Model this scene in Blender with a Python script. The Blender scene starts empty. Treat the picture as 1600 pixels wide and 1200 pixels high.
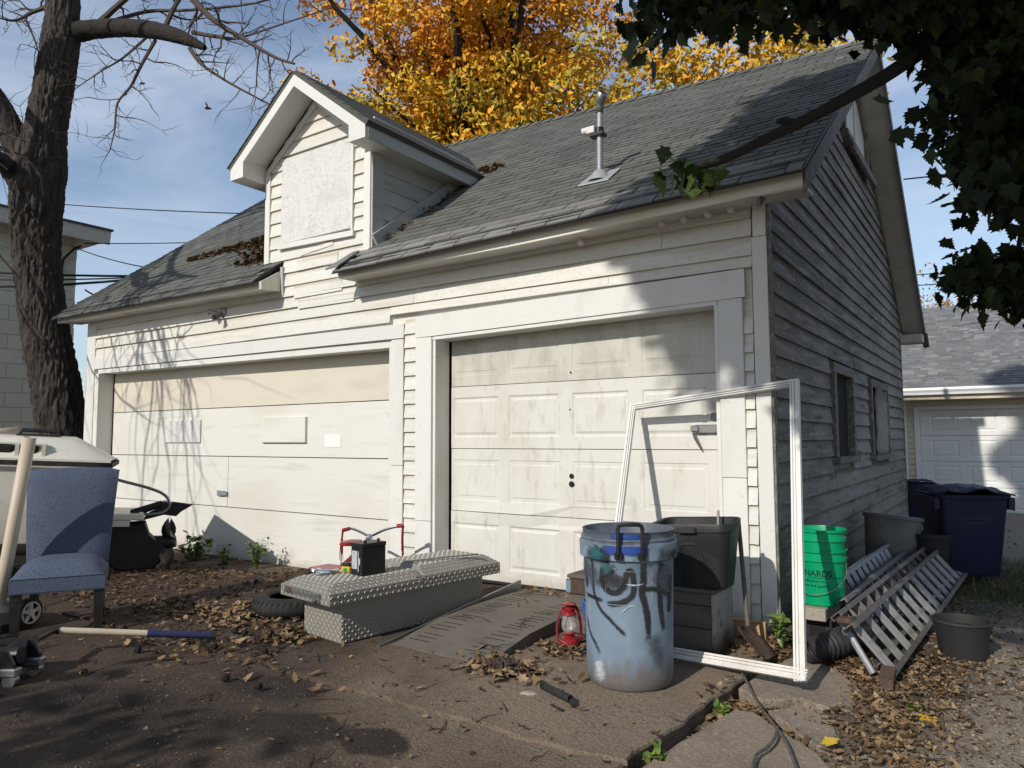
import bpy, bmesh, math, random
import numpy as np
from mathutils import Vector, Matrix, Euler

random.seed(7)
RNG = np.random.default_rng(11)
SC = bpy.context.scene
COL = SC.collection
PI = math.pi
R = math.radians

# ------------------------------------------------------------------ camera
cam_d = bpy.data.cameras.new("camera")
cam_d.sensor_fit = 'HORIZONTAL'
cam_d.sensor_width = 36.0
cam_d.lens = 36.0 * 1143.2 / 1600.0
cam_d.clip_start = 0.05
cam_d.clip_end = 3000
cam = bpy.data.objects.new("camera", cam_d)
COL.objects.link(cam)
CAM = Vector((1.361, -5.199, 1.3))
yaw, pitch, roll = R(34.243), R(4.282), R(-0.231)
fw = Vector((-math.sin(yaw)*math.cos(pitch), math.cos(yaw)*math.cos(pitch), math.sin(pitch)))
rt = Vector((math.cos(yaw), math.sin(yaw), 0))
up = rt.cross(fw)
rt2 = rt*math.cos(roll) + up*math.sin(roll)
up2 = -rt*math.sin(roll) + up*math.cos(roll)
mw = Matrix((rt2, up2, -fw)).transposed().to_4x4()
mw.translation = CAM
cam.matrix_world = mw
SC.camera = cam

# ------------------------------------------------------------------ sky and sun
SUN = Vector((0.08, 1.0, -0.62)).normalized()        # the way the light travels
sun_el = math.asin(-SUN.z)
world = bpy.data.worlds.new("World")
SC.world = world
world.use_nodes = True
wn, wl = world.node_tree.nodes, world.node_tree.links
bg = wn["Background"]
sky = wn.new("ShaderNodeTexSky")
sky.sky_type = 'NISHITA'
sky.sun_disc = False
sky.sun_elevation = sun_el
sky.sun_rotation = R(180 + 4.6)
sky.air_density = 1.0
sky.dust_density = 0.6
sky.ozone_density = 1.6
# thin cirrus streaks all over the sky
tc = wn.new("ShaderNodeTexCoord")
mp = wn.new("ShaderNodeMapping")
mp.inputs["Rotation"].default_value = (0.25, 0.1, 0.5)
mp.inputs["Scale"].default_value = (1.0, 1.6, 4.2)
nz = wn.new("ShaderNodeTexNoise")
nz.inputs["Scale"].default_value = 1.7
nz.inputs["Detail"].default_value = 8
nz.inputs["Roughness"].default_value = 0.56
nz.inputs["Distortion"].default_value = 0.7
mr = wn.new("ShaderNodeMapRange")
mr.inputs[1].default_value = 0.40
mr.inputs[2].default_value = 0.78
mr.inputs[3].default_value = 0.09
mr.inputs[4].default_value = 0.78
mx = wn.new("ShaderNodeMix")
mx.data_type = 'RGBA'
wl.new(tc.outputs["Generated"], mp.inputs["Vector"])
wl.new(mp.outputs[0], nz.inputs["Vector"])
wl.new(nz.outputs[0], mr.inputs[0])
wl.new(mr.outputs[0], mx.inputs[0])
wl.new(sky.outputs[0], mx.inputs[6])
mx.inputs[7].default_value = (5.0, 5.6, 6.6, 1)
wl.new(mx.outputs[2], bg.inputs[0])
bg.inputs[1].default_value = 0.14

sd = bpy.data.lights.new("sun", 'SUN')
sd.energy = 3.9
sd.angle = R(0.55)
sd.color = (1.0, 0.945, 0.86)
so = bpy.data.objects.new("sun", sd)
COL.objects.link(so)
so.rotation_euler = SUN.to_track_quat('-Z', 'Y').to_euler()
so.location = (0, -20, 15)

SC.view_settings.view_transform = 'Standard'
SC.view_settings.look = 'None'
SC.view_settings.exposure = 0.0
SC.view_settings.gamma = 1.0
SC.view_settings.use_curve_mapping = False

# ------------------------------------------------------------------ materials
def M(name, base, rough=0.65, metal=0.0, layers=(), bump=None, tint=None, rnd=0.0, spec=0.35, trans=0.0, alpha=None):
    """base colour, then noise layers (scale, colour, lo, hi, stretch, detail), a bump (scale, strength, stretch)."""
    m = bpy.data.materials.new(name)
    m.use_nodes = True
    n, l = m.node_tree.nodes, m.node_tree.links
    b = n["Principled BSDF"]
    b.inputs["Roughness"].default_value = rough
    b.inputs["Metallic"].default_value = metal
    b.inputs["Specular IOR Level"].default_value = spec
    if trans:
        b.inputs["Transmission Weight"].default_value = trans
    if alpha is not None:
        b.inputs["Alpha"].default_value = alpha
    tcn = n.new("ShaderNodeTexCoord")
    def noise(scale, stretch, detail=5):
        q = n.new("ShaderNodeMapping")
        q.inputs["Scale"].default_value = stretch
        l.new(tcn.outputs["Object"], q.inputs["Vector"])
        t = n.new("ShaderNodeTexNoise")
        t.inputs["Scale"].default_value = scale
        t.inputs["Detail"].default_value = detail
        t.inputs["Roughness"].default_value = 0.6
        l.new(q.outputs[0], t.inputs["Vector"])
        return t.outputs[0]
    rgb = n.new("ShaderNodeRGB")
    rgb.outputs[0].default_value = (*base, 1)
    cur = rgb.outputs[0]
    def mix(fac, a, bcol, mode='MIX'):
        x = n.new("ShaderNodeMix")
        x.data_type = 'RGBA'
        x.blend_type = mode
        if hasattr(fac, 'links'):
            l.new(fac, x.inputs[0])
        else:
            x.inputs[0].default_value = fac
        l.new(a, x.inputs[6])
        if hasattr(bcol, 'links'):
            l.new(bcol, x.inputs[7])
        else:
            x.inputs[7].default_value = (*bcol, 1)
        return x.outputs[2]
    if tint:                                 # per piece attribute picks between colours
        at = n.new("ShaderNodeAttribute")
        at.attribute_name = "tint"
        cr = n.new("ShaderNodeValToRGB")
        e = cr.color_ramp.elements
        e[0].position, e[0].color = 0, (*tint[0], 1)
        e[1].position, e[1].color = 1, (*tint[-1], 1)
        for i, tcol in enumerate(tint[1:-1]):
            k = e.new((i+1)/(len(tint)-1))
            k.color = (*tcol, 1)
        l.new(at.outputs["Fac"], cr.inputs[0])
        cur = cr.outputs[0]
    if rnd:
        oi = n.new("ShaderNodeObjectInfo")
        r_ = n.new("ShaderNodeMapRange")
        r_.inputs[3].default_value = 1-rnd
        r_.inputs[4].default_value = 1+rnd
        l.new(oi.outputs["Random"], r_.inputs[0])
        hs = n.new("ShaderNodeHueSaturation")
        l.new(r_.outputs[0], hs.inputs["Value"])
        l.new(cur, hs.inputs["Color"])
        cur = hs.outputs[0]
    for ly in layers:
        sc_, c_, lo, hi = ly[:4]
        stt = ly[4] if len(ly) > 4 else (1, 1, 1)
        det = ly[5] if len(ly) > 5 else 5
        o_ = noise(sc_, stt, det)
        r_ = n.new("ShaderNodeMapRange")
        r_.inputs[1].default_value = lo
        r_.inputs[2].default_value = hi
        l.new(o_, r_.inputs[0])
        if len(ly) > 6:
            r_.inputs[4].default_value = ly[6]
        cur = mix(r_.outputs[0], cur, c_)
    l.new(cur, b.inputs["Base Color"])
    if bump:
        sc_, st_ = bump[:2]
        stt = bump[2] if len(bump) > 2 else (1, 1, 1)
        bn = n.new("ShaderNodeBump")
        bn.inputs["Strength"].default_value = st_
        bn.inputs["Distance"].default_value = bump[3] if len(bump) > 3 else 0.01
        l.new(noise(sc_, stt, 6), bn.inputs["Height"])
        l.new(bn.outputs[0], b.inputs["Normal"])
    return m

LX, LY = (0.12, 1, 1), (1, 0.12, 1)
mats = dict(
 siding=M("white_siding_paint", (.64, .63, .585), .6, layers=[(2.2, (.54, .49, .40), .54, .80, (.25, 1, 2.5)), (9, (.47, .455, .42), .55, .78, (.12, 1, 1.5)), (60, (.30, .27, .22), .70, .78, (.2, 1, 1)), (28, (.55, .54, .51), .5, .75)], bump=(45, .45, (.08, 1, 1), .005), rnd=.06),
 trim=M("white_trim_paint", (.66, .655, .625), .55, layers=[(2.5, (.57, .54, .47), .54, .82, (1, 1, .5)), (24, (.47, .45, .41), .62, .78), (90, (.33, .29, .24), .74, .8)], bump=(30, .2), rnd=.04),
 fascia=M("cream_fascia_paint", (.70, .67, .58), .55, layers=[(6, (.55, .49, .38), .55, .8, LX), (40, (.4, .36, .3), .68, .78, (.3, 1, 1))], bump=(30, .2)),
 soffit=M("soffit_paint", (.55, .53, .48), .7, layers=[(4, (.4, .37, .32), .5, .8), (22, (.25, .22, .19), .66, .78)], bump=(25, .2)),
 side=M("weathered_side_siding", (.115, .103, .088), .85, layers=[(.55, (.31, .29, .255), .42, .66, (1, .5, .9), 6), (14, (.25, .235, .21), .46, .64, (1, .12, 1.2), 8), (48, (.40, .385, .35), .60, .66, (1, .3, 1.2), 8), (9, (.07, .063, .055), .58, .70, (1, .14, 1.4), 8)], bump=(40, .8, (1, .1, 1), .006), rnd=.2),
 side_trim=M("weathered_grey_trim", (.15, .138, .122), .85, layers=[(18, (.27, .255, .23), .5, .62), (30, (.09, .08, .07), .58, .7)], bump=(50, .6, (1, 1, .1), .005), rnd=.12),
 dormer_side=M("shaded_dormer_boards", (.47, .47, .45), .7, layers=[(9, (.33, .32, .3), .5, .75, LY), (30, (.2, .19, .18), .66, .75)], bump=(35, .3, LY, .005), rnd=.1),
 osb=M("painted_osb", (.63, .63, .61), .6, layers=[(26, (.50, .495, .47), .5, .7), (75, (.34, .335, .32), .61, .68, (.5, 1, 1), 3), (4, (.47, .465, .45), .52, .8), (5, (.62, .62, .60), .5, .8)], bump=(70, .5, (.5, 1, 1), .004)),
 door=M("white_door_skin", (.63, .62, .575), .45, layers=[(2.3, (.52, .505, .44), .44, .80, (1, 1, .6)), (13, (.42, .40, .34), .56, .82, (1, 1, .35)), (95, (.22, .20, .17), .765, .80)], bump=(8, .12, (1, 1, 1), .02)),
 door_top=M("grimy_door_skin", (.53, .52, .46), .5, layers=[(6, (.38, .355, .30), .45, .75, (1, 1, .45)), (60, (.36, .33, .27), .6, .75)], bump=(8, .12, (1, 1, 1), .02)),
 plywood=M("white_plywood", (.66, .65, .605), .55, layers=[(1.6, (.57, .55, .48), .5, .8, (.4, 1, 1)), (12, (.53, .52, .48), .56, .78, (.1, 1, 1)), (85, (.25, .23, .2), .755, .79)], bump=(24, .25, (.1, 1, 1), .006)),
 plywood_cream=M("cream_plywood", (.60, .56, .47), .6, layers=[(2.5, (.50, .455, .37), .5, .8, (.5, 1, 1.6)), (40, (.40, .33, .25), .68, .8)], bump=(24, .25, (.1, 1, 1), .006)),
 dark=M("dark_void", (.012, .012, .012), .9),
 shingle=M("asphalt_shingle", (.13, .13, .125), .92, tint=[(.082, .084, .076), (.108, .110, .100), (.130, .132, .120)], layers=[(.9, (.066, .068, .062), .52, .72), (240, (.18, .182, .168), .55, .72), (5, (.14, .142, .125), .6, .8, (1, .3, .3))], bump=(260, .7, (1, 1, 1), .004)),
 shingle_edge=M("sunfaded_eave_shingle", (.2, .195, .185), .92, tint=[(.15, .147, .14), (.19, .185, .175), (.23, .225, .21)], layers=[(240, (.30, .29, .28), .55, .72), (6, (.12, .118, .11), .58, .75)], bump=(240, .7, (1, 1, 1), .004)),
 nshingle=M("mixed_grey_shingle", (.2, .2, .2), .92, tint=[(.13, .135, .14), (.16, .165, .17), (.185, .19, .195), (.25, .26, .265)], layers=[(150, (.27, .27, .27), .55, .75)], bump=(200, .5, (1, 1, 1), .004)),
 galv=M("galvanised_steel", (.30, .315, .335), .55, .4, layers=[(20, (.30, .31, .33), .45, .7), (70, (.55, .57, .6), .6, .8)]),
 lead=M("dull_flashing", (.36, .375, .37), .5, .3, layers=[(14, (.33, .34, .33), .5, .7)]),
 rust=M("rusty_metal", (.075, .048, .036), .85, .1, layers=[(30, (.16, .085, .05), .55, .75)], bump=(60, .5)),
 black=M("black_plastic", (.014, .014, .015), .42, layers=[(8, (.03, .03, .03), .5, .8)]),
 black_matt=M("black_rubber", (.018, .018, .018), .8, layers=[(12, (.04, .037, .033), .5, .75)], bump=(60, .3)),
 tub=M("dusty_black_tub", (.022, .022, .024), .5, layers=[(6, (.045, .045, .046), .45, .75), (90, (.12, .12, .12), .72, .8)], bump=(60, .15)),
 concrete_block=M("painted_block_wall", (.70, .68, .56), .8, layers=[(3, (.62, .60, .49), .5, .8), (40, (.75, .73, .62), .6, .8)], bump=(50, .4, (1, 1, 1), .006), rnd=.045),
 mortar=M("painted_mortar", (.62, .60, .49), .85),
 building_trim=M("pale_building_fascia", (.60, .59, .52), .6, layers=[(6, (.5, .48, .42), .5, .8)]),
 bark=M("furrowed_bark", (.066, .055, .047), .95, layers=[(12, (.030, .025, .022), .44, .60, (1, 1, .22), 8), (34, (.125, .108, .092), .58, .75, (1, 1, .3), 8)], bump=(22, 1.0, (1, 1, .25), .04)),
 twig_bark=M("twig_bark", (.085, .062, .052), .9),
 dark_branch=M("shade_dark_branch_bark", (.026, .022, .019), .95, layers=[(30, (.05, .042, .035), .55, .75)], bump=(40, 1.0, (1, 1, 1), .02)),  # near-black: shade on the high limb and maple branches is put into the colour
 gold=M("autumn_gold_leaf", (.5, .25, .03), .6, tint=[(.24, .23, .04), (.52, .37, .035), (.70, .37, .025), (.66, .27, .02), (.45, .16, .02)], spec=.25),
 orange=M("autumn_orange_leaf", (.4, .2, .08), .7, tint=[(.30, .15, .07), (.42, .22, .10), (.34, .20, .12)]),
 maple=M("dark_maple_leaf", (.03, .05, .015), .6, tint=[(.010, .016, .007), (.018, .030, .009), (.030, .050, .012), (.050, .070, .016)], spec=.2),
 litter=M("dry_leaf", (.3, .2, .1), .85, tint=[(.050, .032, .020), (.095, .060, .034), (.155, .100, .055), (.23, .155, .085), (.33, .24, .14), (.14, .085, .05)], spec=.15),
 green_leaf=M("weed_leaf", (.08, .14, .03), .5, tint=[(.05, .10, .02), (.11, .17, .03), (.22, .25, .06)]),
 blue_cloth=M("blue_crackle_cloth", (.12, .15, .27), .9),
 cream_gel=M("cream_gelcoat", (.64, .615, .54), .35, layers=[(5, (.54, .51, .43), .5, .8), (60, (.35, .3, .22), .7, .8)]),
 cream_shade=M("faded_cream_hull", (.61, .585, .51), .4, layers=[(3, (.48, .43, .33), .5, .8, (1, 1, .4)), (40, (.35, .3, .22), .68, .8)]),
 pvc=M("dirty_pvc", (.52, .44, .34), .5, layers=[(7, (.42, .34, .26), .5, .8, (1, 1, .2))]),
 chrome=M("scratched_chrome", (.62, .62, .63), .22, 1.0, layers=[(40, (.3, .27, .24), .62, .8)]),
 steel=M("worn_steel", (.30, .30, .30), .42, .8, layers=[(20, (.18, .17, .16), .5, .75)]),
 alu=M("weathered_aluminium", (.26, .255, .25), .55, .5, layers=[(15, (.16, .15, .14), .5, .75), (60, (.36, .36, .36), .65, .8)], rnd=.15),
 alu_brown=M("stained_aluminium", (.13, .112, .10), .65, .3, layers=[(14, (.22, .2, .185), .5, .75), (30, (.13, .09, .07), .58, .75)]),
 diamond_raised=M("pale_tread", (.37, .35, .31), .5, .3, layers=[(12, (.27, .25, .22), .5, .75)]),  # treads paler than the plate, which brings out the pattern
 diamond=M("diamond_plate", (.255, .24, .21), .5, .3, layers=[(10, (.25, .235, .21), .45, .75), (70, (.45, .43, .40), .6, .8)], bump=(90, .1)),
 ramp=M("dusty_ramp_steel", (.145, .126, .105), .75, .1, layers=[(7, (.105, .09, .075), .45, .75), (60, (.20, .178, .15), .6, .8)], bump=(40, .2)),
 red=M("red_enamel", (.22, .012, .016), .32, layers=[(30, (.22, .02, .02), .55, .75)], spec=.5),
 yellow=M("yellow_plastic", (.62, .36, .03), .5),
 label_orange=M("faded_orange_label", (.55, .27, .08), .6, layers=[(30, (.4, .2, .08), .5, .7)]),
 paper=M("white_paper", (.74, .74, .73), .8),
 grey_label=M("grey_label", (.42, .44, .46), .6, layers=[(40, (.3, .31, .33), .5, .6)]),
 wood=M("old_grey_wood", (.105, .088, .074), .85, layers=[(7, (.17, .15, .13), .5, .75, LX), (26, (.055, .045, .038), .55, .7, LX)], bump=(40, .5, LX, .006), rnd=.15),
 wood_pale=M("flaking_whitewashed_wood", (.30, .285, .25), .8, layers=[(14, (.13, .11, .09), .52, .66), (30, (.4, .39, .35), .6, .75)], bump=(40, .5, (1, 1, 1), .006)),
 wood_new=M("raw_pine", (.42, .27, .15), .75, layers=[(9, (.34, .21, .11), .45, .7, (.2, 1, 4))], bump=(30, .2)),
 wood_end=M("sawn_grey_timber", (.33, .29, .24), .8, layers=[(30, (.24, .2, .17), .5, .7)]),
 bluecan=M("weathered_blue_bin", (.175, .240, .310), .5, layers=[(4, (.15, .19, .27), .45, .75), (9, (.25, .29, .345), .56, .75, (1, 1, .3)), (130, (.48, .5, .52), .705, .74)], bump=(40, .15)),
 bluedeep=M("bright_blue_plastic", (.02, .10, .38), .4, layers=[(20, (.015, .06, .25), .5, .75)]),
 grip_blue=M("dirty_navy_foam", (.018, .026, .085), .8, layers=[(20, (.03, .035, .07), .5, .75)]),
 green=M("green_plastic", (.0, .30, .125), .38, layers=[(8, (.0, .25, .10), .5, .8)]),
 print_green=M("dark_green_print", (.0, .035, .02), .6),
 navy=M("navy_cart_plastic", (.014, .017, .05), .5, layers=[(5, (.02, .024, .065), .5, .8)], bump=(60, .1)),
 emboss=M("pale_stamp", (.07, .075, .09), .7),
 grey_pot=M("dusty_grey_plastic", (.17, .17, .165), .7, layers=[(6, (.10, .10, .098), .45, .7), (40, (.24, .24, .23), .6, .75)]),
 pot=M("dark_pot", (.020, .019, .019), .7, layers=[(8, (.034, .032, .03), .5, .75)]),
 soil=M("potting_soil", (.03, .022, .016), .95, bump=(60, 1.0, (1, 1, 1), .03)),
 hose=M("grey_cable_sheath", (.11, .098, .082), .7, layers=[(30, (.05, .045, .04), .5, .7)]),
 chain=M("rusty_chain_steel", (.060, .045, .038), .75, .3, layers=[(40, (.11, .07, .05), .5, .7)]),
 walnut=M("black_walnut_husk", (.016, .012, .010), .9, bump=(60, .8)),
 slab=M("broken_concrete", (.275, .222, .168), .9, layers=[(2.5, (.19, .15, .112), .45, .72), (45, (.36, .30, .235), .52, .66), (130, (.44, .38, .31), .60, .68), (110, (.10, .08, .062), .60, .68)], bump=(90, 1.0, (1, 1, 1), .012)),
 nsiding=M("beige_vinyl_siding", (.60, .52, .40), .5, layers=[(6, (.54, .46, .35), .5, .8)]),
 ndoor=M("clean_white_door", (.72, .72, .70), .4, layers=[(4, (.64, .63, .6), .5, .8)]),
 gutter=M("white_gutter", (.74, .74, .73), .4),
 wire=M("black_cable", (.015, .015, .017), .6),
 brick=M("far_brick", (.26, .13, .09), .9, layers=[(6, (.2, .1, .07), .45, .7)]),
 pole=M("utility_pole_wood", (.09, .075, .065), .9),
 grass=M("late_grass", (.06, .085, .03), .8, tint=[(.05, .075, .022), (.08, .10, .035), (.14, .12, .05)]),
)

# ground materials carry zones of their own
def zone_material(name, zones, base, layers, bump, vor=None):
    """zones: (colour, centre, radii, hardness, noise) blotches in object space."""
    m = M(name, base, .93, layers=layers, bump=bump, spec=.2)
    n, l = m.node_tree.nodes, m.node_tree.links
    b = n["Principled BSDF"]
    cur = b.inputs["Base Color"].links[0].from_socket
    tcn = n.new("ShaderNodeTexCoord")
    for col, ctr, rad, hard, nsc in zones:
        q = n.new("ShaderNodeMapping")
        q.vector_type = 'POINT'
        q.inputs["Location"].default_value = (-ctr[0]/rad[0], -ctr[1]/rad[1], 0)
        q.inputs["Scale"].default_value = (1/rad[0], 1/rad[1], 0)
        l.new(tcn.outputs["Object"], q.inputs["Vector"])
        ln = n.new("ShaderNodeVectorMath")
        ln.operation = 'LENGTH'
        l.new(q.outputs[0], ln.inputs[0])
        t = n.new("ShaderNodeTexNoise")
        t.inputs["Scale"].default_value = nsc
        t.inputs["Detail"].default_value = 6
        t.inputs["Roughness"].default_value = .62
        l.new(tcn.outputs["Object"], t.inputs["Vector"])
        ad = n.new("ShaderNodeMath")
        ad.operation = 'MULTIPLY_ADD'
        l.new(t.outputs[0], ad.inputs[0])
        ad.inputs[1].default_value = 1.5
        l.new(ln.outputs["Value"], ad.inputs[2])
        r_ = n.new("ShaderNodeMapRange")
        r_.inputs[1].default_value = 1.75 - hard
        r_.inputs[2].default_value = 1.75 + hard
        r_.inputs[3].default_value = 1
        r_.inputs[4].default_value = 0
        l.new(ad.outputs[0], r_.inputs[0])
        x = n.new("ShaderNodeMix")
        x.data_type = 'RGBA'
        l.new(r_.outputs[0], x.inputs[0])
        l.new(cur, x.inputs[6])
        x.inputs[7].default_value = (*col, 1)
        cur = x.outputs[2]
    # fine speckle on everything
    t = n.new("ShaderNodeTexNoise")
    t.inputs["Scale"].default_value = 55
    t.inputs["Detail"].default_value = 8
    t.inputs["Roughness"].default_value = .7
    l.new(tcn.outputs["Object"], t.inputs["Vector"])
    r_ = n.new("ShaderNodeMapRange")
    r_.inputs[1].default_value = .3
    r_.inputs[2].default_value = .7
    r_.inputs[3].default_value = .62
    r_.inputs[4].default_value = 1.35
    l.new(t.outputs[0], r_.inputs[0])
    vm = n.new("ShaderNodeVectorMath")
    vm.operation = 'SCALE'
    l.new(cur, vm.inputs[0])
    l.new(r_.outputs[0], vm.inputs["Scale"])
    l.new(vm.outputs[0], b.inputs["Base Color"])
    return m

# chair cloth: crackled lines from voronoi cells
def crackle(m):
    n, l = m.node_tree.nodes, m.node_tree.links
    b = n["Principled BSDF"]
    tcn = n.new("ShaderNodeTexCoord")
    q = n.new("ShaderNodeTexNoise")
    q.inputs["Scale"].default_value = 14
    l.new(tcn.outputs["Object"], q.inputs["Vector"])
    mx_ = n.new("ShaderNodeMix")
    mx_.data_type = 'RGBA'
    mx_.inputs[0].default_value = .035
    l.new(tcn.outputs["Object"], mx_.inputs[6])
    l.new(q.outputs["Color"], mx_.inputs[7])
    v = n.new("ShaderNodeTexVoronoi")
    v.feature = 'DISTANCE_TO_EDGE'
    v.distance = 'EUCLIDEAN'
    v.inputs["Scale"].default_value = 62
    l.new(mx_.outputs[2], v.inputs["Vector"])
    r_ = n.new("ShaderNodeMapRange")
    r_.inputs[1].default_value = .02
    r_.inputs[2].default_value = .09
    l.new(v.outputs["Distance"], r_.inputs[0])
    t = n.new("ShaderNodeTexNoise")
    t.inputs["Scale"].default_value = 5
    l.new(tcn.outputs["Object"], t.inputs["Vector"])
    c2 = n.new("ShaderNodeMix")
    c2.data_type = 'RGBA'
    l.new(t.outputs[0], c2.inputs[0])
    c2.inputs[6].default_value = (.062, .080, .130, 1)
    c2.inputs[7].default_value = (.098, .118, .170, 1)
    x = n.new("ShaderNodeMix")
    x.data_type = 'RGBA'
    l.new(r_.outputs[0], x.inputs[0])
    x.inputs[6].default_value = (.040, .052, .092, 1)
    l.new(c2.outputs[2], x.inputs[7])
    l.new(x.outputs[2], b.inputs["Base Color"])
crackle(mats['blue_cloth'])

# dried mud splashed up from the ground over the foot of the bin, and smoky overspray on its collar
def soiled(m, z0, z1, col, scale, stretch, amount=1.0, coord="Object"):
    n, l = m.node_tree.nodes, m.node_tree.links
    b = n["Principled BSDF"]
    cur = b.inputs["Base Color"].links[0].from_socket
    tcn = n.new("ShaderNodeTexCoord")
    q = n.new("ShaderNodeMapping")
    q.inputs["Scale"].default_value = stretch
    l.new(tcn.outputs["Object"], q.inputs["Vector"])
    t = n.new("ShaderNodeTexNoise")
    t.inputs["Scale"].default_value = scale
    t.inputs["Detail"].default_value = 8
    t.inputs["Roughness"].default_value = .7
    l.new(q.outputs[0], t.inputs["Vector"])
    sp = n.new("ShaderNodeSeparateXYZ")
    l.new(tcn.outputs[coord], sp.inputs[0])
    r_ = n.new("ShaderNodeMapRange")
    r_.inputs[1].default_value = z0
    r_.inputs[2].default_value = z1
    r_.inputs[3].default_value = .42
    r_.inputs[4].default_value = -.30
    l.new(sp.outputs["Z"], r_.inputs[0])
    ad = n.new("ShaderNodeMath")
    ad.operation = 'ADD'
    l.new(r_.outputs[0], ad.inputs[0])
    l.new(t.outputs[0], ad.inputs[1])
    r2 = n.new("ShaderNodeMapRange")
    r2.inputs[1].default_value = .52
    r2.inputs[2].default_value = .80
    r2.inputs[4].default_value = amount
    l.new(ad.outputs[0], r2.inputs[0])
    x = n.new("ShaderNodeMix")
    x.data_type = 'RGBA'
    l.new(r2.outputs[0], x.inputs[0])
    l.new(cur, x.inputs[6])
    x.inputs[7].default_value = (*col, 1)
    l.new(x.outputs[2], b.inputs["Base Color"])
soiled(mats['bluecan'], .0, .30, (.13, .105, .082), 9, (1, 1, .35), .85)
soiled(mats['bluecan'], .82, .56, (.055, .058, .065), 6, (1, 1, 1), .75)
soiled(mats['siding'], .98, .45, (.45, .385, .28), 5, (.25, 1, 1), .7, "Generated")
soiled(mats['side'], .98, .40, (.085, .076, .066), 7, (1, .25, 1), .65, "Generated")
soiled(mats['wood_pale'], .0, .25, (.07, .058, .048), 8, (1, 1, .5))
soiled(mats['plywood'], -.20, .25, (.36, .31, .24), 7, (.5, 1, 1), .6)
soiled(mats['door'], -.05, .35, (.40, .36, .29), 7, (.5, 1, 1), .55)
soiled(mats['trim'], -.10, .35, (.36, .31, .25), 7, (1, 1, .6), .6)

# spray paint: a soft edged stroke that lets the bin show through where the paint thins
def spray_material(nm="black_spray_paint", col=(.018, .017, .019)):
    m = bpy.data.materials.new(nm)
    m.use_nodes = True
    n, l = m.node_tree.nodes, m.node_tree.links
    b = n["Principled BSDF"]
    b.inputs["Base Color"].default_value = (*col, 1)
    b.inputs["Roughness"].default_value = .5
    at = n.new("ShaderNodeAttribute")
    at.attribute_name = "tint"
    tcn = n.new("ShaderNodeTexCoord")
    t = n.new("ShaderNodeTexNoise")
    t.inputs["Scale"].default_value = 45
    t.inputs["Detail"].default_value = 6
    l.new(tcn.outputs["Object"], t.inputs["Vector"])
    ad = n.new("ShaderNodeMath")
    ad.operation = 'MULTIPLY_ADD'
    l.new(t.outputs[0], ad.inputs[0])
    ad.inputs[1].default_value = .7
    l.new(at.outputs["Fac"], ad.inputs[2])
    r_ = n.new("ShaderNodeMapRange")
    r_.inputs[1].default_value = .42
    r_.inputs[2].default_value = 1.05
    l.new(ad.outputs[0], r_.inputs[0])
    l.new(r_.outputs[0], b.inputs["Alpha"])
    return m
mats['spray'] = spray_material()
mats['spray_blue'] = spray_material('bare_blue_showing', (.012, .05, .26))
mats['spray_teal'] = spray_material('teal_overspray', (.02, .10, .11))
mats['spray_grey'] = spray_material('grey_overspray', (.07, .075, .085))
mats['spray_white'] = spray_material('pale_scuffs', (.5, .53, .56))

# thin lantern glass
def glass_material():
    m = bpy.data.materials.new("smoky_lantern_glass")
    m.use_nodes = True
    n, l = m.node_tree.nodes, m.node_tree.links
    b = n["Principled BSDF"]
    b.inputs["Base Color"].default_value = (.75, .72, .68, 1)
    b.inputs["Roughness"].default_value = .08
    b.inputs["Alpha"].default_value = .28
    return m
mats['glass'] = glass_material()

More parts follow.
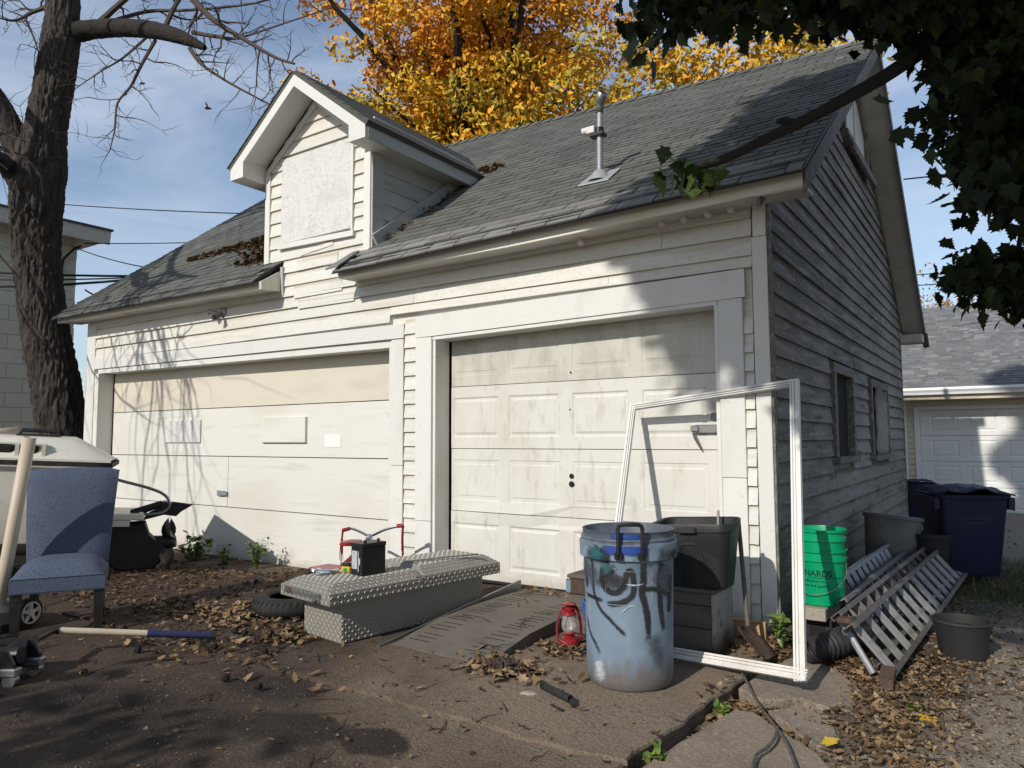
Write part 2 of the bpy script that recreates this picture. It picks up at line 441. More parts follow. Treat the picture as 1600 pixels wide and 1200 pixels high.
# ------------------------------------------------------------------ mesh helpers
class MB:
    def __init__(s):
        s.v, s.f, s.t, s.sm = [], [], [], []
        s.cur = None
    def _add(s, vs, fs, smooth=False, tint=0.0, M4=None):
        o = len(s.v)
        if M4 is not None:
            vs = [M4 @ Vector(p) for p in vs]
        s.v += [tuple(p) for p in vs]
        s.f += [tuple(i+o for i in f) for f in fs]
        s.t += [tint]*len(fs)
        s.sm += [smooth]*len(fs)
        return s
    def box(s, lo, hi, M4=None, bev=0.0, tint=0.0):
        x0, y0, z0 = lo
        x1, y1, z1 = hi
        if bev <= 0:
            v = [(x0,y0,z0),(x1,y0,z0),(x1,y1,z0),(x0,y1,z0),(x0,y0,z1),(x1,y0,z1),(x1,y1,z1),(x0,y1,z1)]
            f = [(0,3,2,1),(4,5,6,7),(0,1,5,4),(1,2,6,5),(2,3,7,6),(3,0,4,7)]
            return s._add(v, f, False, tint, M4)
        b = min(bev, (x1-x0)*.49, (y1-y0)*.49, (z1-z0)*.49)
        V, idx = [], {}
        for i in (0, 1):
            for j in (0, 1):
                for k in (0, 1):
                    X, Y, Z = (x0, x1)[i], (y0, y1)[j], (z0, z1)[k]
                    dx, dy, dz = (b, -b)[i], (b, -b)[j], (b, -b)[k]
                    for a, p in enumerate(((X, Y+dy, Z+dz), (X+dx, Y, Z+dz), (X+dx, Y+dy, Z))):
                        idx[i, j, k, a] = len(V)
                        V.append(p)
        F = []
        for a in range(3):
            o1, o2 = [q for q in range(3) if q != a]
            for e in (0, 1):
                cy = []
                for (p, q) in ((0, 0), (1, 0), (1, 1), (0, 1)):
                    c = [0, 0, 0]
                    c[a] = e
                    c[o1] = p
                    c[o2] = q
                    cy.append(idx[(*c, a)])
                F.append(tuple(cy))
        for a in range(3):
            o1, o2 = [q for q in range(3) if q != a]
            for p in (0, 1):
                for q in (0, 1):
                    c0, c1 = [0, 0, 0], [0, 0, 0]
                    c0[o1] = c1[o1] = p
                    c0[o2] = c1[o2] = q
                    c1[a] = 1
                    F.append((idx[(*c0, o1)], idx[(*c1, o1)], idx[(*c1, o2)], idx[(*c0, o2)]))
        for i in (0, 1):
            for j in (0, 1):
                for k in (0, 1):
                    F.append(tuple(idx[i, j, k, a] for a in range(3)))
        return s._add(V, F, False, tint, M4)
    def hexa(s, bot, top, tint=0.0):
        return s._add(list(bot)+list(top), [(3,2,1,0),(4,5,6,7),(0,1,5,4),(1,2,6,5),(2,3,7,6),(3,0,4,7)], False, tint)
    def poly(s, pts, tint=0.0):
        return s._add(pts, [tuple(range(len(pts)))], False, tint)
    def prism(s, pts2, z0, z1, M4=None, tint=0.0):
        n = len(pts2)
        v = [(p[0], p[1], z0) for p in pts2] + [(p[0], p[1], z1) for p in pts2]
        f = [tuple(range(n-1, -1, -1)), tuple(range(n, 2*n))] + [(i, (i+1) % n, n+(i+1) % n, n+i) for i in range(n)]
        return s._add(v, f, False, tint, M4)
    def tube(s, pts, r, n=8, caps=True, tint=0.0, M4=None, jitter=0.0):
        pts = [Vector(p) for p in pts]
        rs = r if isinstance(r, (list, tuple)) else [r]*len(pts)
        vs, fs = [], []
        prev = None
        for i, p in enumerate(pts):
            d = (pts[min(i+1, len(pts)-1)] - pts[max(i-1, 0)])
            d = d.normalized() if d.length > 1e-9 else Vector((0, 0, 1))
            if prev is None:
                a = d.orthogonal().normalized()
            else:
                a = (prev - d*prev.dot(d))
                a = a.normalized() if a.length > 1e-6 else d.orthogonal().normalized()
            prev = a
            b = d.cross(a)
            for k in range(n):
                t = 2*PI*k/n
                rr = rs[i]*(1 + (random.uniform(-jitter, jitter) if jitter else 0))
                vs.append(p + (a*math.cos(t) + b*math.sin(t))*rr)
        for i in range(len(pts)-1):
            for k in range(n):
                fs.append((i*n+k, i*n+(k+1) % n, (i+1)*n+(k+1) % n, (i+1)*n+k))
        s._add(vs, fs, True, tint, M4)
        if caps:
            o = len(s.v)-len(vs)
            s.f += [tuple(o+k for k in range(n-1, -1, -1)), tuple(o+(len(pts)-1)*n+k for k in range(n))]
            s.t += [tint, tint]
            s.sm += [False, False]
        return s
    def lathe(s, prof, n=32, M4=None, tint=0.0, sx=1.0, a0=0.0, a1=2*PI, smooth=True):
        full = abs(a1-a0-2*PI) < 1e-6
        m = n if full else n+1
        vs, fs = [], []
        for (r, z) in prof:
            for k in range(m):
                t = a0+(a1-a0)*k/n
                vs.append((r*math.cos(t)*sx, r*math.sin(t), z))
        for i in range(len(prof)-1):
            for k in range(n):
                k2 = (k+1) % m
                fs.append((i*m+k, i*m+k2, (i+1)*m+k2, (i+1)*m+k))
        return s._add(vs, fs, smooth, tint, M4)
    def grid(s, P, closed=False, tint=0.0, smooth=True):
        """P: rows of points"""
        r, c = len(P), len(P[0])
        vs = [q for row in P for q in row]
        fs = []
        for i in range(r-1):
            for j in range(c if closed else c-1):
                j2 = (j+1) % c
                fs.append((i*c+j, i*c+j2, (i+1)*c+j2, (i+1)*c+j))
        return s._add(vs, fs, smooth, tint)
    def build(s, name, mat, parent=None, label=None, kind=None, sharp=35, solid=0.0, sub=0):
        me = bpy.data.meshes.new(name)
        me.from_pydata(s.v, [], s.f)
        me.materials.append(mats[mat] if isinstance(mat, str) else mat)
        if any(s.sm):
            me.polygons.foreach_set("use_smooth", s.sm)
            me.set_sharp_from_angle(angle=R(sharp))
        if any(s.t):
            at = me.attributes.new("tint", 'FLOAT', 'FACE')
            at.data.foreach_set("value", s.t)
        me.validate()
        me.update()
        o = bpy.data.objects.new(name, me)
        COL.objects.link(o)
        if parent:
            o.parent = parent
        if label:
            o["label"] = label
        if kind:
            o["kind"] = kind
        if solid:
            md = o.modifiers.new("thickness", 'SOLIDIFY')
            md.thickness = solid
            md.offset = -1
        if sub:
            md = o.modifiers.new("smooth", 'SUBSURF')
            md.levels = md.render_levels = sub
        return o

def thing(name, label, cat, loc=(0, 0, 0), rz=0.0, group=None, rot=None):
    o = bpy.data.objects.new(name, None)
    COL.objects.link(o)
    o.location = loc
    o.rotation_euler = rot if rot else (0, 0, rz)
    o["label"] = label
    o["category"] = cat
    if group:
        o["group"] = group
    return o

def tag(o, label, cat, group=None):
    o["label"] = label
    o["category"] = cat
    if group:
        o["group"] = group
    return o

def T(x, y, z, rx=0, ry=0, rz=0):
    return Matrix.Translation((x, y, z)) @ Euler((rx, ry, rz)).to_matrix().to_4x4()

def lerp(a, b, t):
    return a+(b-a)*t

def beam(mb, p, q, w, h, upv=(0, 0, 1), bev=0.0, tint=0.0):
    """box along p->q, w across, h along up"""
    p, q = Vector(p), Vector(q)
    d = (q-p)
    L = d.length
    d.normalize()
    u = Vector(upv)
    s_ = d.cross(u).normalized()
    u = s_.cross(d)
    m = Matrix((d, s_, u)).transposed().to_4x4()
    m.translation = p
    mb.box((0, -w/2, -h/2), (L, w/2, h/2), m, bev, tint)

def fast_mesh(name, V, F, mat, tint=None, parent=None, smooth=False, kind=None):
    """V (n,3) numpy, F (m,3|4) numpy"""
    me = bpy.data.meshes.new(name)
    k = F.shape[1]
    me.vertices.add(len(V))
    me.vertices.foreach_set("co", np.ascontiguousarray(V, dtype=np.float32).ravel())
    me.loops.add(F.size)
    me.loops.foreach_set("vertex_index", np.ascontiguousarray(F, dtype=np.int32).ravel())
    me.polygons.add(len(F))
    me.polygons.foreach_set("loop_start", np.arange(0, F.size, k, dtype=np.int32))
    if smooth:
        me.polygons.foreach_set("use_smooth", np.ones(len(F), dtype=bool))
    if tint is not None:
        at = me.attributes.new("tint", 'FLOAT', 'FACE')
        at.data.foreach_set("value", np.ascontiguousarray(tint, dtype=np.float32))
    me.materials.append(mats[mat] if isinstance(mat, str) else mat)
    me.update(calc_edges=True)
    o = bpy.data.objects.new(name, me)
    COL.objects.link(o)
    if parent:
        o.parent = parent
    if kind:
        o["kind"] = kind
    return o

def rand_rot(n, flat=None, rng=RNG):
    """random rotation matrices; flat = max tilt in radians about a random spin (else fully random)."""
    a = rng.uniform(0, 2*np.pi, n)
    if flat is None:
        t = np.arccos(rng.uniform(-1, 1, n))
    else:
        t = np.abs(rng.normal(0, flat, n))
    b = rng.uniform(0, 2*np.pi, n)
    def rz(x):
        c, s = np.cos(x), np.sin(x)
        m = np.zeros((n, 3, 3))
        m[:, 0, 0] = c; m[:, 0, 1] = -s; m[:, 1, 0] = s; m[:, 1, 1] = c; m[:, 2, 2] = 1
        return m
    c, s = np.cos(t), np.sin(t)
    mx_ = np.zeros((n, 3, 3))
    mx_[:, 0, 0] = 1; mx_[:, 1, 1] = c; mx_[:, 1, 2] = -s; mx_[:, 2, 1] = s; mx_[:, 2, 2] = c
    return rz(b) @ mx_ @ rz(a)

def scatter(name, shape_v, shape_f, P, size, rot, mat, tint, parent=None, kind=None, curl=None):
    n = len(P)
    sv = np.array(shape_v, dtype=float)
    S = np.repeat(sv[None], n, 0)*np.asarray(size)[:, None, None]
    if curl is not None:
        S[:, :, 2] += curl[:, None]*(S[:, :, 0]**2 + .6*S[:, :, 1]**2)/np.asarray(size)[:, None]
    V = np.einsum('nij,nkj->nki', rot, S) + P[:, None, :]
    F = np.array(shape_f)
    FF = (F[None] + (np.arange(n)*len(sv))[:, None, None]).reshape(-1, F.shape[1])
    tt = np.repeat(tint, len(F))
    return fast_mesh(name, V.reshape(-1, 3), FF, mat, tt, parent, False, kind)

# leaf outlines (unit length)
LEAF_V = [(-.5, 0, 0), (-.2, .21, .03), (.2, .2, .03), (.55, 0, .01), (.2, -.2, .03), (-.2, -.21, .03), (-.15, 0, -.02), (.2, 0, -.02)]
LEAF_F = [(0, 6, 1), (6, 7, 2), (6, 2, 1), (7, 3, 2), (0, 5, 6), (6, 5, 4), (6, 4, 7), (7, 4, 3)]
half = [(-.42, .0), (-.40, .05), (-.44, .26), (-.28, .24), (-.22, .34), (-.12, .50), (-.05, .36), (.02, .42), (.05, .27), (.16, .30), (.17, .18), (.30, .19), (.34, .09), (.56, .0)]
_out = half + [(x, -y) for x, y in half[-2:0:-1]]
MAPLE_V = [(-.12, 0, -.015)] + [(x, y, .02*abs(math.sin(9*x))+.10*abs(y)) for x, y in _out]
MAPLE_F = [(0, i+1, (i+1) % len(_out)+1) for i in range(len(_out))]

# ================================================================== SETTING: ground
def sstep(v, a, b):
    t = min(1, max(0, (v-a)/(b-a)))
    return t*t*(3-2*t)
def gz(x, y):
    """height of the soil (the driveway slab lies on it)"""
    near = (-14 < x < 6 and -9 < y < 13)
    z = -.09
    if x > -.4:
        z += .075*max(sstep(x, .35, .8), sstep(y, -.95, -.3))
    return z + ((.010*math.sin(2.1*x+1.3*y)+.008*math.sin(3.7*y-1.1*x)) if near and x > .2 else 0)
def low(x, y):
    return -.14*min(1, max(0, (-3.9-x)/1.6))*min(1, max(0, (y+1.1)/1.0))
def floor_z(x, y):
    return low(x, y) if x < np.interp(y, [-7, -2.5, -1.05, .6], [-.22, .003, .085, .16]) else gz(x, y)
def build_ground():
    gm = zone_material("gravel_and_dirt", [
        ((.115, .085, .062), (.45, -.1), (.75, 1.7), .35, 2.2),     # dirt and leaf mould along the wall
        ((.050, .056, .026), (1.7, 2.7), (1.7, 1.3), .4, 2.5),      # grassy patch by the carts
        ((.30, .265, .22), (2.0, 8.2), (9, 2.6), .3, .8),           # worn alley
        ((.085, .063, .047), (-7.5, 2.5), (5, 5), .5, 1.5),
        ((.11, .10, .055), (-25, 30), (26, 18), .5, .3),
    ], (.29, .25, .20), [(9, (.21, .175, .135), .45, .7), (30, (.40, .36, .30), .56, .70), (120, (.12, .10, .085), .6, .72)], (90, 1.0, (1, 1, 1), .015))
    mb = MB()
    xs = [-900, -120, -40, -16] + [i*.5-16 for i in range(1, 32)] + [i*.14 for i in range(0, 24)] + [3.6, 4.2, 5, 8, 20, 60, 200, 900]
    ys = [-900, -100, -30, -10] + [i*.5-10 for i in range(1, 12)] + [i*.14-4 for i in range(0, 36)] + [i*.5+1.5 for i in range(0, 25)] + [15, 25, 60, 200, 1200]
    rows = [[(x, y, gz(x, y)) for x in xs] for y in ys]
    mb.grid(rows)
    o = mb.build("ground", gm, kind="structure")
    # loose gravel and clods, real grains near the camera
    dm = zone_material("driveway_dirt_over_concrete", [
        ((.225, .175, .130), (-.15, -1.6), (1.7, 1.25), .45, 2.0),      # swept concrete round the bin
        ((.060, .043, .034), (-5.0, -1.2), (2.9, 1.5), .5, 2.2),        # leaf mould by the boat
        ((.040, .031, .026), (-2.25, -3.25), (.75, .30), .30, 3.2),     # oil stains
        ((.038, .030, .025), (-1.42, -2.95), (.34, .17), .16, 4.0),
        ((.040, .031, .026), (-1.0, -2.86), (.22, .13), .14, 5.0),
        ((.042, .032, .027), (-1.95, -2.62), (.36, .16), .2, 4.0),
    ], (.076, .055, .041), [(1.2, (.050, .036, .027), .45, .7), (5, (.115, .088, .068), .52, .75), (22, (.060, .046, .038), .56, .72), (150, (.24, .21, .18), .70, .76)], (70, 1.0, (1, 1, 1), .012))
    # two old pours with a ragged joint between them, the edge on the right stands proud of the soil
    def slab(name, ys, edge):
        mb = MB()
        rows, n = [], 150
        for j, y in enumerate(ys):
            xr = np.interp(y, [-7, -2.5, -1.05, .6], [-.22, .003, .085, .16]) + .012*math.sin(9*y)+.008*math.sin(23*y+1)
            row = []
            for i in range(n+1):
                t = i/n
                x = lerp(-13.5, xr, 1-(1-t)**1.6)
                yy = y
                if j == edge:
                    yy = y + .012*math.sin(7*x)+.008*math.sin(19*x+2)+.03*math.sin(1.7*x)
                low = -.14*min(1, max(0, (-3.9-x)/1.6))*min(1, max(0, (yy+1.1)/1.0))
                z = low + .006*math.sin(2.3*x+yy)+.004*math.sin(5.1*x-3*yy)+.003*math.sin(11*x+9*yy)
                if i == n:
                    z -= .012
                row.append((x, yy, z))
            rows.append(row)
        mb.grid(rows)
        # broken edge faces
        e = [r[-1] for r in rows]
        mb.grid([e, [(p[0]-.02+.015*math.sin(31*p[1]), p[1], -.06) for p in e], [(p[0]+.005, p[1], -.13) for p in e]], smooth=False)
        q = rows[edge]
        mb.grid([q, [(p[0], p[1], -.12) for p in q]], smooth=False)
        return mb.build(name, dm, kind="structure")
    ya = [-2.40+.1*i for i in range(0, 31)]
    yb = [-6.6+.1*i for i in range(0, 42)] + [-2.445]
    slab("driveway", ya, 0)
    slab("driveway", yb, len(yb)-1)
build_ground()

# ================================================================== THE GARAGE
def ze(x):
    return float(np.interp(x, [-9.8, -5.25, -4.7, -3.95, .32], [3.065, 3.03, 2.99, 2.97, 3.06]))
def zR(x):
    return 5.78-.035*(x-.14)
Y0, YR = -.34, 3.683
def rp(x, t, h=0.0):
    """point on the front slope; t 0 at the eave, 1 at the ridge, h above it"""
    y = lerp(Y0, YR, t)
    z = lerp(ze(x), zR(x), t)
    z += .018*math.sin(x*.9)*math.sin(PI*t)
    return Vector((x, y-h*.57, z+h*.82))
def roof_z(x, y):
    if y <= YR:
        return lerp(ze(x), zR(x), (y-Y0)/(YR-Y0))
    return lerp(zR(x), 2.99, (y-YR)/(7.70-YR))
DX, DHW = -4.712, .8325              # dormer centre line and half width
def dorm_z(x):
    return 5.14-.76*abs(x-DX)

garage = thing("garage", "two storey white garage with peeling clapboards, grey shingle roof and boarded dormer", "garage")

def wall_core():
    mb = MB()
    b = lambda x0, x1, z0, z1: mb.box((x0, .021, z0), (x1, .19, z1))
    b(-9.5, -9.2, -.2, 2.26); b(-3.575, -3.06, -.2, 2.26); b(-.357, -.02, -.2, 2.30)
    b(-9.5, -3.3, 2.2605, 2.97); b(-3.2995, -.02, 2.3005, 2.97)
    mb.prism([(DX-DHW+.01, 2.971), (DX+DHW-.01, 2.971), (DX+DHW-.01, 4.36), (DX, 4.99), (DX-DHW+.01, 4.36)], .02, .1,
             Matrix(((1, 0, 0, 0), (0, 0, 1, 0), (0, 1, 0, 0), (0, 0, 0, 1))))
    o = mb.build("front_wall", "siding", garage)
    return o
front_wall = wall_core()

def hboard(x0, x1, z0, z1, parent, mat="siding", yb=-.026, yt=-.004, name="siding_board", cx=None):
    """lap board on the front plane; cx = function giving x limits at a height (gable clipping)"""
    mb = MB()
    t0 = (x0, x1) if cx is None else (max(x0, cx(z0)[0]), min(x1, cx(z0)[1]))
    t1 = (x0, x1) if cx is None else (max(x0, cx(z1)[0]), min(x1, cx(z1)[1]))
    if t0[1]-t0[0] < .02:
        return
    if t1[1]-t1[0] < .01:
        m_ = (t0[0]+t0[1])/2
        t1 = (m_-.005, m_+.005)
    w = random.uniform(-.0025, .0025)
    mb.hexa([(t0[0], yb+w, z0), (t0[1], yb-w, z0+random.uniform(-.002, .002)), (t0[1], .0205, z0), (t0[0], .0205, z0)],
            [(t1[0], yt, z1), (t1[1], yt, z1), (t1[1], .0205, z1), (t1[0], .0205, z1)])
    return mb.build(name, mat, parent)

def clap_front():
    # (x ranges free of doors and trim), heights
    z, k = -.10, 0
    zs = [-.1+.1335*i for i in range(0, 20)]
    for i in range(19):
        z0, z1 = zs[i], zs[i+1]
        if z1 < 2.29:
            hboard(-.1745, -.1105, z0, z1+.01, front_wall)
        if z1 < 2.49:
            hboard(-3.409, -3.262, z0, z1+.01, front_wall)
    courses = [2.437, 2.595, 2.735, 2.865, 2.985]
    for i in range(4):
        z0, z1 = courses[i], courses[i+1]
        x0, x1 = -9.272, -.102
        if i == 0:
            z0 = 2.437
        x = x0
        while x < x1-.05:
            L = random.uniform(2.0, 4.2)
            e = min(x+L, x1)
            if x1-e < .6:
                e = x1
            lo = z0
            if i == 0 and x > -3.61:
                lo = 2.507
            if i == 0 and x < -3.61 and e > -3.6:
                e = -3.6
            hboard(x, e-.003, lo, z1+.012, front_wall, yb=-.030+random.uniform(-.005, .003))
            x = e
    # dormer front boards
    z = 2.985
    cx = lambda zz: (DX-(5.02-zz)/.76, DX+(5.02-zz)/.76)
    i = 0
    while z < 4.95:
        z1 = z+.148
        x0, x1 = DX-DHW+.085, DX+DHW-.095
        if z < 3.22:
            x0, x1 = -5.245, -3.98
        if z1 < 3.44 or z > 4.44:
            if i % 2 and z < 3.4:
                c = random.uniform(-4.9, -4.4)
                hboard(x0, c-.002, z, z1+.012, front_wall, cx=cx)
                hboard(c+.002, x1, z, z1+.012, front_wall, cx=cx)
            else:
                hboard(x0, x1, z, z1+.012, front_wall, cx=cx)
        else:
            hboard(x0, -5.272, z, z1+.012, front_wall, cx=cx)
            hboard(-4.118, x1, z, z1+.012, front_wall, cx=cx)
        z = z1
        i += 1
    # loose repair boards under the dormer
    for (x0, x1, z0, z1, tl) in ((-4.93, -4.42, 3.285, 3.33, .05), (-4.98, -4.35, 3.13, 3.235, .01), (-5.02, -4.28, 2.83, 2.965, .006), (-4.95, -4.1, 2.71, 2.80, -.004)):
        mb = MB()
        mb.hexa([(x0, -.034, z0), (x1, -.028, z0+tl), (x1, -.012, z0+tl), (x0, -.012, z0)], [(x0, -.030, z1), (x1, -.025, z1+tl), (x1, -.010, z1+tl), (x0, -.010, z1)])
        mb.build("patch_board", "siding", garage)
clap_front()

def trim(lo, hi, mat="trim", name="trim_board", dz=0.0, bev=.004):
    """dz: how much higher the right end stands (the frame has sagged)"""
    mb = MB()
    (x0, y0, z0), (x1, y1, z1) = lo, hi
    if dz:
        mb.hexa([(x0, y0, z0), (x1, y0, z0+dz), (x1, y1, z0+dz), (x0, y1, z0)], [(x0, y0, z1), (x1, y0, z1+dz), (x1, y1, z1+dz), (x0, y1, z1)])
    else:
        mb.box(lo, hi, None, bev)
    return mb.build(name, mat, garage)

# corner boards
trim((-.1, -.034, -.04), (.004, .02, 2.715), name="corner_board")
trim((-.092, -.031, 2.718), (.001, .02, 3.0), name="corner_board")
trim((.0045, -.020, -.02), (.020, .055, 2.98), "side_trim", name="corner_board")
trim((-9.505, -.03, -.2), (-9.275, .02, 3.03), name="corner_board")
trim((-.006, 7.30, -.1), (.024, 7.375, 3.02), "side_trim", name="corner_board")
# right door surround
trim((-3.262, -.032, 2.255), (-.158, .019, 2.458), dz=.043, name="door_header")
trim((-.352, -.036, 1.02), (-.176, .018, 2.293), name="door_casing")
trim((-.350, -.034, -.03), (-.178, .018, 1.017), name="door_casing")
trim((-3.258, -.034, .55), (-3.062, .018, 2.251), name="door_casing")
trim((-3.258, -.031, -.06), (-3.064, .018, .547), name="door_casing")
trim((-3.061, -.012, -.06), (-3.03, .196, 2.25), name="door_jamb")
trim((-.39, -.012, -.04), (-.3575, .196, 2.285), name="door_jamb")
trim((-3.06, -.02, 2.222), (-.36, .19, 2.254), dz=.043, name="door_stop")
# left door surround
trim((-9.274, -.030, 2.30), (-3.412, .019, 2.438), dz=-.03, name="door_header")
trim((-9.2, -.012, 2.235), (-3.58, .19, 2.294), dz=-.045, name="door_stop")
trim((-3.572, -.032, 1.05), (-3.414, .018, 2.26), name="door_casing")
trim((-3.570, -.030, -.1), (-3.416, .018, 1.047), name="door_casing")
trim((-9.272, -.02, -.2), (-9.17, .196, 2.232), name="door_jamb")
trim((-3.62, -.010, -.1), (-3.577, .196, 2.19), name="door_jamb")
# frieze boards under the eaves
trim((-9.27, -.040, 2.905), (-5.25, .0, 2.975), "siding", dz=-.03, name="frieze_board")
trim((-4.05, -.040, 2.842), (-.1, .0, 2.905), "siding", dz=.04, name="frieze_board")
trim((-4.05, -.075, 2.895), (-.095, -.0, 2.93), "soffit", dz=.04, name="crown_moulding")

# fascia and soffit, sagging as the photo shows
def eave(x0, x1, zb0, zb1):
    mb = MB()
    mb.hexa([(x0, -.305, zb0), (x1, -.305, zb1), (x1, -.28, zb1), (x0, -.28, zb0)], [(x0, -.305, zb0+.092), (x1, -.305, zb1+.092), (x1, -.28, zb1+.092), (x0, -.28, zb0+.092)])
    mb.build("fascia", "fascia", garage)
    mb = MB()
    mb.hexa([(x0+.002, -.279, zb0+.006), (x1-.002, -.279, zb1+.006), (x1-.002, .018, zb1+.02), (x0+.002, .018, zb0+.02)],
            [(x0+.002, -.279, zb0+.03), (x1-.002, -.279, zb1+.03), (x1-.002, .018, zb1+.045), (x0+.002, .018, zb0+.045)])
    mb.build("soffit", "soffit", garage)
eave(-9.80, -7.5, 2.965, 2.940)
eave(-7.498, -5.245, 2.940, 2.912)
eave(-4.02, -2.0, 2.872, 2.880)
eave(-1.998, .315, 2.880, 2.930)
# boxed returns where the dormer cuts the eave, and at the gable end
mb = MB()
mb.hexa([(-5.244, -.30, 2.915), (-5.226, -.30, 2.915), (-5.226, .0, 2.93), (-5.244, .0, 2.93)], [(-5.244, -.30, 3.0), (-5.226, -.30, 3.0), (-5.226, .0, 3.19), (-5.244, .0, 3.19)])
mb.build("eave_return", "fascia", garage)
mb = MB()
mb.hexa([(-5.225, -.05, 2.90), (-5.19, -.04, 2.87), (-5.19, .0, 2.87), (-5.225, .0, 2.90)], [(-5.225, -.06, 3.2), (-5.20, -.05, 3.2), (-5.20, .0, 3.2), (-5.225, .0, 3.2)])
mb.build("bent_flashing", "lead", garage)
mb = MB()
mb.hexa([(-4.04, -.30, 2.876), (-4.021, -.30, 2.876), (-4.021, .0, 2.89), (-4.04, .0, 2.89)], [(-4.04, -.30, 2.955), (-4.021, -.30, 2.955), (-4.021, .0, 3.16), (-4.04, .0, 3.16)])
mb.build("eave_return", "fascia", garage)
mb = MB()
mb.hexa([(-4.13, -.38, 2.955), (-3.95, -.385, 2.96), (-3.95, -.10, 3.17), (-4.04, -.10, 3.17)], [(-4.13, -.38, 2.972), (-3.95, -.385, 2.978), (-3.95, -.10, 3.19), (-4.04, -.10, 3.19)])
mb.build("torn_flashing", "steel", garage)

# ---- roof deck
def roof():
    mb = MB()
    for x0, x1, t0 in ((-9.80, -5.25, 0), (-5.25, -4.03, .1), (-4.03, .33, 0)):
        n = 12
        for i in range(n):
            a, b = lerp(x0, x1, i/n), lerp(x0, x1, (i+1)/n)
            for (ta, tb) in ((t0, .5), (.5, 1.0)):
                p = [rp(a, ta, -.035), rp(b, ta, -.035), rp(b, tb, -.035), rp(a, tb, -.035)]
                q = [rp(a, ta, -.004), rp(b, ta, -.004), rp(b, tb, -.004), rp(a, tb, -.004)]
                mb.hexa(p, q)
    # rear slope
    for a, b in ((-9.8, -4), (-4, .33)):
        za, zb = zR(a), zR(b)
        mb.hexa([(a, YR, za-.04), (b, YR, zb-.04), (b, 7.72, 2.94), (a, 7.72, 2.94)], [(a, YR, za+.004), (b, YR, zb+.004), (b, 7.72, 2.985), (a, 7.72, 2.985)])
    for x0, x1 in ((-9.82, -5.26), (-4.03, .33)):
        n = 10
        for i in range(n):
            a, b = lerp(x0, x1, i/n), lerp(x0, x1, (i+1)/n)
            mb.hexa([rp(a, -.0155, -.030), rp(b, -.0155, -.030), rp(b, .02, -.004), rp(a, .02, -.004)], [rp(a, -.0155, -.020), rp(b, -.0155, -.020), rp(b, .02, .003), rp(a, .02, .003)])
    return mb.build("roof", "pot", garage)
roof_o = roof()

def shingles():
    rows = 38
    dt = 1/rows
    tabs = []
    for r in range(rows):
        off = (r % 2)*.152 + (r % 3)*.02
        x = -9.84+off-.305
        while x < .33:
            a, b = max(x, -9.83), min(x+.305, .335)
            x += .305
            if b-a < .04:
                continue
            m = (a+b)/2
            t = r*dt
            p = rp(m, t+dt/2)
            if -5.27 < m < -4.01 and p.y < .04:
                continue
            if abs(m-DX) < DHW+.01 and p.y > -.03 and p.z < dorm_z(m)-.03:
                continue
            tabs.append((r, a+.0065, b-.0065, t, (p-CAM).length))
    tabs.sort(key=lambda q: q[4])
    def tab(mb, q, tint):
        r, a, b, t, _ = q
        lift = .011+random.uniform(0, .005)
        e = random.uniform(-.01, .01)*dt*4
        t0 = t-.004+e if r else -.012+e*2
        t1 = min(t+dt*1.18, 1.003)
        drop = -.022 if r == 0 else 0
        A, B = rp(a, t0, lift+drop), rp(b, t0, lift+drop+random.uniform(-.003, .003))
        C_, D = rp(b, t1, .004), rp(a, t1, .004)
        A2, B2 = rp(a, t0, lift-.011+drop), rp(b, t0, lift-.011+drop)
        C2, D2 = rp(b, t1, -.003), rp(a, t1, -.003)
        mb.hexa([A2, B2, C2, D2], [A, B, C_, D], tint)
    for q in tabs[:300]:
        mb = MB()
        tab(mb, q, max(.01, min(1, random.gauss(.5, .22))))
        mb.build("shingle", "shingle_edge" if q[0] < 3 else "shingle", roof_o)
    rest, eave_rest = MB(), MB()
    for q in tabs[300:]:
        tab(eave_rest if (q[0] < 3 and q[1] > -4.1) else rest, q, max(.01, min(1, random.gauss(.45, .25))))
    rest.build("shingles", "shingle", roof_o, kind="stuff")
    eave_rest.build("eave_shingles", "shingle_edge", roof_o, kind="stuff")
    # ridge caps
    mb = MB()
    x = -9.83
    while x < .33:
        z = zR(x)
        y0 = YR
        mb.grid([[(x, y0-.13, z-.078), (x, y0-.02, z+.012), (x, y0+.02, z+.012), (x, y0+.13, z-.078)],
                 [(x+.20, y0-.13, z-.068), (x+.20, y0-.02, z+.024), (x+.20, y0+.02, z+.024), (x+.20, y0+.13, z-.068)]], tint=random.uniform(.2, .8), smooth=False)
        x += .19
    mb.build("ridge_caps", "shingle", roof_o, kind="stuff")
shingles()

